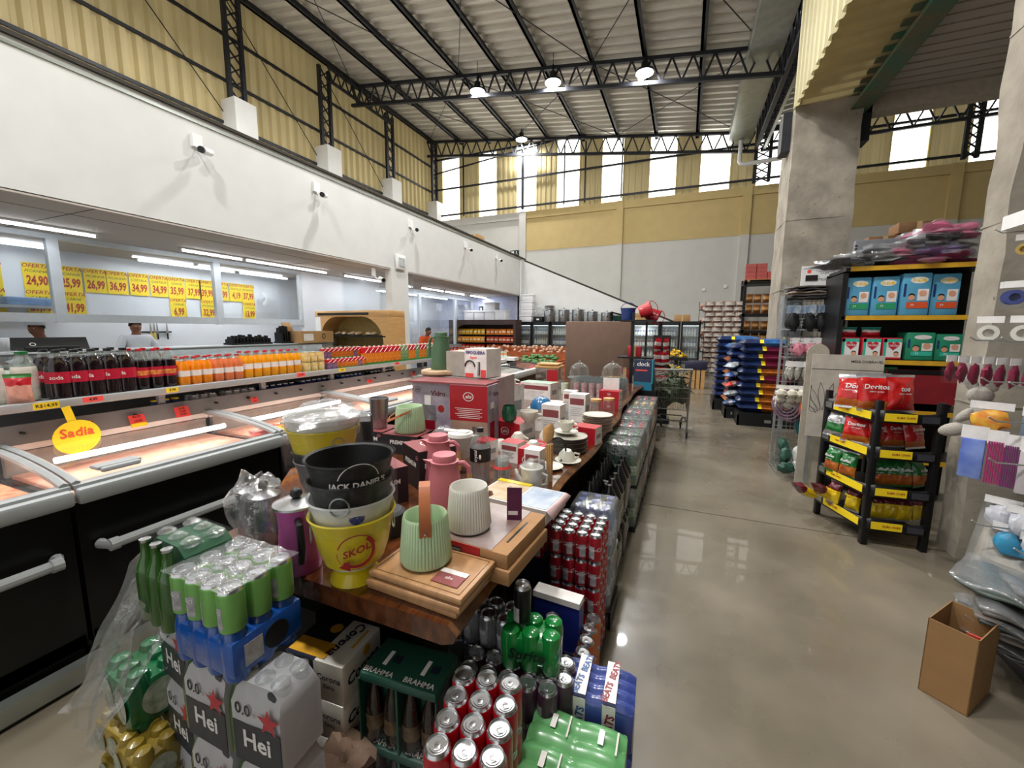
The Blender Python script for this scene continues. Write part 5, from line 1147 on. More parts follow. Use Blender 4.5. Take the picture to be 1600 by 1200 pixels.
tag(MB().tube([(1.66, 8.5, .02), (1.66, 8.45, .9), (1.62, 8.4, 1.3), (1.58, 8.38, 1.7), (1.62, 8.4, 2.05), (1.72, 8.42, 2.2)], .022, mat('pale_yellow_hose', 'c9c48e', .5), 8).build('hose'), 'pale yellow hose standing between the navy sacks and the black rack', 'hose')
tag(MB().box(-.1, .1, -.1, .1, 0, .5, m_clear).box(-.09, .09, -.09, .09, 0.02, .48, mat('grey_bottles', 'a4a8ac', .3, col2='4a5058', scale=20)).box(-.02, .02, -.02, .02, -1.5, 0, m_wire).build('clear_bin', None, (1.12, 5.7, 1.5)), 'clear bin of grey goods beside the pillar, left of the wire stand', 'bin')
o = thing('black_rack', 'black perforated rack between the navy sacks and the middle pillar', 'rack', (1.72, 8.45, 0)); MB().box(0, .14, 0, .25, 0, 1.95, m_dark).build('side', o)
for k in range(9): MB().box(.02, .12, -.006, 0, .9 + k * .11, .97 + k * .11, mat('rack_hole', '4a4640', .8)).build('slot', o)
# --- diaper shelf
o = thing('diaper_shelf', 'black shelf unit with yellow board edges carrying packs, between pillars', 'shelf', (1.32, 4.75, 0)); m_yedge = mat('yellow_shelf_edge', 'd8a62c', .5)
MB().box(0, .04, 0, .5, 0, 2.12, m_dark).build('side_panel', o); MB().box(0, 1.1, .48, .5, 0, 2.15, m_dark).build('back_panel', o)
for z in (.4, .85, 1.3, 1.7, 2.14): MB().box(.02, 1.1, 0, .5, z, z + .03, m_dark).box(.05, 1.1, -.012, 0, z - .005, z + .035, m_yedge).build('shelf_board', o)
m_dl = mat('light_blue_pack', '5aa6cc', .35, var=.1, scale=6); m_dg = mat('green_pack', '2f9a6a', .35, var=.1); m_dr = mat('red_pack', 'c4283a', .35, var=.1); m_skinp = mat('print_skin', 'd8a080', .6); m_teal = mat('teal_pack', '3ab8a0', .35, var=.1)
def dpack(x, y, z, w, h, body, band, lab, heart=False, d=.2, num=None):
    o = thing('diaper_pack', lab, 'pack', (x, y, z), 0, 'packs on the yellow edged shelf'); MB().box(-w / 2, w / 2, 0, d, 0, h, body, bv=.012).build('pack_body', o); p = MB(); y = -.0015
    f = lambda x0, x1, z0, z1, m, k=0: p.box(x0 * w, x1 * w, y - .001 * (k + 1), y, z0 * h, z1 * h, m)
    if heart:
        f(-.44, .44, .05, .95, m_white if body is m_dr else m_white); f(-.44, -.3, .05, .95, m_teal, 1); f(-.44, .44, .8, .95, m_teal, 1)
        pts = [(.3 * w * (16 * math.sin(t) ** 3) / 16 + .03 * w, .22 * h * (13 * math.cos(t) - 5 * math.cos(2 * t) - 2 * math.cos(3 * t) - math.cos(4 * t)) / 16 + .65 * h) for t in [2 * PI * k / 24 for k in range(24)]]
        p.add([(a, y - .003, b) for a, b in pts], [list(range(24))], m_dr); p.text('Pampinho' if 0 else 'fraldas', .035, m_white, T(.02 * w, y - .004, .66 * h, PI / 2)); p.disc(w * .13, m_skinp, T(.2 * w, y - .0035, .25 * h, PI / 2), 16); p.disc(w * .13, m_hair, T(.2 * w, y - .0028, .3 * h, PI / 2), 16); f(-.44, .44, .05, .12, m_dr, 2)
    else:
        p.disc(w * .3, m_wlabel, T(.06 * w, y - .001, .83 * h, PI / 2), 24, ry=h * .08); p.text('Fralda', .04, m_ytag if body is m_dl else m_white, T(.06 * w, y - .003, .83 * h, PI / 2), bold=.02)
        f(.05, .42, .35, .62, m_wlabel); p.disc(w * .13, m_skinp, T(.22 * w, y - .0035, .52 * h, PI / 2), 14); p.disc(w * .12, m_skinp, T(-.15 * w, y - .003, .42 * h, PI / 2), 14); p.disc(w * .12, m_hair, T(-.15 * w, y - .0025, .46 * h, PI / 2), 14)
        f(-.3, .42, .17, .32, band, 2); p.text('M', .03, m_white, T(-.1 * w, y - .004, .245 * h, PI / 2)); f(-.44, -.36, .45, .75, mat('navy_print', '1a3a70', .5), 1)
    p.build('front_print', o)
dpack(1.46, 4.8, 1.735, .185, .35, m_dl, m_dg, 'light blue diaper pack with green band, left end of the upper board'); dpack(1.66, 4.8, 1.735, .19, .35, m_dl, m_dg, 'light blue diaper pack with green band, second on the upper board')
dpack(1.87, 4.79, 1.735, .2, .37, m_dl, mat('orange_band', 'd8562c', .5), 'light blue diaper pack with orange band, third on the upper board'); dpack(2.08, 4.82, 1.735, .19, .36, m_dl, mat('orange_band', 'd8562c', .5), 'light blue diaper pack with orange band, against the near pillar')
for i, x in enumerate((1.44, 1.6, 1.75)): dpack(x, 4.78, 1.335, .145, .2, m_dr, m_dr, 'red and teal diaper pack with white front and red heart, %s of three' % ('left', 'middle', 'right')[i], True)
dpack(1.95, 4.8, 1.335, .2, .25, mat('green_pack2', '2a8a68', .35), m_teal, 'green wipes pack right of the heart packs'); dpack(2.15, 4.82, 1.335, .18, .24, mat('green_pack2', '2a8a68', .35), m_teal, 'green wipes pack touching the near pillar')
for i, x in enumerate((1.44, 1.62)):
    q = tag(pillow(.15, .09, .12, [(.5, m_dr), (.75, m_white), (1, m_teal)], seed=i).build('pack', None, (x, 4.9, 1.54)), 'small round red and teal pack lying on the heart packs, %s one' % ('left', 'right')[i], 'pack')
tag(MB().box(-.3, .3, 0, .2, 0, .3, mat('deep_red_cloth', '8a1c26', .8)).box(-.3, .3, -.002, 0, .26, .3, m_dark).build('red_display', None, (2.03, 4.76, .95)), 'deep red display block with black top below the green packs', 'display')
tag(MB().box(-.1, .1, 0, .2, 0, .12, m_dg, bv=.01).build('green_pack', None, (1.72, 4.8, 1.15)), 'green pack just below the middle yellow shelf edge', 'pack')
# plastic-wrapped goods on top
tops = [(1.45, 4.9, 2.175, .5, .08, m_dark, 'black garment in clear bag lying at the left of the shelf top'), (1.6, 4.95, 2.25, .5, .08, mat('greyclear', '8a8a8c', .3), 'grey garment in a shiny clear bag on the shelf top'), (2.0, 4.9, 2.175, .5, .07, mat('hot_pink', 'd84a8a', .4), 'hot pink garment bag at the bottom of the shelf top pile'),
        (1.98, 4.9, 2.24, .48, .06, mat('lilac', '9a7ac0', .4), 'lilac garment bag above the pink one'), (1.95, 4.92, 2.3, .5, .09, mat('black_zigzag', '242226', .4, col2='6a6668', scale=30), 'black patterned garment bag on the shelf top pile'), (2.05, 4.95, 2.37, .42, .12, mat('rose_pink', 'd0668a', .4), 'rose pink garment bag on top of the whole pile'), (1.78, 4.9, 2.24, .28, .06, mat('salmon_pink', 'd86a8a', .4), 'salmon pink garment in the middle of the shelf top')]
for i, (x, y, z, w, h, m, l) in enumerate(tops):
    h *= 1.35; mb = MB(); mb.blob(w / 2, .17, h / 2, m, T(0, 0, h / 2), 20, 12, .9, i * 3); mb.blob(w / 2 + .03, .2, h / 2 + .012, m_clear, T(0, 0, h / 2), 20, 12, .95, i * 3)
    tag(mb.build('garment_bag', None, (x, y, z)), l, 'garment', 'bagged garments on the shelf top')
o = thing('grey_case', 'flat grey case behind the bagged garments on the shelf top', 'case', (1.78, 5.15, 2.175)); MB().box(-.28, .28, 0, .06, 0, .3, mat('slate_plastic', '6a6c72', .5), bv=.01).build('case_body', o)
mb = MB(); [mb.box(-.282, -.262, -.004, 0, .03 + k * .03, .045 + k * .03, m_dark) for k in range(8)]; mb.build('spine', o)
cbox(2.3, 7.0, 2.6, .34, .3, .2, 'brown cardboard carton high behind the garments, left one', 0, mat('dark_kraft', '7a5a3c', .8)); cbox(2.7, 7.0, 2.6, .38, .3, .22, 'brown cardboard carton high behind the garments, right one', 0, mat('dark_kraft', '7a5a3c', .8)); cbox(2.62, 7.0, 2.82, .4, .3, .13, 'brown cardboard carton on top of two others behind the garments', 0, mat('dark_kraft', '7a5a3c', .8))
o = thing('tall_rack', 'dark rack behind the shelf carrying brown cartons', 'rack', (1.95, 6.7, 0)); MB().box(0, 1.1, 0, .6, 2.55, 2.6, m_dark).build('beam', o)
for x in (0, 1.04): MB().box(x, x + .06, .0, .06, 0, 2.55, m_dark).build('post', o)
# cardboard sheet with drawn leaves
o = thing('printed_board', 'pale board printed with leaf outlines, leaning in front of the shelf', 'board', (1.12, 4.62, .6), R_(-4))
MB().box(.02, .05, .012, .03, -.6, 0, m_wire).build('leg', o)
MB().box(.46, .49, .012, .03, -.6, 0, m_wire).build('leg', o)
MB().box(0, .52, 0, .012, 0, .78, mat('pale_board', 'b9b2a6', .7)).build('board', o); mb = MB()
mb.box(0, .52, -.001, 0, .64, .645, m_ink).text('MESA DOBRAVEL', .03, m_ink, T(.4, -.002, .72, PI / 2), bold=.01)
for k in range(9):
    a = .2 + k * .3; c = Vector((.12, .2)); pts = []
    for s in (1, -1):
        for t in range(7):
            u = t / 6 if s > 0 else 1 - t / 6; r = .06 + u * .26; w = .025 * math.sin(PI * u) * s; pts.append((c.x + r * math.cos(a) - w * math.sin(a), c.y + r * math.sin(a) + w * math.cos(a)))
    pts = [(min(.51, max(.01, x)), min(.63, max(.01, y))) for x, y in pts]
    mb.tube([(x, -.001, y) for x, y in pts], .0018, m_ink, 4, True)
mb.build('print', o)
tag(MB().prism([(.09 * math.cos(a) , .09 * math.sin(a) + .2) for a in [PI * k / 10 for k in range(11)]] + [(-.09, -1.18), (.09, -1.18)], 0, .015, mat('board_blank', 'aaa294', .7), T(0, 0, 0, PI / 2)).build('ironing_board', None, (1.2, 4.8, 1.18)), 'rounded pale board end standing left of the printed board', 'board')
# --- chips rack
ck = thing('snack_rack', 'black snack rack with yellow price strips on four levels', 'rack', (1.33, 3.72, 0), R_(8)); W_, D_ = .4, .5
m_rk = mat('rack_black_plastic', '0f0f12', .4)
# local frame: front right faces camera, left side angled
P0 = (0, 0); PR = (.36, -.02); PL = (-.1, .5); PB = (.22, .5)
for p in (P0, PR, PL, PB): MB().box(p[0] - .022, p[0] + .022, p[1] - .022, p[1] + .022, 0, 1.1, m_rk, bv=.006).build('post', ck)
LV = (.17, .43, .72, .99)
for z in LV:
    mb = MB(); mb.prism([P0, PR, PB, PL], z - .04, z - .02, m_rk); mb.build('shelf_board', ck)
    for (a, b) in ((P0, PR), (PL, P0)):
        a3, b3 = Vector((a[0], a[1], z)), Vector((b[0], b[1], z)); d = b3 - a3; L = d.length; ang = math.atan2(d.y, d.x); M = T(a3.x, a3.y, z, 0, 0, ang); mb = MB(); N = 10
        vs = []
        for k in range(N + 1):
            t = k / N; vs += [(t * L, -.02, -.05), (t * L, -.02, .035 + .012 * math.sin(t * PI * 2 + .5))]
        mb.add(vs, [(2 * k, 2 * k + 2, 2 * k + 3, 2 * k + 1) for k in range(N)], m_rk, M); mb.build('front_panel', ck, solid=.008)
        s = MB(); s.box(L * (.08 if a == P0 else .2), L * (.6 if a == P0 else .95), -.028, -.0255, -.035, .022, m_ytag, M); s.text('ELMA CHIPS', .02, m_rink, M @ T(L * .42, -.03, -.006, PI / 2), bold=.02); s.build('yellow_strip', ck)
        if a == P0: MB().box(L * .68, L * .95, -.028, -.0255, -.035, .01, mat('grey_strip', '3a3a42', .5), M).build('grey_strip', ck)
        else: MB().box(L * .02, L * .16, -.028, -.0255, -.03, .015, m_galv, M).build('grey_strip', ck)
m_dor = mat('shiny_red_foil', 'b81c1c', .22, coat=.4, var=.2); m_foil = mat('silver_foil', 'c8c8cc', .25, .7); m_gfoil = mat('green_foil', '1f6a30', .25, coat=.4); m_chp = mat('chip_print', 'd8882c', .35, col2='8a2a1c', scale=9); m_yf = mat('yellow_foil', 'd8b81c', .28, coat=.3); m_br = mat('maroon_foil', '5a1020', .3, coat=.3)
def chips(x, y, z, rz, tilt, w, h, bands, txt, tm, lab, group, seed=0, tw=.05):
    o = thing('chips_bag', lab, 'bag', (x, y, z), rz, group); o.rotation_euler = (tilt, 0, rz)
    pillow(w, h, .07, bands, seed=seed, wr=.22).build('bag_body', o)
    mb = MB(); mb.text(txt, tw, tm, T(0, -.043, h * .62, PI / 2), .15, .02); mb.text('sabor queijo', tw * .35, tm, T(0, -.043, h * .5, PI / 2)); mb.build('lettering', o)
dor = [(.06, m_foil), (.28, m_chp), (.9, m_dor), (1, m_foil)]; ruf = [(.08, m_gfoil), (.45, m_chp), (.95, m_gfoil), (1, m_foil)]; fan_ = [(.05, m_foil), (.3, m_yf), (.6, m_yf), (.95, m_br), (1, m_foil)]
chips(1.22, 3.92, 1.0, R_(-25), R_(-20), .2, .27, dor, 'Dor', m_white, 'red foil corn chips bag leaning at the left of the rack top', 'red chips bags on the rack top', 1)
chips(1.34, 3.82, 1.0, R_(5), R_(-14), .22, .29, dor, 'Doritos', m_white, 'red foil corn chips bag in the middle of the rack top, lettering in full view', 'red chips bags on the rack top', 2)
chips(1.5, 3.84, 1.0, R_(20), R_(-8), .2, .28, [(.06, m_foil), (.95, m_dor), (1, m_foil)], 'tos', m_white, 'plain red foil bag at the right of the rack top', 'red chips bags on the rack top', 3)
for i, (x, y, r) in enumerate(((1.18, 4.08, -60), (1.27, 3.9, -35), (1.42, 3.84, 30), (1.5, 3.86, 25), (1.63, 3.88, 35))):
    chips(x, y, .73, R_(r), R_(-15), .19, .23, dor if i != 0 else [(.2, m_foil), (.5, m_gfoil), (1, m_foil)], 'Doritos', m_white, '%s on the third level of the rack, %s from the left' % ('silver and green bag' if i == 0 else 'red foil corn chips bag', nm10[i] if i else 'first'), 'bags on the third rack level', i + 5, .035)
for i in range(6):
    x = (1.18, 1.25, 1.4, 1.48, 1.57, 1.68)[i]; y = (4.05, 3.93, 3.8, 3.82, 3.84, 3.88)[i]
    chips(x, y, .44, R_((-60, -50, 8, 10, 15, 40)[i]), R_(-10), .13, .21, ruf, 'Ruffles', m_white, 'green foil wavy chips bag on the second level of the rack, %s from the left' % (nm10[i] if i else 'first'), 'green bags on the second rack level', i + 11, .03)
for i in range(6):
    x = (1.2, 1.3, 1.42, 1.51, 1.6, 1.7)[i]; y = (4.0, 3.9, 3.8, 3.82, 3.83, 3.88)[i]
    chips(x, y, .175, R_((-60, -50, 8, 10, 12, 40)[i]), R_(-10), .11, .2, fan_, 'Fandangos', m_ytag, 'maroon and yellow snack bag on the lowest level of the rack, %s from the left' % (nm10[i] if i else 'first'), 'maroon bags on the lowest rack level', i + 21, .022)
chips(1.12, 4.12, .18, R_(-65), R_(60), .13, .24, fan_, 'Fan', m_ytag, 'silver ended snack bag sticking out of the lowest level at the left', 'bags sticking out', 41, .022)
chips(1.2, 4.05, .21, R_(-60), R_(50), .13, .2, fan_, 'Fan', m_ytag, 'maroon snack bag lying on the sticking out one', 'bags sticking out', 43, .022)
# --- peg board goods on the near right
m_peg = mat('peg_wire', 'a8a8a4', .4, .7)
pg = thing('peg_rack', 'wire peg rack full of hanging goods at the right photo edge', 'rack', (1.8, 2.2, 0))
mb = MB(); wgrid(mb, (.15, -.9, .35), (0, 1.7, 0), (0, 0, 2.0), 26, 30); mb.build('grid_panel', pg)
for y, z in ((.78, 2.1), (.6, 1.55), (.85, 1.55), (.7, 1.34), (.5, 1.34), (.6, 1.15), (.55, .95), (.6, .6), (.3, .6)): MB().tube([(.15, y, z), (-.33, y, z), (-.36, y, z + .02)], .004, m_peg, 6).build('peg', pg)
MB().box(-.3, -.28, .3, .85, 2.12, 2.19, m_white).build('label_holder', pg, rot=(0, 0, 0))
for y in (-.6, .0, .6): MB().bar((.15, y, 0), (.15, y, 2.4), .03, m_peg).build('post', pg)
m_burg = mat('burgundy_item', '7a1c3a', .4, var=.2); m_vio = mat('violet_item', '7a2a6a', .4); m_cob = mat('cobalt_pack', '4a62b8', .35, col2='8aa0d8', scale=8)
def gp(x, y, z, w, h, d, top, body, lab, group, n=1, step=.03, rz=0, shape='box', nm='hanging_pack'):
    for k in range(n):
        mb = MB(); mb.box(-w / 2, w / 2, -.002, .002, -h * .24, 0, top)
        if shape == 'box': mb.box(-w * .45, w * .45, -d / 2, d / 2, -h * .97, -h * .24, body, bv=.006)
        elif shape == 'ring': mb.lathe([(w * .22, -.012), (w * .42, -.012), (w * .42, .012), (w * .22, .012), (w * .22, -.012)], body, 18, T(0, 0, -h * .6, PI / 2))
        elif shape == 'sticks': [mb.tube([(-w * .38 + w * .76 * q / 6, 0, -h * .95), (-w * .38 + w * .76 * q / 6, -.004, -h * .2)], w * .05, body, 6) for q in range(7)]
        else: mb.blob(w * .45, d / 2, h * .36, body, T(0, 0, -h * .6), 12, 8, .4, x * 30 + k)
        mb.box(-w / 2, w / 2, -d / 2 - .004, d / 2 + .004, -h, 0, m_wrap); o = mb.build(nm, None, (x, y + k * step, z), rz=rz + .1 * math.sin(k * 3)); tag(o, lab if n == 1 else lab, 'pack', group)
AX = R_(-35)
gp(1.6, 3.05, 2.1, .07, .13, .03, m_wlabel, mat('gold_item', 'c8a850', .4), 'small clear pack with a golden ring on the top peg at the right edge', 'top peg', 1, 0, AX, 'ring')
gp(1.58, 3.02, 1.86, .09, .14, .03, m_wlabel, mat('navy_item', '2c3a78', .4), 'clear pack with a round navy item, second peg from the top', 'navy item peg', 2, .03, AX, 'ring')
gp(1.53, 3.08, 1.68, .1, .15, .03, m_wlabel, mat('white_item', 'cfcac0', .5), 'white pack hanging on the third peg from the top, left of two', 'w1', 1, .03, AX, 'ring'); gp(1.6, 2.96, 1.68, .1, .15, .03, m_wlabel, mat('white_item', 'cfcac0', .5), 'white pack hanging on the third peg from the top, right of two', 'w2', 1, .03, AX, 'ring')
for i in range(8): gp(1.45 + .03 * i, 3.2 - .045 * i, 1.46, .075, .16, .03, m_wlabel, m_burg, 'burgundy item in a clear pack on the crowded middle peg', 'burgundy packs on the middle peg', 1, 0, AX + 1.2, 'blob')
gp(1.56, 3.02, 1.22, .16, .17, .06, m_wlabel, mat('toy_food', 'd8562c', .4, col2='e0b83a', scale=20), 'clear pack with orange and yellow toy food at the right edge', 'toy food', 1, 0, AX, 'blob')
gp(1.66, 2.88, 1.22, .1, .2, .05, m_wlabel, mat('grey_blue_item', '6a7a8a', .4), 'grey blue item in clear pack right of the toy food', 'gb', 1, 0, AX)
gp(1.49, 2.98, 1.09, .1, .3, .02, m_wlabel, m_cob, 'cobalt blue pack with white header, low at the right edge', 'cobalt', 1, 0, AX); gp(1.53, 2.88, 1.09, .07, .3, .025, m_wlabel, mat('magenta_sticks', 'a82a6a', .4), 'pack of magenta sticks beside the cobalt blue pack', 'mag', 1, 0, AX, 'sticks')
gp(1.57, 2.84, 1.08, .06, .29, .025, m_wlabel, m_vio, 'pack of dark violet sticks beside the magenta ones', 'vio', 1, 0, AX, 'sticks'); gp(1.6, 2.76, 1.09, .09, .3, .025, m_wlabel, mat('pale_pack', 'c0b8b8', .4), 'pale pack with heart header, right of the violet sticks', 'pale', 1, 0, AX); gp(1.66, 2.68, 1.09, .09, .32, .025, m_wlabel, mat('grey_tools', '5a5c60', .4), 'pack of grey utensils at the right photo edge', 'gt', 1, 0, AX, 'sticks')
for i in range(5): gp(1.58 + .04 * (i % 3), 2.86 - .09 * i, .74 - .01 * i, .13, .16, .07, m_wlabel, mat('clear_items', 'b0b4bc', .3, col2='e0dce0', scale=14), 'shiny clear pack in the row below the cobalt pack', 'clear packs below', 1, 0, AX, 'blob')
for i in range(3): gp(1.6 + .05 * i, 2.8 - .1 * i, .62, .14, .17, .08, m_wlabel, mat('cyan_items', '2e8ab0', .4, var=.2), 'cyan item in a clear bag hanging low at the right edge', 'cyan packs', 1, 0, AX, 'blob')
# grey plush
o = thing('plush_toy', 'pale grey plush animal hanging beside the near pillar', 'plush toy', (1.64, 3.2, 1.03), R_(-30)); o.scale = (.8,) * 3; m_pl = mat('grey_plush', 'a9a39a', .95, var=.08, bump=.5, bscale=120)
mb = MB(); mb.blob(.09, .08, .12, m_pl, T(0, 0, .1), 14, 10); mb.build('plush_body', o); mb = MB(); mb.blob(.07, .07, .065, m_pl, T(-.05, 0, .25), 14, 10); mb.build('head', o)
for s in ((-.1, .33, .035, .06), (.0, .33, .03, .05)): MB().blob(s[2], .02, s[3], m_pl, T(s[0], 0, s[1], 0, -.4), 10, 8).build('ear', o)
for (x, z, rx, rz_, a) in ((-.1, .1, .035, .075, .7), (-.15, -.02, .05, .09, 1.15), (.05, -.04, .05, .08, .2)): MB().blob(rx, .035, rz_, m_pl, T(x, -.02, z, 0, a), 12, 8).build('limb', o)
# flat packs lying low at the right edge
DX, DZ = .26, -.1
fp = [(1.35, 2.6, .2, '5c5650', .0), (1.3, 2.5, .27, '4a4a48', .1), (1.33, 2.45, .33, '7a7268', -.1), (1.3, 2.4, .39, '3e4440', .05), (1.3, 2.42, .43, '57524e', .12), (1.28, 2.5, .5, '4f5a50', -.1), (1.38, 2.3, .52, '6a625c', .25)]
for i, (x, y, z, c, r) in enumerate(fp):
    mb = MB(); mb.grid(lambda u, v: ((u - .5) * .46, (v - .5) * .42, .03 * noise.noise(Vector((u * 3 + i, v * 3, i))) - .05 * u * u), 12, 10, mat('fp' + c, c, .35, var=.3, scale=6))
    mb.grid(lambda u, v: ((u - .5) * .5, (v - .5) * .48, .025 + .035 * noise.noise(Vector((u * 4 + i, v * 4, i))) - .05 * u * u), 16, 12, m_clear)
    tag(mb.build('textile_pack', None, (x + DX, y, z + DZ), rot=(R_(-6), R_(6), r - .5), solid=.012), 'dark bagged textile in the low pile at the right edge, %s' % (nm10[i]) + ' from the floor', 'textile', 'bagged textiles low at the right')
for i, (x, y, z, rx, c) in enumerate(((1.68, 2.95, .5, 60, '6a6862'), (1.62, 2.8, .46, 50, '7c766c'))):
    mb = MB(); mb.grid(lambda u, v: ((u - .5) * .26, (v - .5) * .4, .01 * noise.noise(Vector((u * 4, v * 4, i)))), 8, 10, mat('sl' + c, c, .4, var=.25, scale=8)); tag(mb.build('textile_pack', None, (x, y, z), rot=(R_(rx), 0, R_(-40)), solid=.02), 'grey bagged textile leaning behind the low pile, %s' % ('left one', 'right one')[i], 'textile')
tag(MB().box(-.02, .35, -.5, .4, 0, .08, m_dark).build('low_plinth', None, (1.55, 2.5, 0)), 'dark low plinth under the bagged textiles', 'plinth')
# open cardboard box
o = thing('open_box', 'open brown cardboard box with papers on the floor at the lower right', 'box', (1.06, 2.23, 0), R_(-40)); bw_, bd_, bh_ = .156, .256, .35; m_kd = mat('mid_kraft', '8d6b44', .8, var=.06, scale=12)
# walls along local x (short) and y (long)
for nm, b in (('side', (0, bw_, 0, .004, 0, bh_)), ('side', (0, bw_, bd_ - .004, bd_, 0, bh_)), ('side', (0, .004, 0, bd_, 0, bh_)), ('side', (bw_ - .004, bw_, 0, bd_, 0, bh_))): MB().box(*b, m_kd).build(nm, o)
MB().box(0, bw_, 0, bd_, 0, .004, m_kd).build('bottom', o)
for i, (x, y, c, l) in enumerate(((.06, .08, '3a72c0', 'blue booklet standing in the open box'), (.09, .13, 'c8d0d8', 'pale booklet standing in the open box'), (.09, .2, 'c8483a', 'red label piece in the open box'))):
    v = o.matrix_basis @ Vector((x, y, .02)); tag(MB().box(-.03, .03, -.004, .004, 0, .26, mat('bk' + c, c, .5)).build('booklet', None, v, rot=(R_(8), R_(3), R_(-40 + 8 * i))), l, 'booklet')
# ================================================================ WOODEN TABLE
m_slab = mat('varnished_wood', '6b3c1e', .14, col2='38190c', scale=5, stretch=(6, .9, 3), coat=.7, bump=.1, bscale=6); m_slabe = mat('live_edge_wood', '85582f', .35, col2='442614', scale=5, stretch=(2, 2, 3), coat=.3, bump=.8, bscale=16)
tb = thing('wooden_table', 'long varnished live edge wooden table loaded with kitchenware', 'table', (0, 0, 0)); N = 60
def edge_x(y): return -.52 + .02 * math.sin(y * 2.1 + .6) + .012 * math.sin(y * 5.3) - (.02 if y > 3 else 0)
vs = []; fs = []
for k in range(N + 1):
    y = .87 + (6.3 - .87) * k / N; e = edge_x(y) if k else -.52; w = .008 * noise.noise(Vector((y * 3, 0, 0)))
    xl = -1.62 if y < 1.1 else -1.62 - .42 * min(1, (y - 1.1) / .5); vs += [(xl, y, .735), (xl, y, .8), (e - .03, y, .8), (e + w, y, .775), (e - .012, y, .75), (e - .05, y, .735)]
for k in range(N):
    for q in range(6): fs.append((k * 6 + q, k * 6 + (q + 1) % 6, k * 6 + 6 + (q + 1) % 6, k * 6 + 6 + q))
mb = MB(); mb.add(vs, [f for i, f in enumerate(fs) if i % 6 in (0, 1, 5)] + [(0, 5, 4, 3, 2, 1), tuple(N * 6 + q for q in range(6))], m_slab); mb.add(vs, [f for i, f in enumerate(fs) if i % 6 in (2, 3, 4)], m_slabe)
mb.build('tabletop', tb)
for x, y in ((-1.75, 1.8), (-.75, 1.35), (-1.9, 5.9), (-.75, 5.9), (-1.3, 3.6)): MB().box(x - .05, x + .05, y - .05, y + .05, 0, .735, m_dwood, bv=.008).build('leg', tb)
TZ = .8
m_yb = mat('yellow_painted_tin', 'dcc61a', .3, var=.05, coat=.4); m_wb = mat('white_painted_tin', 'd9d8d2', .35, var=.04, coat=.3); m_bb = mat('black_painted_tin', '0a0a0b', .45, spec=.35); m_gb_ = mat('grey_tin', '8c8c8e', .35, .5)
def bucket(x, y, z, m, lab, rz=0, foot=True, s=1.0, logo=None, ring=True, mi=None, wrap=True):
    o = thing('ice_bucket', lab, 'bucket', (x, y, z), rz, None); pr = [(.078, 0), (.075, .012), (.062, .035), (.064, .05), (.092, .07), (.108, .12), (.118, .18), (.13, .222), (.134, .224), (.132, .229), (.126, .224)] if foot else [(.07, 0), (.09, .02), (.115, .14), (.13, .2), (.134, .202), (.132, .207), (.126, .202)]
    inn = [(.114, pr[-1][1] - .05), (.09, .09), (0, .075)]
    mb = MB(); mb.lathe([(a * s, b * s) for a, b in pr + inn], m, 40); mb.build('bucket_body', o)
    if ring:
        h = pr[-1][1] * s
        for sx in (-1, 1):
            r = MB(); r.tube([(sx * .124 * s + .0, .028 * math.cos(a), h - .055 + .028 * math.sin(a)) for a in [2 * PI * k / 16 for k in range(16)]], .0025, m_galv, 6, True); r.build('ring_handle', o)
    if logo:
        L = MB(); kind, col = logo; h = (.19 if logo[0] == 'crest' else .14) * s if foot else .15 * s; Rr = .1185 * s if foot else .122 * s
        M = T(0, -Rr, h, PI / 2 - .13)
        def arc(r, a0, a1, w, m, dz=0):
            vs = []; n = 20
            for k in range(n + 1):
                a = a0 + (a1 - a0) * k / n
                for rr in (r - w / 2, r + w / 2): xx, zz = rr * math.cos(a), rr * math.sin(a); vs.append((Rr * math.sin(xx / Rr), -Rr * math.cos(xx / Rr) * (1 + .0) - .003 - dz + (zz * -.16), h + zz))
            L.add(vs, [(2 * k, 2 * k + 2, 2 * k + 3, 2 * k + 1) for k in range(n)], m)
        def txt(t, sz, m, dz=0, z0=0, tilt=0):
            vs, fs = text_geo(t, 0, .03); vs = [(vx * sz, vy * sz + z0 + tilt * vx * sz) for vx, vy, vz in vs]; L.add([(Rr * math.sin(a / Rr), -Rr * math.cos(a / Rr) - .005 - dz - b * .16, h + b) for a, b in vs], fs, m)
        if kind == 'arrow':
            arc(.056, .3, 2.9, .004, mat('logo_red', 'a01c24', .4)); arc(.049, R_(-140), R_(55), .011, mat('logo_red', 'a01c24', .4)); txt('SKOL', .033, mat('logo_red', 'a01c24', .4), .002, .006, .28)
            q = [(-.022, -.026), (-.054, -.046), (-.02, -.062)]; L.add([(Rr * math.sin(a / Rr), -Rr * math.cos(a / Rr) - .005 - b * .16, h + b) for a, b in q], [(0, 1, 2)], mat('logo_red', 'a01c24', .4)); arc(.058, R_(-180), R_(-5), .002, mat('logo_red', 'a01c24', .4))
        if kind == 'jack': arc(.062, R_(15), R_(165), .003, m_wlabel); txt('JACK DANIEL\'S', .026, m_wlabel, 0, -.004)
        if kind == 'crest': arc(.03, R_(20), R_(160), .006, mat('gold_print', 'b88a3a', .4)); [arc(.012, R_(60 * k), R_(60 * k + 58), .02, mat('blue_crest', '2c3a8a', .4)) for k in range(6)]
        L.build('logo', o)
    if wrap:
        c = MB(); h = pr[-1][1] * s; c.lathe([(pr[3][0] * s + .012, .05 * s)] + [(a * s + .006, b * s) for a, b in pr[5:8]] + [(.138 * s, h + .01)], m_wrap, 32, None, None, lambda a, z: 1 + .02 * math.sin(a * 7 + z * 40), (0, 0)); c.build('wrap', o)
    return o
bucket(-.95, .955, TZ, m_yb, 'yellow ice bucket with red round logo, at the bottom of the front bucket stack', R_(48), logo=('arrow', 0))
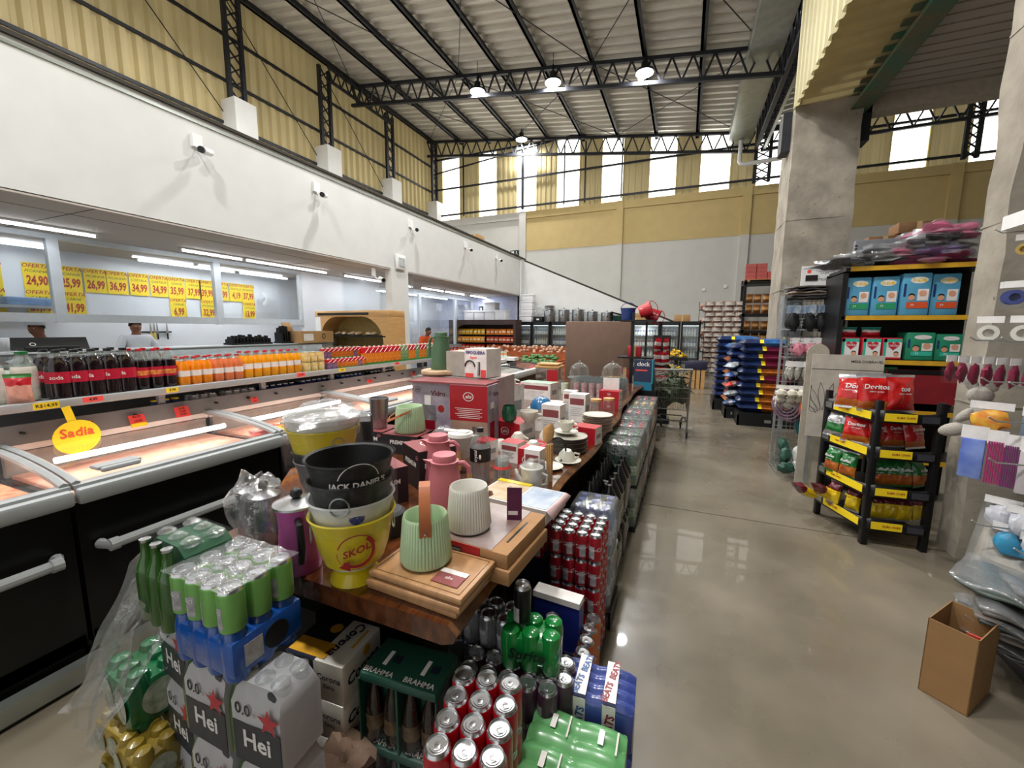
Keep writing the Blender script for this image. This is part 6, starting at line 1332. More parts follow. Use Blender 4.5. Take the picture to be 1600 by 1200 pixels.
bucket(-.955, .96, TZ + .052, m_wb, 'white ice bucket with gold and blue crest nested in the yellow bucket', R_(50), True, 1, ('crest', 0), wrap=False)
bucket(-.95, .955, TZ + .14, m_bb, 'black ice bucket with a ring handle, lower of the two black ones in front', R_(-62), False, .98)
bucket(-.95, .955, TZ + .2, m_bb, 'black ice bucket with white lettering on top of the front stack', R_(55), False, 1.0, ('jack', 0), ring=False)
bucket(-1.47, 1.33, TZ, m_gb_, 'grey metal bucket at the bottom of the rear bucket stack', 0, True, .98, wrap=False); bucket(-1.475, 1.33, TZ + .06, m_bb, 'black bucket nested in the rear bucket stack', 0, False, 1, wrap=False)
bucket(-1.47, 1.33, TZ + .13, m_yb, 'yellow bucket with black letters near the top of the rear stack', R_(-20), False, 1.15); bucket(-1.47, 1.33, TZ + .17, m_wb, 'white bucket wrapped in clear film on top of the rear stack', R_(30), False, 1.2)
mb = MB(); mb.blob(.17, .16, .05, m_clear, T(0, 0, 0), 24, 8, .5, 5); tag(mb.build('plastic_film', None, (-1.45, 1.33, 1.22)), 'crumpled clear film over the white bucket of the rear stack', 'plastic film')
# cutting boards
m_brd = mat('bamboo_board', 'b98a5c', .4, var=.12, scale=4, stretch=(14, 1, 1)); 
for i, (dx, dy, r, l) in enumerate(((-.012, .01, -1, 'bottom'), (.0, -.005, 1, 'middle'), (.006, .0, 0, 'top'))):
    o = thing('cutting_board', 'wooden cutting board in clear film under the green pot, %s of three' % l, 'cutting board', (-.685 + dx, 1.0 + dy, TZ + i * .026), R_(r - 2)); MB().box(-.165, .165, -.105, .105, 0, .02, m_brd, bv=.006).build('board', o)
    g = MB(); g.tube([(-.15, -.09, .0202), (.15, -.09, .0202), (.15, .09, .0202), (-.15, .09, .0202)], .002, mat('groove', '8a6038', .6), 4, True); g.build('groove', o); MB().box(-.168, .168, -.108, .108, -.001, .022, m_wrap, bv=.006).build('wrap', o)
    if i == 2: MB().box(.04, .13, -.07, .0, .0225, .0235, mat('dusty_red_card', '8a4a4a', .5)).box(.04, .13, -.02, .0, .0236, .024, m_wlabel).text('abs', .02, m_wlabel, T(.085, -.04, .0242)).build('label', o)
# ribbed pots
m_sage = mat('sage_green_ceramic', 'b4cda6', .45, var=.03); m_cer = mat('white_ceramic', 'dcdad2', .4, var=.03); m_lea = mat('tan_leather', 'a8623a', .5, var=.1)
def ribpot(x, y, z, R, H, m, lab, handle='up', rz=0):
    o = thing('ribbed_pot', lab, 'pot', (x, y, z), rz); n = 120; w = lambda a, zz: 1 + (.05 * abs(math.sin(a * 24)) if .012 < zz < H - .01 else .008)
    mb = MB(); mb.lathe([(R * .96, 0), (R * 1.0, .006), (R, .013), (R * .93, H * .5), (R * .86, H - .011), (R * .86, H - .004), (R * .84, H)], m, 240, None, None, w, (1, 0))
    mb.lathe([(R * .84 * 1.008, H), (R * .8, H - .004), (R * .82, H * .4), (R * .85, .012), (0, .012)], m, 48, None, None, None, (0, 1)); mb.build('pot_body', o, smooth=50)
    h = MB()
    if handle == 'up': pts = [(-R * .9, 0, H * .7), (-R * .95, 0, H * .85), (-R * .93, 0, H * 1.08), (-R * .75, 0, H * 1.42), (-R * .3, 0, H * 1.62), (R * .3, 0, H * 1.62), (R * .75, 0, H * 1.42), (R * .93, 0, H * 1.08), (R * .95, 0, H * .85), (R * .9, 0, H * .7)]
    else: pts = [(-R * 1.02, 0, H * .88), (-R * .9, -R * .7, H * .72), (-R * .4, -R * 1.4, H * .5), (R * .4, -R * 1.4, H * .5), (R * .9, -R * .7, H * .72), (R * 1.02, 0, H * .88)]
    P = [Vector(p) for p in pts]; vs = []
    for i, p in enumerate(P):
        d = (P[min(i + 1, len(P) - 1)] - P[max(i - 1, 0)]).normalized(); a = Vector((0, 1, 0)) if handle == 'up' else d.cross(Vector((1, 0, 0))).normalized() if 0 else Vector((0, .55, .83)); nrm = d.cross(a).normalized()
        for s, t in ((-1, -1), (1, -1), (1, 1), (-1, 1)): vs.append(p + a * (.017 if handle == 'up' else .012) * s + nrm * .002 * t)
    L = len(P); h.add(vs, [(i * 4 + q, i * 4 + (q + 1) % 4, i * 4 + 4 + (q + 1) % 4, i * 4 + 4 + q) for i in range(L - 1) for q in range(4)] + [(0, 1, 2, 3), tuple(4 * L - 4 + q for q in range(4))], m_lea)
    h.build('leather_handle', o)
    s_ = MB()
    for sx in (-1, 1): s_.lathe([(.004, 0), (.003, .004), (0, .005)], m_alu, 10, T(sx * R * .97, 0, H * .78 if handle == 'up' else H * .9, 0, sx * PI / 2, 0))
    return o, s_.build('rivet', o)
ribpot(-.715, 1.015, TZ + .079, .078, .15, m_sage, 'sage green ribbed pot with upright tan leather handle on the cutting boards', 'up', R_(-56))
ribpot(-.67, 1.215, TZ + .105, .076, .15, m_cer, 'white ribbed pot with brown leather tab on the brown and red boxes', 'down', R_(185))
ribpot(-1.63, 2.17, .93, .096, .17, m_sage, 'sage green ribbed pot with leather handle hanging down, on the black boxes', 'down', R_(-50))
# flat picture boxes
m_rbx = mat('red_box_print', 'a81c26', .4, var=.05); m_print = mat('photo_print_grey', '9a8c88', .35, col2='6a4a42', scale=9); m_kr2 = mat('kraft_box', 'a47a50', .7, var=.06, scale=10)
for i, (dx, dy, l) in enumerate(((.01, -.01, 'lower'), (0, 0, 'upper'))):
    o = thing('gift_box', '%s flat kraft box with red side under the white ribbed pot' % l, 'box', (-.63 + dx, 1.27 + dy, TZ + i * .05), R_(-4)); MB().box(-.17, .17, -.16, .16, 0, .048, m_kr2, bv=.002).build('box_body', o)
    p = MB(); p.box(-.171, .07, -.162, -.16, 0.001, .047, m_rbx); p.box(-.17, .11, -.158, .158, .048, .0495, m_print) if i else None; p.box(-.06, .0, -.1635, -.162, .016, .032, m_dark); p.text('SIMONAGGIO', .009, m_wlabel, T(-.03, -.164, .024, PI / 2)); p.build('print', o)
    MB().box(.13, .137, -.09, .07, .0482, .0496, m_dark).build('slot', o)
o = thing('purple_leaflet', 'folded purple and white card standing on the flat kraft boxes', 'card', (-.535, 1.33, TZ + .1), R_(20)); MB().box(-.035, .02, -.002, 0, 0, .125, mat('purple_print', '5a1c48', .3, var=.2)).build('front', o); MB().quad((-.035, 0, 0), (-.02, .045, 0), (-.02, .045, .115), (-.035, 0, .125), m_clear).box(-.03, .005, -.003, -.002, .02, .035, m_wlabel).build('side', o)
o = thing('picture_box', 'open white box with pale leaf picture behind the white ribbed pot', 'box', (-.64, 1.64, TZ), R_(-6)); MB().box(-.18, .17, -.1, .12, 0, .06, mat('pale_box', 'cfcbc8', .5)).build('box_body', o)
MB().box(-.17, .0, -.09, .11, .06, .0615, mat('cream_leaf_print', 'c9b8a0', .5, col2='a88a5a', scale=14)).box(.01, .165, -.09, .11, .06, .0615, mat('blue_leaf_print', 'b8c0cc', .5, col2='8a9ab0', scale=12)).box(-.18, .0, .1, .13, .06, .064, m_yb).build('picture', o); MB().quad((.17, -.1, .06), (.17, .12, .06), (.195, .12, .05), (.195, -.08, .02), mat('pinkish_flap', 'c8a8a8', .6)).build('flap', o, solid=.003)
# thermos jugs
def jug(x, y, z, R, H, m, lab, rz=0, handle=None, wood=True, name='thermos_jug'):
    o = thing(name, lab, 'jug', (x, y, z), rz); mb = MB(); mb.lathe([(R * .98, 0), (R, .008), (R * .98, H * .2), (R * .78, H * .66), (R * .7, H * .8), (R * .74, H * .86), (R * .7, H * .865)], m, 36)
    mb.add([(-R * .55, -.022, H * .85), (-R * .55, .022, H * .85), (-R * 1.15, 0, H * .87), (-R * .68, 0, H * .72)], [(0, 2, 1), (0, 3, 2), (1, 2, 3)], m); mb.build('jug_body', o)
    mb = MB(); mb.lathe([(R * .62, H * .86), (R * .62, H * .93), (R * .58, H * .96), (R * .1, H * .97), (0, H * .97)], m, 28); mb.build('lid', o)
    h = MB(); h.tube([(R * .6, 0, H * .82), (R * 1.0, 0, H * .83), (R * 1.25, 0, H * .76), (R * 1.28, 0, H * .66)], R * .13, m, 10); h.build('handle', o)
    h = MB(); h.tube([(R * 1.28, 0, H * .67), (R * 1.34, 0, H * .42), (R * 1.3, 0, H * .32)], R * .14, handle or m_wood, 10); h.build('handle_grip', o); return o
m_pinkj = mat('dusty_pink_enamel', 'c07078', .4, var=.04); m_dg_ = mat('olive_green_enamel', '4c6a4e', .45, var=.04)
jug(-.91, 1.44, TZ, .082, .285, m_pinkj, 'front dusty pink thermos jug with wooden handle grip', R_(20)); jug(-1.11, 1.7, TZ, .08, .285, m_pinkj, 'second dusty pink thermos jug just behind the front one', R_(20))
MB().box(-.028, .028, -.002, 0, -.0, .05, m_wlabel).text('T', .045, m_rink, T(0, -.003, .025, PI / 2), bold=.03).build('sticker', [o for o in bpy.data.objects if str(o.get('label')).startswith('front dusty')][0], (-.03, -.0815, .02), R_(-20))
o = jug(-1.82, 2.86, 1.27, .085, .31, m_dg_, 'tall olive green jug on the round wooden board above the red and white boxes', R_(180), m_dg_); 
tag(MB().lathe([(.17, 0), (.178, .01), (.175, .028), (.165, .032), (0, .032)], mat('pale_log_slice', 'c0a080', .6, var=.2, scale=14), 36, None, None, lambda a, z: 1 + .05 * math.sin(a * 3)).build('round_board', None, (-1.8, 2.84, 1.237)), 'round pale wooden board under the olive green jug', 'board')
o = thing('white_jug', 'white pitcher with flip lid behind the pink jugs', 'jug', (-1.13, 1.96, TZ)); mb = MB(); mb.lathe([(.06, 0), (.065, .02), (.066, .09)], m_jar, 24); mb.lathe([(.067, .09), (.072, .1), (.07, .19), (.075, .205)], m_cer, 30); mb.build('jug_body', o)
mb = MB(); mb.lathe([(.076, .205), (.07, .222), (0, .228)], m_cer, 30); mb.add([(.03, -.03, .2), (.03, .03, .2), (.12, 0, .22), (.07, 0, .12)], [(0, 2, 1), (0, 3, 2), (1, 2, 3)], m_cer); mb.box(-.1, .05, -.02, .02, .218, .232, m_cer, bv=.005); mb.build('lid', o)
# magenta kettle, wrapped milk jugs
m_mag = mat('magenta_anodised', 'b8589e', .35, .2, var=.08); o = thing('milk_pot', 'magenta metal milk pot with clear lid and black knob, left of the yellow bucket', 'pot', (-1.15, .915, TZ), R_(-20))
MB().lathe([(.062, 0), (.066, .01), (.06, .12), (.056, .15), (.06, .2), (.07, .225), (.068, .226)], m_mag, 32).build('pot_body', o); mb = MB(); mb.lathe([(.072, .224), (.072, .232), (.03, .245), (0, .247)], m_alu, 28); mb.blob(.02, .02, .018, m_dark, T(0, 0, .262), 12, 8); mb.build('lid', o)
h = MB(); h.tube([(.058, -.02, .19), (.1, -.03, .19), (.108, -.03, .12), (.095, -.03, .07), (.066, -.02, .07)], .011, m_dark, 10); h.build('handle', o)
for i, (x, y, l) in enumerate(((-1.5, 1.0, 'left'), (-1.4, .98, 'right'))):
    o = thing('wrapped_pot', 'silvery pot wrapped in clear plastic beside the magenta pot, %s one' % l, 'pot', (x, y, TZ)); MB().lathe([(.05, 0), (.055, .1), (.05, .16), (.055, .19), (.02, .21), (0, .21)], mat('silver_pot', 'b0aeb0', .25, .8), 24).build('pot_body', o); MB().blob(.018, .018, .018, m_dark, T(0, 0, .225)).build('knob', o)
    MB().tube([(.05, 0, .17), (.09, -.02, .16), (.09, -.02, .07), (.055, 0, .05)], .007, m_alu, 8).build('handle', o); MB().blob(.08, .075, .13, m_clear, T(0, 0, .12), 18, 12, .4, i * 7).build('wrap', o)
tag(MB().box(-.05, .05, -.01, .01, 0, .26, mat('orange_red_carton', 'c84a28', .5)).box(-.05, .05, -.012, -.01, 0, .1, m_wlabel).text('Lá', .06, m_ink, T(0, -.014, .05, PI / 2), bold=.02).build('carton_card', None, (-1.72, 1.45, TZ), rz=R_(-10)), 'orange red and white carton behind the rear bucket stack', 'carton')
# tumblers
tag(MB().lathe([(.052, 0), (.056, .01), (.062, .3), (.058, .332), (0, .332)], mat('matt_black', '22242a', .5), 28).build('black_canister', None, (-1.6, 1.7, TZ)), 'tall matt black canister right of the rear bucket stack', 'canister')
tag(MB().lathe([(.06, 0), (.066, .05), (.064, .09), (.05, .1), (0, .1)], mat('matt_black', '22242a', .5), 28).build('black_jar', None, (-1.03, 1.22, TZ)), 'short matt black canister between the front buckets and the sage pot', 'canister')
tag(MB().lathe([(.045, 0), (.05, .01), (.063, .2), (.066, .205), (.06, .205), (.048, .02), (0, .02)], mat('brushed_silver', 'a8a9ac', .3, .8, scale=30, stretch=(1, 1, 20)), 28).build('steel_tumbler', None, (-1.88, 2.17, .93)), 'silver tumbler on the black boxes left of the sage pot', 'tumbler')
# black PREMIUM boxes
m_pbx = mat('black_box_print', '1c1a1e', .4, var=.1); m_mar = mat('dusty_maroon_lid', '8a4648', .45, var=.06)
def logo_abs(mb, M, r, m=None):
    m = m or m_wlabel; mb.disc(r, m, M, 28, ry=r * .78, r0=r * .86); mb.text('abs', r * .9, m, M @ T(0, 0, .0005), .3, .02)
def prem(x, y, z, w, d, h, rz, lab, maroon=True):
    o = thing('premium_box', lab, 'box', (x, y, z), rz); MB().box(-w / 2, w / 2, -d / 2, d / 2, 0, h, m_pbx).build('box_body', o); MB().box(-w / 2, w / 2, -d / 2, d / 2, h, h + .002, m_mar).build('lid', o)
    p = MB(); s = min(.035, w * .17); p.text('PREMIUM', s, m_wlabel, T(-.0, -d / 2 - .001, h * .35 if h < .1 else h * .62, PI / 2), 0, .03).text('PREMIUM', s, m_wlabel, T(w / 2 + .001, 0, h * .35 if h < .1 else h * .62, PI / 2, 0, PI / 2), 0, .03)
    logo_abs(p, T(-w * .05, 0, h + .003), min(w, d) * .25); logo_abs(p, T(w * .38, -d / 2 - .0012, h * .82, PI / 2), .014, mat('pink_logo', 'd87a80', .5)); p.build('print', o); return o
prem(-1.2, 1.75, TZ, .22, .2, .2, R_(-32), 'big black box with maroon lid and white lettering left of the pink jugs')
prem(-1.27, 1.45, TZ, .18, .2, .17, R_(-28), 'black box with maroon lid directly behind the black buckets'); prem(-1.64, 2.16, TZ, .26, .2, .125, R_(4), 'flat black box under the hanging handled sage pot'); prem(-1.9, 2.17, TZ, .22, .2, .125, R_(4), 'flat black box under the silver tumbler'); prem(-1.4, 2.16, TZ, .2, .2, .12, R_(-30), 'flat black box end right of the one under the sage pot')
# wire whisk bag
mb = MB(); [mb.tube([(0, 0, 0), (.03 * math.cos(a) * 1.2, .03 * math.sin(a), .05), (.045 * math.cos(a), .045 * math.sin(a), .1), (0, 0, .15)], .0025, m_alu, 5) for a in [2 * PI * k / 10 for k in range(10)]]; mb.blob(.055, .055, .09, m_clear, T(0, 0, .08), 14, 8, .3)
tag(mb.build('wire_whisk', None, (-1.36, 2.05, .925), rot=(.5, .9, .3)), 'bagged wire whisk on the black box by the white pitcher', 'whisk')
# red & white jar boxes
m_lil = mat('lilac_photo_print', 'b8aeb8', .4, col2='8a7e90', scale=10); m_wine = mat('red_wine', '8a1424', .2)
def vidro(x, y, z, w, d, h, rz, lab):
    o = thing('jar_box', lab, 'box', (x, y, z), rz); MB().box(-w / 2, w / 2, -d / 2, d / 2, 0, h, m_lil).build('box_body', o); p = MB(); q = d / 2 + .001
    p.box(-w * .5, w * .5, -q - .001, -q, h * .42, h, m_rbx); logo_abs(p, T(0, -q - .002, h * .82, PI / 2), w * .14)
    for k in range(6): p.box(-w * (.36 - .05 * (k % 3)), w * (.36 - .06 * (k % 2)), -q - .002, -q - .001, h * (.62 - k * .03), h * (.62 - k * .03) + .0035, m_wlabel)
    p.box(-w * .48, w * .48, -q - .001, -q, 0, h * .42, mat('beige_photo', 'a88a78', .4, var=.1)); p.box(w * .1, w * .22, -q - .002, -q - .001, .03, h * .34, m_clear)
    for s in (1,):
        for (a, b, c, e, m) in ((-.14, .04, .42, .62, m_clear), (-.15, .05, .06, .4, m_wine), (-.12, .02, .62, .72, m_wlabel)): p.box(w / 2 + .0005, w / 2 + .0015, a * d * 2, b * d * 2, c * h, e * h, m)
        p.text('Vidro', .045, mat('wine_ink', '6a2030', .5), T(w / 2 + .002, d * .22, h * .84, PI / 2, 0, PI / 2), 0, .02); logo_abs(p, T(w / 2 + .002, -d * .3, h * .88, PI / 2, 0, PI / 2), .022, mat('grey_logo', '6a6070', .5))
    p.build('print', o); return o
vidro(-1.325, 2.5, TZ, .28, .2, .42, R_(3), 'big red and lilac box with white oval logo under the popcorn pot box')
o = thing('jar_box', 'lilac box with a drawn glass jar and red drink, left of the big red one', 'box', (-1.64, 2.52, TZ), R_(4)); MB().box(-.15, .15, -.1, .1, 0, .42, m_lil).build('box_body', o)
p = MB(); p.text('Vidro', .05, mat('wine_ink', '6a2030', .5), T(.06, -.102, .345, PI / 2), 0, .02).box(-.08, .03, -.102, -.1, .05, .15, m_wine).box(-.09, .04, -.1015, -.1, .15, .26, m_clear).box(-.05, .0, -.102, -.1, .26, .33, m_wlabel).disc(.025, m_rbx, T(.08, -.102, .24, PI / 2), 20); logo_abs(p, T(-.11, -.102, .37, PI / 2), .028, mat('grey_logo', '6a6070', .5)); p.build('print', o)
tag(MB().box(-.3, .3, -.12, .12, 0, .012, m_mar).build('tray_board', None, (-1.5, 2.52, 1.22), rz=R_(3)), 'thin dusty red board lying across the red and lilac boxes', 'board')
tag(MB().box(-.4, .28, -.15, .25, 0, .43, mat('pinkish_carton', 'a89490', .5)).build('plain_box', None, (-1.55, 2.86, TZ), rz=R_(3)), 'plain pinkish box block behind the two printed jar boxes', 'box')
o = thing('popcorn_pot_box', 'white popcorn pot box with purple lettering beside the olive jug', 'box', (-1.42, 2.82, 1.235), R_(-8)); MB().box(-.1, .1, -.1, .1, 0, .215, m_wlabel).box(-.28, -.1, -.1, .1, .0, .19, mat('greyish_box', 'a8a298', .5)).build('box_body', o)
p = MB(); p.text('PIPOQUEIRA', .031, mat('purple_ink', '3a2a80', .5), T(0, -.102, .185, PI / 2), 0, .03).text('Super', .028, m_redtag, T(-.02, -.102, .15, PI / 2), .3, .02).tube([(-.05 + .045 * math.cos(a), -.102, .08 + .045 * math.sin(a)) for a in [PI * k / 8 for k in range(9)]], .006, m_dark, 5).tube([(.03, -.102, .02), (.03, -.102, .12)], .014, m_alu, 6).box(-.095, -.02, -.103, -.1, .0, .03, m_redtag).box(.05, .095, -.103, -.1, .0, .06, m_redtag); p.build('print', o)
# water bottle, glass cups, kettle in film, salt packs
m_bll = mat('black_label', '131316', .4); o = thing('water_bottle', 'large clear water bottle with black label in the middle of the table', 'bottle', (-.95, 1.85, TZ), R_(-10)); mb = MB(); mb.lathe([(.05, 0), (.054, .015), (.05, .06), (.054, .12), (.054, .19), (.05, .215), (.03, .255), (.016, .272)], m_jar, 28, None, None, lambda a, z: 1 + .01 * math.sin(a * 8)); mb.lathe([(.046, .01), (.048, .12)], mat('water_tint', 'a8b4ba', .05, alpha=.35), 24); mb.build('bottle_body', o)
MB().lathe([(.018, .27), (.018, .292), (0, .293)], m_blackcap, 16).build('cap', o); mb = MB(); mb.lathe([(.055, .12), (.055, .19)], m_bll, 32); vs_, fs_ = text_geo('crystal', 0, .02); mb.add([(.0565 * math.sin(-b * .024 / .0565 + .2), -.0565 * math.cos(-b * .024 / .0565 + .2), .155 + a * .024) for a, b, c in vs_], fs_, m_wlabel); mb.blob(.008, .003, .013, m_wlabel, T(.033, -.046, .15)); mb.build('label', o)
for i in range(5):
    o = thing('plastic_cup', 'clear cup in the upturned nested stack, %s' % nm10[i], 'cup', (-.83, 1.86, TZ + i * .018), 0, 'nested clear cups'); MB().lathe([(.045, 0), (.036, .07), (.03, .078), (0, .078)], m_jar, 24, caps=(0, 1)).build('cup_body', o)
MB().lathe([(.0465, .02), (.0445, .035)], m_redtag, 24, caps=(0, 0)).build('seal', o)
o = thing('white_teapot', 'white teapot wrapped in clear film near the right table edge', 'teapot', (-.66, 1.84, TZ)); MB().lathe([(.04, 0), (.055, .03), (.05, .08), (.058, .125), (.05, .13), (.045, .08), (0, .06)], m_cer, 28).build('pot_body', o); MB().tube([(-.05, 0, .04), (-.075, 0, .07), (-.085, 0, .1)], [.012, .009, .006], m_cer, 8).build('spout', o); MB().tube([(.05, 0, .1), (.08, 0, .09), (.08, 0, .05), (.05, 0, .035)], .006, m_cer, 8).build('handle', o); MB().blob(.09, .07, .085, m_clear, T(0, 0, .075), 16, 10, .4, 3).build('wrap', o)
m_rdb = mat('crimson_box', 'b01c28', .4, var=.05)
def smallbox(x, y, z, w, d, h, rz, lab, top=m_rdb, front=m_rdb, side=m_wlabel, strip=0):
    o = thing('mug_box', lab, 'box', (x, y, z), rz); MB().box(-w / 2, w / 2, -d / 2, d / 2, 0, h, side).build('box_body', o); p = MB(); p.box(-w / 2, w / 2, -d / 2, d / 2, h, h + .001, top)
    if front is m_rdb: p.box(-w / 2, w / 2, -d / 2 - .001, -d / 2, 0, h, front); logo_abs(p, T(0, -d / 2 - .002, h * .5, PI / 2), min(w, h) * .28)
    else: p.box(-w * .42, w * .42, -d / 2 - .001, -d / 2, h * .62, h * .85, m_mar if strip == 0 else m_rdb); [p.box(-w * .4, w * (.3 - .06 * (k % 3)), -d / 2 - .001, -d / 2, h * (.5 - k * .07), h * (.5 - k * .07) + .003, mat('grey_line', '9a9a9c', .6)) for k in range(5)]
    p.box(w / 2, w / 2 + .001, -d * .3, d * .3, h * .35, h * .6, mat('grey_line', '9a9a9c', .6)); p.build('print', o); return o
smallbox(-1.1, 2.22, TZ, .11, .1, .12, R_(-20), 'small crimson mug box behind the water bottle'); smallbox(-.93, 2.25, TZ, .12, .1, .12, R_(-8), 'small white fronted mug box with red top, between two crimson ones', m_rdb, m_wlabel); smallbox(-.755, 2.1, TZ + .02, .12, .1, .12, R_(-6), 'small crimson mug box in front of the wooden spoons')
smallbox(-.7, 2.0, TZ, .09, .08, .17, R_(-5), 'narrow white box behind the wrapped teapot', m_wlabel, m_wlabel)
smallbox(-1.14, 2.76, TZ, .26, .2, .13, R_(-14), 'wide crimson box carrying a green glass and a cup'); smallbox(-1.36, 3.2, TZ, .17, .2, .33, R_(-14), 'tall crimson box with an upturned white bowl on top'); smallbox(-.88, 2.93, TZ, .15, .12, .24, R_(-6), 'tall white box with maroon panel in the table middle', m_wlabel, m_wlabel); smallbox(-.82, 3.5, TZ, .15, .12, .24, R_(-6), 'second tall white box with maroon panel, further back', m_wlabel, m_wlabel)
smallbox(-.6, 2.83, TZ, .17, .13, .12, R_(-10), 'open crimson and white box between the plate stacks'); smallbox(-1.5, 4.4, TZ, .38, .2, .2, R_(-8), 'wide white box with green plant picture toward the back', mat('plant_print', 'b8c8b8', .5, col2='6a9a78', scale=10), m_wlabel); 
for k in range(3): smallbox(-.66, 4.2, TZ + k * .062, .2, .16, .06, R_(-4), 'flat crimson box in the stack of three near the table edge, %s' % nm10[k])
tag(MB().box(-.08, .08, -.004, .004, 0, .12, m_wlabel).build('grey_card', None, (-.66, 4.2, .99)), 'upright pale card on the crimson box stack', 'card'); smallbox(-1.0, 3.9, TZ, .13, .1, .2, 0, 'slim white box with maroon panel behind the patterned plates', m_wlabel, m_wlabel)
# cups, saucers, plates
m_por = mat('cream_porcelain', 'd2cfc2', .3, var=.03, coat=.3)
def cup(R=.048, H=.06, m=m_por):
    o = thing('cup', '', 'cup'); MB().lathe([(R * .5, 0), (R * .55, .004), (R * .9, H * .4), (R, H * .85), (R, H), (R * .95, H), (R * .85, H * .4), (R * .4, .008), (0, .008)], m, 28).build('cup_body', o); MB().tube([(R * .95, 0, H * .8), (R * 1.45, 0, H * .75), (R * 1.5, 0, H * .45), (R * .9, 0, H * .3)], .005, m, 7).build('handle', o); return o
cp, u = cup(), []
for (x, y, z, rz, up, l) in ((-.7, 2.63, .918, 0, 1, 'upright on the saucer of the near plate stack'), (-.62, 2.36, .87, 30, 0, 'upturned on a saucer right of the wooden spoons'), (-1.09, 2.42, .865, 20, 0, 'upturned above the small boxes, left one'), (-1.0, 2.5, .905, -10, 0, 'upturned above the small boxes, second'), (-.87, 2.45, .875, 40, 0, 'upturned above the small boxes, third'), (-.83, 2.6, .915, 0, 0, 'upturned above the small boxes, fourth'),
        (-1.0, 2.72, .935, 0, 1, 'standing on the wide crimson box'), (-1.36, 3.18, 1.2, 0, 0, 'upturned on the tall crimson box')):
    s = 1.35 if 'tall' in l or 'wide' in l else 1.1; q = place(cp, u, (x, y, z), 0, 'cream porcelain cup ' + l, 'cream cups', rot=(0 if up else PI + .15, 0, R_(rz))); q.scale = (s,) * 3
for (x, y, z, w, d, h, l) in ((-1.05, 2.45, TZ, .2, .14, .0, 'a'),): pass
smallbox(-.98, 2.45, TZ, .2, .12, .05, R_(-10), 'low crimson box under the upturned cups'); smallbox(-.84, 2.52, TZ, .12, .14, .05, R_(-10), 'second low crimson box under the upturned cups')
def plate(R, m, mrim=None):
    o = thing('plate', '', 'plate'); MB().lathe([(R * .55, 0), (R * .6, .003), (R * .97, .013), (R, .016), (R * .96, .017), (R * .6, .007), (0, .006)], m, 40).build('plate_body', o)
    if mrim: MB().lathe([(R * .985, .0135), (R * 1.006, .0165), (R * .97, .0185)], mrim, 40, caps=(0, 0)).build('rim', o)
    return o
m_rim = mat('brown_rim', '3a2e26', .4); p1, u1 = plate(.125, mat('grey_plate', 'aaa698', .35, coat=.2), m_rim), []; p2, u2 = plate(.12, m_por, mat('tan_rim', '6e5440', .4)), []; p3, u3 = plate(.08, m_por), []
for k in range(7): place(p1, u1, (-.67 + .002 * (-1) ** k, 2.58, TZ + k * .0145), 0, 'grey dinner plate with brown rim, %s in the near plate stack' % nm10[k], 'grey plates')
for k in range(9): place(p2, u2, (-.6 + .002 * (-1) ** k, 3.2, TZ + k * .0145), 0, 'cream dinner plate with tan rim, %s in the second plate stack' % nm10[k], 'cream plates')
for (x, y, z, l) in ((-.7, 2.63, .905, 'on the near plate stack under the cup'), (-.61, 2.35, TZ, 'under the upturned cup by the spoons'), (-.68, 2.2, TZ, 'right beside the wooden spoons')): place(p3, u3, (x, y, z), 0, 'small cream saucer ' + l, 'saucers')
p4, u4 = plate(.1, m_por, m_redtag), []
for k in range(6): place(p4, u4, (-1.15, 3.85, TZ + k * .014), 0, 'plate with red pattern, %s in the far small stack' % nm10[k], 'red patterned plates')
pan = thing('frying_pan', 'black round frying pan rim standing behind the wooden spoons', 'pan', (-.67, 2.28, TZ + .08), R_(55)); MB().tube([(.08 * math.cos(a), 0, .08 * math.sin(a)) for a in [2 * PI * k / 28 for k in range(28)]], .006, m_dark, 6, True).disc(.078, m_jar, T(0, 0, 0, PI / 2), 28).build('rim', pan)
for i in range(6):
    o = thing('wooden_spoon', 'wooden kitchen tool in the upright bundle at the table edge', 'spoon', (-.625 + .008 * (i % 3), 2.0 + .008 * (i // 3), TZ), R_(i * 20), 'wooden tools in the bundle'); MB().tube([(0, 0, 0), (.004 * (i - 3), 0, .2)], .006, m_wood, 7).build('handle', o); mb = MB(); mb.blob(.02, .005, .045, m_wood, T(.005 * (i - 3), 0, .25 + .01 * (i % 3)), 10, 8); mb.build('bowl', o)
# glassware
def glassy(prof, name, n=24): return MB().lathe(prof, m_jar, n).build(name)
gg = tag(glassy([(.03, 0), (.034, .01), (.042, .12), (.04, .12), (.03, .01)], 'drinking_glass'), 'clear drinking glass', 'glass'); first = True
gl = [(-1.22 + .09 * i, 3.3 + .1 * j, TZ) for i in range(4) for j in range(3)] + [(-1.25 + .08 * i, 5.0 + .11 * j, TZ) for i in range(8) for j in range(5)]
for k, pz in enumerate(gl):
    q = gg if k == 0 else dup_flat(gg); q.location = pz; q.scale = (1, 1, .8 if k < 12 else 1.5)
    tag(q, 'clear drinking glass in the near cluster behind the blue bowl' if k < 12 else 'tall clear glass in the crowd before the cake domes', 'glass', 'near clear glasses' if k < 12 else 'far clear glasses')
for i in range(6):
    q = tag(MB().lathe([(.032, 0), (.036, .17), (.033, .17), (.03, .01)], mat('red_striped_glass', 'a8646c', .2, col2='d8c8c8', scale=30, alpha=.8), 18).build('striped_glass', None, (-1.15 + .09 * i, 4.75, TZ)), 'tall glass with red stripes in the row before the clear glasses', 'glass', 'red striped glasses')
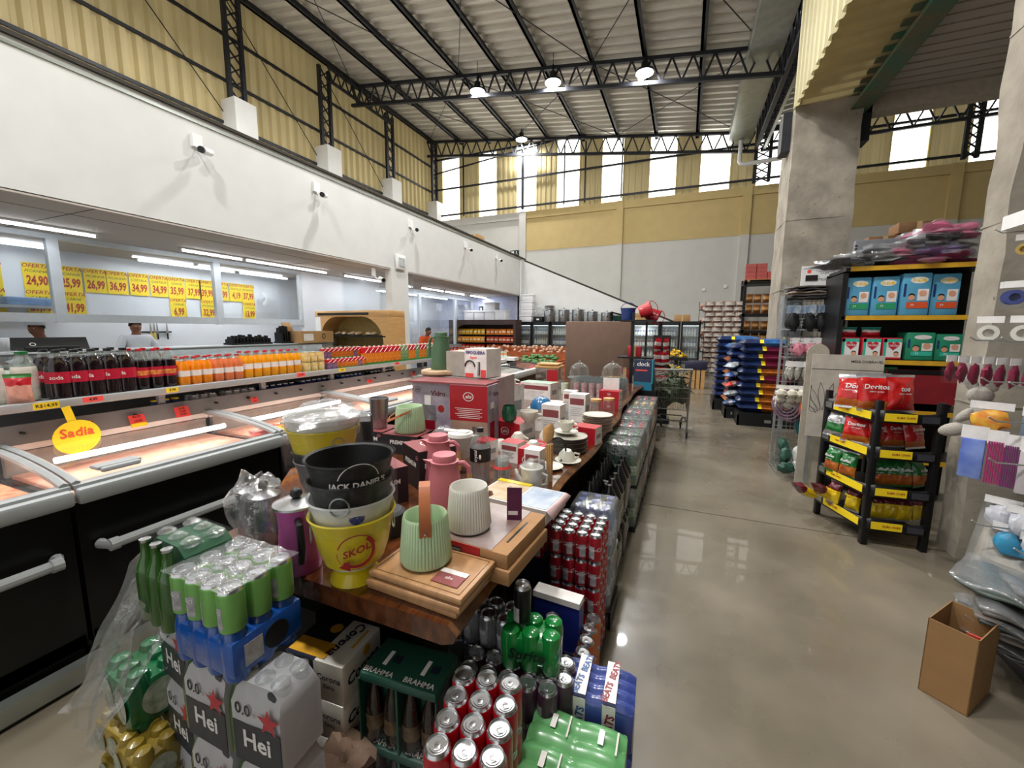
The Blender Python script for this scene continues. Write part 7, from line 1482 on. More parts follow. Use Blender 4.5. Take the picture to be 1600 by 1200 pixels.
for i in range(5): tag(MB().blob(.035, .035, .03, m_jar, T(0, 0, .03), 16, 8).lathe([(.02, .055), (.012, .07), (0, .075)], m_jar, 12).build('glass_cloche', None, (-1.0 + .09 * i, 4.5, TZ)), 'small round glass lid in the row behind the tall white boxes', 'cloche', 'small glass lids')
o = tag(MB().lathe([(.03, 0), (.05, .02), (.055, .07), (.045, .12), (.042, .12), (.05, .07), (.028, .02), (0, .015)], mat('emerald_glass', '1a5a40', .1, coat=.6, alpha=.85), 28).build('green_glass', None, (-1.13, 2.66, .935)), 'emerald green glass on the wide crimson box', 'glass')
o = thing('blue_bowl', 'blue bowl upturned behind the green glass', 'bowl', (-1.02, 3.05, .98)); MB().lathe([(.09, 0), (.085, .03), (.06, .07), (.03, .085), (0, .085)], mat('blue_glaze', '2f6ea0', .25, coat=.5), 28).build('bowl_body', o)
tag(MB().box(-.1, .1, -.08, .08, 0, .18, m_wlabel).build('white_box', None, (-1.02, 3.08, TZ)), 'white box under the blue bowl', 'box')
for i, (x, y, R, l) in enumerate(((-1.38, 5.85, .14, 'left'), (-.93, 6.0, .15, 'right'))):
    o = thing('cake_dome', 'glass cake dome with knob on a stand at the far table end, %s one' % l, 'cake dome', (x, y, TZ)); MB().lathe([(.07, 0), (.03, .03), (.03, .08), (.17, .1), (.17, .11), (0, .11)], m_jar if i == 0 else m_wood, 30).build('stand', o)
    MB().lathe([(R, .11), (R, .18), (R * .85, .26), (R * .4, .31), (.012, .32), (.02, .34), (0, .355)], m_jar, 32).build('dome', o)
o = thing('canister_set', 'clear and crimson canister with a wooden lid at the far left of the table', 'canister', (-1.66, 5.3, TZ)); MB().box(-.16, .16, -.12, .12, 0, .28, m_jar, bv=.01).box(-.0, .15, -.125, -.12, .02, .26, m_rdb).build('box_body', o); MB().box(-.17, .17, -.13, .13, .28, .31, m_wood, bv=.008).box(-.15, .15, -.11, .11, .32, .345, m_wood, bv=.008).build('lid', o)
for i, (x, y) in enumerate(((-1.42, 4.75), (-.95, 4.0), (-.72, 3.75), (-.62, 3.85))):
    o = thing('storage_jar', 'glass jar with wooden lid, %s' % ('near the wide plant box', 'in the table middle', 'left one beside the crimson stack', 'right one beside the crimson stack')[i], 'jar', (x, y, TZ)); MB().lathe([(.05, 0), (.055, .01), (.055, .13), (.05, .14)], m_jar, 22).build('jar_body', o); MB().lathe([(.052, .14), (.052, .16), (0, .16)], m_wood, 22).build('lid', o)
o = thing('mug', 'white mug with green pattern in the table distance', 'mug', (-1.35, 4.95, TZ)); MB().lathe([(.04, 0), (.045, .13), (.04, .13), (.038, .01), (0, .01)], mat('pale_green_print', 'b8d8a8', .4, col2='e0e0d8', scale=20), 24).build('mug_body', o)
o = thing('sugar_bowl', 'white lidded bowl between the tall white box and the cream plates', 'bowl', (-.75, 3.0, TZ)); MB().lathe([(.04, 0), (.055, .03), (.05, .07), (.03, .09), (.008, .095), (.012, .11), (0, .115)], m_cer, 24).build('bowl_body', o)
o = thing('food_jar', 'glass preserve jar with glass knob at the far table end', 'jar', (-.72, 5.6, TZ)); MB().lathe([(.06, 0), (.07, .02), (.07, .12), (.05, .15), (.02, .16), (.025, .19), (0, .2)], m_jar, 24).build('jar_body', o)
# ================================================================ DRINK STACKS ON THE FLOOR ROUND THE TABLE
m_cokered = mat('red_can_paint', 'b01424', .28, .35, var=.06); m_grn = mat('bright_green_can', '79b45c', .3, .3, var=.1); m_purp = mat('dark_purple_can', '4a2440', .3, .3, var=.15); m_org = mat('orange_can', 'c8641c', .3, .35); m_blk = mat('black_can', '181a1a', .3, .4); m_silv = mat('silver_can', 'a9abae', .28, .7)
m_sheetw = mat('grey_label_print', 'b8b8b8', .4, col2='8c8c90', scale=60)
def can(body, lab=None, R=.0325, H=.125, txt=None, name='can', tc=None):
    o = thing(name, '', 'can'); mb = MB(); mb.lathe([(R * .75, 0), (R * .98, .008), (R, .014), (R, H * .87), (R * .96, H * .91), (R * .82, H * .965), (R * .83, H * .985), (R * .8, H), (R * .76, H * .99), (R * .74, H * .955), (0, H * .952)], body, 26, None, [m_alu, body, body, body, m_alu, m_alu, m_alu, m_alu, m_alu, m_alu])
    if lab is not None:
        n = 8; a0 = R_(lab[0]); w = R_(55); vs = []
        for k in range(n + 1):
            a = a0 + w * k / n
            for z in (H * lab[1], H * lab[2]): vs.append((R * 1.008 * math.cos(a), R * 1.008 * math.sin(a), z))
        mb.add(vs, [(2 * k, 2 * k + 2, 2 * k + 3, 2 * k + 1) for k in range(n)], m_sheetw)
    if txt: mb.text(txt[0], txt[1], tc or m_wlabel, T(0, 0, H * .5, 0, 0, R_(txt[2])), .35, .02, bend=R * 1.012)
    b = mb.build(name)
    t = MB(); t.disc(R * .28, m_alu, T(0, R * .12, H * .958), 12, r0=R * .14); t.box(-R * .2, R * .2, -R * .35, R * .1, H * .957, H * .966, m_alu, bv=.0006); t.tube([(R * .55 * math.cos(a), R * .55 * math.sin(a), H * .955) for a in [R_(200) + R_(140) * k / 8 for k in range(9)]], .0008, m_dark, 4)
    t = t.build('pull_tab', b); bpy.data.objects.remove(o); return b, t
_used = set()
def canpack(loc, rz, nx, ny, proto, lab, px=.066, py=.066, H=.125, wrap=True, group=None, hide_inner=True, lift=0):
    """cans at (i*px, -j*py); returns thing"""
    o = thing('can_pack', lab, 'can pack', loc, rz, None); b, t = proto
    for i in range(nx):
        for j in range(ny):
            if b.name in _used: q = b.copy(); COL.objects.link(q); tt = t.copy(); COL.objects.link(tt); tt.parent = q
            else: _used.add(b.name); q = b
            q.parent = o; q.location = (i * px, -j * py, 0); q.rotation_euler = (0, 0, random.uniform(-.5, .5))
    if wrap:
        w = MB(); x0, x1, y0, y1 = -.036, (nx - 1) * px + .036, -(ny - 1) * py - .036, .036
        def fn(u, v):
            P = 2 * (x1 - x0 + y1 - y0); d = u * P; W_ = x1 - x0; D_ = y1 - y0
            if d < W_: p = (x0 + d, y0)
            elif d < W_ + D_: p = (x1, y0 + d - W_)
            elif d < 2 * W_ + D_: p = (x1 - (d - W_ - D_), y1)
            else: p = (x0, y1 - (d - 2 * W_ - D_))
            n = noise.noise(Vector((p[0] * 30, p[1] * 30, v * 4 + loc[0]))) * .004; c = 1 + n * 8
            cx_, cy_ = (x0 + x1) / 2, (y0 + y1) / 2; return (cx_ + (p[0] - cx_) * c, cy_ + (p[1] - cy_) * c, .004 + v * (H - .004))
        w.grid(fn, 48, 5, m_wrap)
        if group == 'film': w.grid(lambda u, v: (x0 + u * (x1 - x0), y0 + v * (y1 - y0), H + .003 + .004 * noise.noise(Vector((u * 8, v * 8, 1)))), 20, 16, m_clear)
        w.build('film_wrap', o)
    return o
def blockstack(loc, rz, w, d, z0, z1, m, lab, n=1): pass
red = can(m_cokered, (200, .15, .6), H=.128, txt=('Coca', .03, -60)); Rv = R_(11.3)
for k, s in enumerate(('top', 'second from top', 'third from top', 'fourth from top', 'bottom')):
    canpack((-.512, .891, .655 - .131 * (k + 1)), Rv, 3, 4, red, 'wrapped red can pack at the photo bottom centre, %s of its pile' % s, wrap=True, H=.128)
# green and yellow-green cans over the blue pack
gcan = can(m_grn, (230, .15, .62), R=.0315, H=.122, txt=('LIMÃO', .016, -40)); gpk = canpack((-1.214, .748, .833), 0, 4, 3, gcan, 'pack of twelve green and silver cans on top of the blue pack', .063, .069, .122, True, 'film')
m_bpl = mat('blue_shrink_sleeve', '124c9c', .22, coat=.5, var=.1); o = thing('drink_pack', 'glossy blue shrink wrapped pack under the green cans', 'drink pack', (-1.12, .68, .70), 0)
mb = MB(); 
for i in range(4):
    for j in range(3): mb.lathe([(.028, 0), (.032, .012), (.033, .1), (.028, .125), (.024, .132)], m_bpl, 20, T(-.094 + i * .063, -.069 + j * .069, 0))
mb.box(-.1, .128, -.1, .105, .015, .118, m_bpl, bv=.012); mb.build('sleeve', o)
mb = MB(); mb.lathe([(.036, 0), (.036, .002)], m_dark, 24, T(.1285, .02, .065, 0, PI / 2, 0)); mb.box(.1285, .1295, -.07, -.02, .035, .095, m_sheetw); mb.build('handle_hole', o)
# beer carriers
m_wht = mat('silver_white_carton', 'b9b8ba', .4, var=.05); m_star = mat('red_star', 'b81c2c', .4); m_nav = mat('navy_green_print', '1d2430', .4); m_gb2 = mat('green_beer_glass', '2f5a1e', .1, coat=.6, alpha=.9); m_gcart = mat('dark_green_carton', '164a2c', .35, var=.1)
def star(mb, M, r, m):
    pts = [(r * (1 if k % 2 == 0 else .42) * math.sin(PI * k / 5), r * (1 if k % 2 == 0 else .42) * math.cos(PI * k / 5), 0) for k in range(10)]; mb.add(pts + [(0, 0, .001)], [(k, (k + 1) % 10, 10) for k in range(10)], m, M)
def beerbottle(): 
    mb = MB(); mb.lathe([(.028, 0), (.03, .01), (.03, .13), (.026, .16), (.014, .19), (.012, .225), (.014, .228), (.014, .236), (0, .237)], m_gb2, 16, None, [m_gb2] * 6 + [m_alu, m_alu]); return mb.build('bottle')
bbp = [beerbottle()]; bbp_used = [0]
def addbottle(o, p, rz=0):
    q = bbp[0] if not bbp_used[0] else bbp[0].copy()
    if bbp_used[0]: COL.objects.link(q)
    bbp_used[0] = 1; q.parent = o; q.location = p
def carrier(x, y, z, w, d, h, rz, lab, kind='zero'):
    o = thing('beer_pack', lab, 'beer pack', (x, y, z), rz, None); mb = MB(); body = m_wht if kind == 'zero' else m_gcart
    P = [(-w / 2, 0), (w / 2, 0), (w / 2, h * .72), (w * .46, h * .86), (w * .3, h * .97), (-w * .3, h * .97), (-w * .46, h * .86), (-w / 2, h * .72)]
    n = len(P); vs = [(a, -d / 2, b) for a, b in P] + [(a, d / 2, b) for a, b in P]; vs = [(a, (-d / 2 + .012 if b > h * .8 else -d / 2) if i < n else (d / 2 - .012 if b > h * .8 else d / 2), b) for i, (a, _, b) in enumerate(vs)]
    mb.add(vs, [tuple(range(n)), tuple(range(2 * n - 1, n - 1, -1))] + [(i, i + n, (i + 1) % n + n, (i + 1) % n) for i in range(n)], body); mb.build('carton', o)
    p = MB(); y0 = -d / 2 - .0012
    if kind == 'zero':
        p.box(-w * .49, w * .49, y0, -d / 2, 0, h * .5, m_nav); p.text('Hei', h * .3, m_wlabel, T(-.0, y0 - .001, h * .3, PI / 2), 0, .022)
        p.text('0.0', h * .2, m_ink, T(-w * .26, y0, h * .66, PI / 2), 0, .01).text('%', h * .07, m_ink, T(-w * .02, y0, h * .64, PI / 2)); star(p, T(w * .27, y0 - .0005, h * .62, PI / 2), h * .17, m_star); p.disc(w * .09, m_nav, T(w * .3, -d / 2 + .0105, h * .9, PI / 2 - .0), 16)
        addbottle(o, (-(w / 2 + .004), -d / 2 + .03, 0))
    else:
        star(p, T(w * .22, y0 - .0005, h * .66, PI / 2), h * .2, m_star); star(p, T(w / 2 + .001, 0, h * .6, PI / 2, 0, PI / 2), h * .18, m_star); p.box(w / 2 - .0, w / 2 + .001, -d * .4, d * .4, h * .1, h * .3, m_wlabel)
        for q in (-1, 0, 1): addbottle(o, (q * w * .3, -d / 2 - .012, .0))
    p.build('print', o)
    c = MB()
    for i in range(3):
        for j in range(2): c.lathe([(.022, -.004), (.024, .008), (.012, .018), (0, .019)], m_clear, 12, T(-w * .32 + i * w * .32, -d * .22 + j * d * .44, h * .96))
    c.box(-w * .51, w * .51, -d * .54, d * .54, 0, h * .985, m_wrap, bv=.02); c.build('film_wrap', o); return o
for k, s in enumerate(('top', 'middle', 'bottom')):
    carrier(-1.145, .655, .467 - .233 * k, .168, .13, .233, 0, 'white beer carton with red star and 0.0 under the blue pack, left column, %s' % s); carrier(-.96, .665, .467 - .233 * k, .168, .13, .233, R_(3), 'white beer carton with red star and 0.0 beside the gold and navy box, %s' % s)
for k, s in enumerate(('top', 'middle', 'bottom')): carrier(-1.39, .72, .505 - .235 * k, .17, .14, .235, R_(-8), 'white 0.0 beer carton under the green bottle carton, %s' % s)
carrier(-1.335, .70, .76, .2, .15, .235, R_(-4), 'dark green beer bottle carton with red star, topmost at the left', 'green')
# green and yellow plastic wrapped packs on the floor at far left
m_gpl = mat('green_film_pack', '0e5a34', .25, coat=.4, var=.15); m_ypl = mat('olive_yellow_film', '8a7428', .3, coat=.3, var=.15); m_oval = mat('pale_oval_print', 'b8b8a8', .5, col2='6a7a68', scale=30)
def softpack(x, y, z, w, d, h, rz, m, lab, ov=True):
    o = thing('wrapped_pack', lab, 'pack', (x, y, z), rz); mb = MB()
    for i in range(3):
        for j in range(2): mb.lathe([(w * .17, 0), (w * .185, h * .1), (w * .185, h * .8), (w * .13, h * .97), (0, h)], m, 18, T(-w * .33 + i * w * .33, -d * .24 + j * d * .48, 0))
    mb.box(-w / 2, w / 2, -d / 2, d / 2, h * .06, h * .86, m, bv=.02); mb.build('pack_body', o)
    if ov:
        p = MB()
        for s in (-1, 1): p.disc(w * .2, m_oval, T(s * w * .25, -d / 2 - .003, h * .48, PI / 2), 22, ry=h * .3)
        p.disc(d * .3, m_oval, T(w / 2 + .003, 0, h * .48, PI / 2, 0, PI / 2), 22, ry=h * .3); p.build('print', o)
    return o
softpack(-1.66, .69, .28, .2, .17, .2, R_(-6), m_gpl, 'dark green film pack with pale oval prints at the far left of the stacks'); softpack(-1.72, .67, .14, .17, .16, .14, 0, m_ypl, 'olive yellow film pack directly under the dark green one'); softpack(-1.53, .62, .14, .16, .13, .16, R_(-6), m_ypl, 'olive yellow film pack right of the other, beside the beer cartons'); softpack(-1.72, .67, 0, .17, .16, .14, 0, m_ypl, 'lowest olive yellow film pack on the floor, left'); softpack(-1.53, .62, 0, .16, .13, .14, 0, m_ypl, 'lowest olive yellow film pack on the floor, right')
# loose clear film hanging to the left
for k, (pts, l) in enumerate((([(-1.46, .66, .985), (-1.68, .55, .42), (-1.56, .47, .5), (-1.44, .6, .80)], 'big sheet of loose clear film hanging left of the green beer carton'), ([(-1.42, .58, .86), (-1.62, .5, .40), (-1.42, .46, .44), (-1.3, .6, .74)], 'second fold of loose clear film hanging in front of the first'))):
    A = [Vector(p) for p in pts]
    def fn(u, v): p = A[0].lerp(A[3], u).lerp(A[1].lerp(A[2], u), v); n = noise.noise(Vector((u * 5 + k * 3, v * 2, k))); return p + Vector((.0, -.05, .03)) * n * (1.2 if v > .1 else .4) + Vector((-.03, 0, 0)) * math.sin(u * 9) * v * .6
    tag(MB().grid(fn, 20, 20, m_clear).build('plastic_film'), l, 'plastic film')
# gold and navy beer boxes
m_navy = mat('navy_carton', '14182e', .4, var=.1); m_gold = mat('golden_print', 'd09a28', .35, var=.15, scale=8); m_iv = mat('ivory_carton', 'd4d0c6', .4, var=.03)
def crbox(z, lab, rz=R_(4)):
    o = thing('beer_box', lab, 'box', (-1.045, .94, z), rz); w, d, h = .23, .19, .134; MB().box(-w / 2, w / 2, -d / 2, d / 2, 0, h, m_iv, bv=.004).build('carton', o); p = MB(); y0 = -d / 2 - .0012
    p.box(-w / 2, 0, y0, -d / 2, 0, h * .98, m_navy); p.box(-w * .498, w * .02, -d * .5, d * .5, h, h + .0012, m_navy); p.box(-w * .48, w * .15, -d * .45, -d * .12, h + .0012, h + .0022, m_gold); p.disc(.022, m_gold, T(-w * .1, d * .2, h + .0022), 20)
    p.text('Corona', .05, m_navy, T(w * .2, d * .05, h + .0022, 0, 0, R_(-97)), .15, .02).text('Extra', .028, m_navy, T(w * .05 + .035, d * .1, h + .0023, 0, 0, R_(-97)), .1, .01); p.box(w * .36, w * .4, -d * .1, d * .35, h + .001, h + .0016, m_gold)
    p.text('Corona', .05, m_navy, T(w / 2 + .0012, 0, h * .5, PI / 2, 0, PI / 2), .15, .03); p.disc(.018, m_gold, T(w / 2 + .0013, d * .1, h * .82, PI / 2, 0, PI / 2), 16); p.text('Corona', .03, m_navy, T(w * .25, y0, h * .6, PI / 2), .1, .02).text('Extra', .02, m_navy, T(w * .25, y0, h * .38, PI / 2), .1, .01)
    for k in range(4): p.box(-w * .42, -w * .3, y0 - .0008, y0, h * (.2 + k * .14), h * (.26 + k * .14), m_wlabel)
    p.build('print', o)
for k, s in enumerate(('top', 'second', 'third', 'bottom')): crbox(.416 - .136 * k, 'ivory and navy beer box with gold print beside the white cartons, %s of its pile' % s, R_(4 - 2 * k))
# green bottle carton
m_bgr = mat('bottle_green_carton', '1f4a3c', .4, var=.08); m_amb = mat('amber_glass', '160c06', .08, coat=.6)
ambp = []
for k, s in enumerate(('upper', 'lower')):
    o = thing('beer_carton', 'dark green twelve bottle carton with white lettering under the table corner, %s one' % s, 'beer carton', (-.745, .955, .31 - .25 * k), R_(5)); w, d, h = .27, .16, .24; mb = MB()
    mb.box(-w / 2, w / 2, -d / 2, d / 2, h * .86, h, m_bgr, bv=.012); mb.box(-w / 2, w / 2, -d / 2 + .05, d / 2, 0, h * .88, m_bgr); mb.box(w / 2 - .004, w / 2, -d / 2, d / 2, 0, h * .9, m_bgr); mb.box(-w / 2, -w / 2 + .004, -d / 2, d / 2, 0, h * .9, m_bgr); mb.box(-.004, .004, -d / 2, 0, 0, h * .9, m_bgr); mb.build('carton', o)
    p = MB(); p.text('BRAHMA', .026, m_wlabel, T(-w * .27, -d * .38, h + .001), 0, .02).text('BRAHMA', .026, m_wlabel, T(w * .25, -d * .38, h + .001), 0, .02).text('BRAHMA', .05, mat('dull_silver_ink', '9aa49c', .4), T(w / 2 + .001, 0, h * .55, PI / 2, 0, PI / 2), 0, .03)
    for s2 in (-1, 1): p.box(s2 * w * .25 - .012, s2 * w * .25 + .002, -d * .2, d * .15, h + .0006, h + .0014, m_wlabel); p.box(s2 * w * .25 + .012, s2 * w * .25 + .04, -d * .1, d * .08, h + .0006, h + .0014, m_nav)
    p.build('print', o)
    for i in range(4):
        if not ambp:
            q = MB(); q.lathe([(.029, 0), (.031, .01), (.031, .11), (.024, .15), (.013, .185), (.013, .21), (0, .21)], m_amb, 16); q.lathe([(.0315, .04), (.0315, .09)], mat('beer_label', '2a1012', .4, col2='6a5a3c', scale=30), 16, caps=(0, 0)); q = q.build('bottle'); ambp.append(q)
        else: q = ambp[0].copy(); COL.objects.link(q)
        q.parent = o; q.location = (-.1 + i * .066, -d / 2 + .035, .004)
softpack(-.745, .955, 0, .25, .15, .06, R_(5), m_dark, 'black tray under the bottle cartons on the floor', False)
A = [Vector(p) for p in ((-.82, .84, .40), (-.62, .82, .50), (-.6, .78, .15), (-.86, .74, .12))]
tag(MB().grid(lambda u, v: A[0].lerp(A[1], u).lerp(A[3].lerp(A[2], u), v) + Vector((0, -.03, .0)) * noise.noise(Vector((u * 5, v * 3, 7))) * 1.5, 16, 16, m_wrap).build('plastic_film'), 'torn clear film hanging in front of the amber bottles', 'plastic film')
mb = MB(); mb.blob(.09, .07, .06, mat('crumpled_kraft', '6a5444', .8, var=.2), None, 16, 12, .9, 2); tag(mb.build('crumpled_paper', None, (-.88, .80, .27)), 'crumpled brown paper wedged below the amber bottles', 'paper'); tag(MB().box(-.06, .06, -.05, .05, 0, .22, m_kd).build('paper_box', None, (-.88, .80, 0)), 'small brown box under the crumpled paper', 'box')
# dark cans beside the red pile, sprite-like green pack, black can
pcan = can(m_purp, (210, .2, .6), R=.0325, H=.125); 
for k, s in enumerate(('top', 'second', 'third', 'bottom')): canpack((-.6, 1.13, .375 - .125 * k), R_(6), 5, 2, pcan, 'pack of dark purple cans behind the red pile, %s layer' % s)
scan = can(m_silv, (210, .2, .6), R=.0325, H=.125, txt=('pepsi' if 0 else 'light', .02, -50))
for k, s in enumerate(('top', 'second', 'third', 'bottom')): canpack((-.72, 1.27, .475 - .125 * k), 0, 4, 2, scan, 'pack of silver cans in the shade under the table corner, %s layer' % s)
m_sg = mat('green_shrink_sleeve', '0f7a34', .2, coat=.6, var=.08); o = thing('drink_pack', 'glossy green six pack with dark lettering under a lone black can', 'drink pack', (-.41, 1.17, .505), R_(10)); mb = MB()
for i in range(3):
    for j in range(2): mb.lathe([(.028, 0), (.032, .012), (.033, .1), (.028, .125), (.02, .13), (0, .13)], m_sg, 20, T(-.066 + i * .066, -.033 + j * .066, 0))
mb.box(-.09, .09, -.056, .056, .02, .112, m_sg, bv=.014); mb.build('sleeve', o); MB().text('Sprite', .05, mat('dark_green_ink', '0a2f1c', .4), T(-.01, -.068, .065, PI / 2), .2, .03).box(.0985, .0995, -.04, .0, .04, .1, m_sheetw).build('print', o)
bc, bt = can(m_blk, (215, .08, .45), R=.029, H=.135, name='black_can'); bc.location = (-.445, 1.165, .637); tag(bc, 'single slim black can standing on the glossy green six pack', 'can')
for k, s in enumerate(('top', 'second', 'third', 'bottom')): canpack((-.37, 1.2, .375 - .125 * k), R_(10), 2, 2, can(m_purp, (200, .2, .6)) if k == 0 else pcan, 'small block of purple cans right under the green six pack, %s layer' % s)
# blue and green wrapped packs at the aisle corner
m_beat = mat('violet_blue_film', '3a4a8e', .25, coat=.4, var=.15, scale=8); m_lg = mat('leaf_green_film', '5f9c62', .25, coat=.4, var=.1)
def ridged(x, y, z, w, d, h, rz, m, lab, kind):
    o = thing('wrapped_pack', lab, 'pack', (x, y, z), rz); mb = MB(); n = 4; 
    mb.grid(lambda u, v: ((u - .5) * w, (v - .5) * d, h - .012 + .014 * abs(math.sin(u * PI * 2)) * .6 + .012 * abs(math.sin(v * PI * n)) - .025 * (max(0, abs(2 * u - 1) - .85) + max(0, abs(2 * v - 1) - .85)) * 6 * .3), 24, 32, m)
    mb.box(-w / 2, w / 2, -d / 2, d / 2, 0, h - .012, m, bv=.008); mb.build('pack_body', o); p = MB()
    if kind == 'beats':
        for s, c in ((-.17, 'blue'), (.2, 'red')):
            mi = mat('beats_' + c, '2a5a9a' if c == 'blue' else '8a2030', .4); xx = s * w; p.box(xx - .02, xx + .02, -d * .5, d * .5, h + .013, h + .0145, m_wlabel); p.text('BEATS  BEATS', .028, mi, T(xx, 0, h + .016, 0, 0, R_(80)), 0, .03); p.box(xx - .02, xx + .02, -d / 2 - .002, -d / 2 - .001, 0, h, m_wlabel)
            p.text('BEATS', .034, mi, T(xx, -d / 2 - .004, h * .5, PI / 2, R_(-80)), 0, .03)
        p.text('BEATS', .034, mat('cyan_ink', '3ab0d0', .4), T(w / 2 + .002, 0, h * .5, PI / 2, 0, PI / 2), 0, .03)
    else:
        for a, b in ((-.25, .25), (.25, .25), (-.25, -.25), (.25, -.25)): p.box(a * w - .008, a * w + .008, b * d - .022, b * d + .022, h + .0125, h + .0135, m_wlabel); p.tube([(a * w + .045, b * d + .035 * math.sin(q), h + .009) for q in (-1.4, -.5, .5, 1.4)], .003, m_wlabel, 5)
    p.build('print', o); return o
for k, s in enumerate(('top', 'middle', 'bottom')):
    ridged(-.205, 1.225, .30 - .15 * k, .25, .16, .15, R_(3), m_beat, 'violet blue wrapped pack with white lettering bands at the aisle corner, %s' % s, 'beats'); ridged(-.225, .995, .28 - .14 * k, .28, .24, .14, R_(1), m_lg, 'leaf green wrapped pack with white squares at the bottom photo edge, %s' % s, 'leaf')
# red can wall
coke = can(m_cokered, (235, .15, .6), R=.029, H=.128, txt=('Coca-Cola', .026, 20))
for k in range(5): canpack((-.5, 1.93, .56 - .13 * k), 0, 4, 4, coke, 'wrapped block of red cans in the tall aisle side stack, %s layer from the top' % (['first'] + nm10[1:])[k], .0605, .0605, .128)
tag(MB().box(-.12, .12, -.13, .13, 0, .038, m_dark).build('low_tray', None, (-.41, 1.84, 0)), 'dark tray under the tall stack of red cans', 'tray')
canpack((-.72, 1.95, .5), 0, 3, 4, coke, 'wrapped red cans beside the tall stack, under the table', .0605, .0605, .128); tag(MB().box(-.1, .1, -.12, .12, 0, .5, mat('dark_navy_box', '101a3a', .5)).build('navy_box', None, (-.66, 1.86, 0)), 'dark navy box under the table left of the tall red can stack', 'box')
o = thing('blue_carton', 'flat blue carton with pale edge leaning against the red can stack', 'carton', (-.42, 1.5, .3), R_(-4)); MB().box(-.1, .1, -.02, .04, 0, .22, mat('royal_blue_print', '1f2f80', .35, var=.2, scale=6)).box(-.1, .1, -.022, .042, .2, .225, m_wlabel).build('carton_body', o)
tag(MB().box(-.1, .1, -.03, .06, 0, .3, m_navy).build('navy_box', None, (-.42, 1.5, 0)), 'navy box under the flat blue carton', 'box')
rc2 = can(m_cokered, None, R=.03, H=.125); canpack((-.41, 1.4, .375), 0, 1, 2, rc2, 'pair of plain red cans between the green six pack and the blue carton', .066, .066); 
for k in range(3): canpack((-.41, 1.4, .25 - .125 * k), 0, 1, 2, rc2, 'plain red cans below the upper pair, %s' % ('upper', 'middle', 'lowest')[k])
ocn = can(m_org, (200, .15, .6), R=.0325, H=.125)
for k, s in enumerate(('top', 'middle', 'bottom')): canpack((-.29, 1.6, .265 - .125 * k), 0, 1, 4, ocn, 'row of orange cans in front of the tall red stack, %s layer' % s)
# bottle packs along the aisle side
def petpack(x, y, z, nx, ny, proto, lab, H, p=.09, wrap=True):
    o = thing('bottle_pack', lab, 'bottle pack', (x, y, z), 0); k0 = kids(proto)
    for i in range(nx):
        for j in range(ny):
            b = k0[0].copy(); COL.objects.link(b); b.parent = o; b.location = (i * p, j * p, 0)
            for c in k0[1:]: q = c.copy(); COL.objects.link(q); q.parent = b
    if wrap: w = MB(); w.box(-p * .55, (nx - .45) * p, -p * .55, (ny - .45) * p, .005, H * 1.01, m_clear, bv=.02); w.build('film_wrap', o)
    return o
wat = bottle_proto('bottle', m_waterpet, mat('blue_cap', '2a4a9a', .4), mat('blue_white_label', '8aa0c8', .4, col2='e0e4ea', scale=40), .27, .036, .014, .97)
petpack(-.48, 2.1, .39, 3, 3, wat, 'clear water bottle pack with blue caps behind the tall red can stack, upper', .27, .075); petpack(-.48, 2.1, .1, 3, 3, wat, 'clear water bottle pack with blue caps behind the tall red can stack, lower', .27, .075)
tag(MB().box(-.13, .13, -.13, .13, 0, .098, m_dark).build('low_tray', None, (-.41, 2.18, 0)), 'dark tray under the clear water bottle packs', 'tray'); tag(MB().box(-.12, .12, -.12, .12, 0, .03, m_galv).build('separator_sheet', None, (-.41, 2.18, .365)), 'thin sheet between the two water bottle packs', 'sheet')
m_bw = mat('black_film_pack', '0e0e10', .22, coat=.4, var=.3)
def blackpack(x, y, z, w, d, h, lab, txt='crystal'):
    o = thing('wrapped_pack', lab, 'pack', (x, y, z)); mb = MB()
    for i in range(2):
        for j in range(3): mb.lathe([(w * .24, 0), (w * .25, h * .7), (w * .1, h * .93), (w * .06, h), (0, h)], m_bw, 16, T(-w * .25 + i * w * .5, -d * .33 + j * d * .33, 0))
    mb.box(-w / 2, w / 2, -d / 2, d / 2, .01, h * .66, m_bw, bv=.02); mb.build('pack_body', o); p = MB(); p.text(txt, .07, m_wlabel, T(-w * .1, -d / 2 - .002, h * .42, PI / 2, R_(-85)), 0, .03).text(txt, .07, m_wlabel, T(w / 2 + .002, 0, h * .42, PI / 2, R_(0), PI / 2), 0, .03); p.build('lettering', o)
for k, (y, z, s) in enumerate(((2.55, .33, 'near upper'), (2.55, 0, 'near lower'), (2.95, .33, 'far upper'), (2.95, 0, 'far lower'))): blackpack(-.43, y, z, .24, .34, .33, 'black wrapped water bottle pack with white vertical lettering, %s' % s)
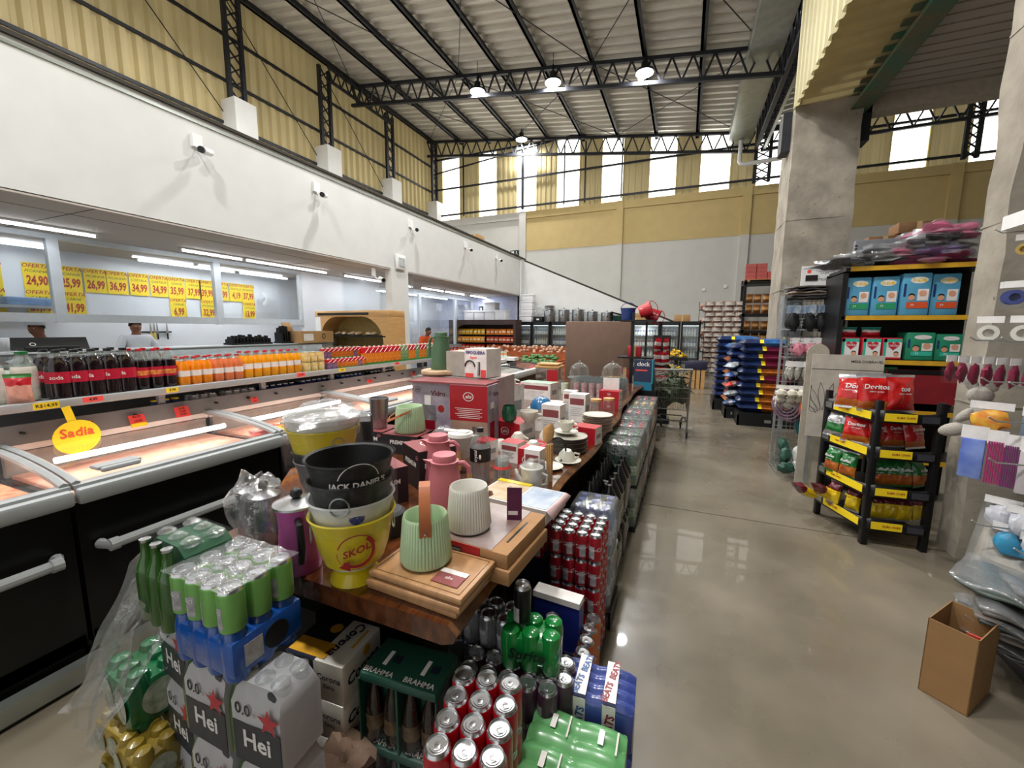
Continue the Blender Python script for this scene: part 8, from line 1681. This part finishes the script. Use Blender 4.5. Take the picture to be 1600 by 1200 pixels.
gbt = bottle_proto('bottle', m_greenpet, m_gcap, mat('green_label', '2a7a4a', .4, col2='c8d0c0', scale=30), .33, .046, .014, .82); ckt = bottle_proto('bottle', mat('cola_liquid', '180a06', .12, coat=.6), m_redcap, m_cokered, .33, .046, .014, .82); clr = bottle_proto('bottle', mat('clear_soda', 'b0b8b4', .12, coat=.5, alpha=.7), m_gcap, m_wlabel, .31, .046, .014, .85); orb = bottle_proto('bottle', m_orange, m_ytag, m_wlabel, .31, .046, .014, .82)
rows_ = [(3.25, gbt, 'green soda bottle'), (3.58, gbt, 'green soda bottle'), (3.9, ckt, 'dark cola bottle'), (4.22, clr, 'pale clear soda bottle'), (4.55, ckt, 'dark cola bottle'), (4.87, clr, 'pale clear soda bottle'), (5.2, orb, 'orange soda bottle'), (5.52, ckt, 'dark cola bottle')]
for k, (y, pr, s) in enumerate(rows_):
    for q in range(2): petpack(-.52, y, .03 + q * .345, 3, 3, pr, '%s pack along the aisle side, row %s, %s' % (s, ['one', 'two', 'three', 'four', 'five', 'six', 'seven', 'eight'][k], ('lower', 'upper')[q]), .33, .095)
    for q in range(2): tag(MB().box(-.15, .15, -.14, .14, 0, .026 if q == 0 else .012, m_dark).build('pack_tray', None, (-.425, y + .095, 0 if q == 0 else .363)), 'dark tray %s the %s pack in row %s of the aisle side' % (('below', 'inside')[q], s, ['one', 'two', 'three', 'four', 'five', 'six', 'seven', 'eight'][k]), 'tray')
for pr in (wat, gbt, ckt, clr, orb):
    for c in kids(pr): bpy.data.objects.remove(c)
    bpy.data.objects.remove(pr)
tag(MB().box(-.5, .5, -2.2, 2.2, 0, .7, mat('filler_dark', '4a3a30', .8, var=.3, scale=6)).build('filler_block', None, (-1.25, 3.9, 0)), 'dark block of stock cartons under the middle of the wooden table', 'cartons', None, 'stuff')  # made-up dark block that closes the view beneath the table
for b in bbp + [red[0]]: pass
tag(MB().box(-.24, .2, -.3, .3, 0, .56, mat('shade_block_dark', '1c1a1c', .7, var=.2, scale=5)).build('shade_block', None, (-1.4, 1.3, 0)), 'dark carton in the shade under the left front of the wooden table', 'carton')  # added dark block, its colour gives the shade in the gap below the table
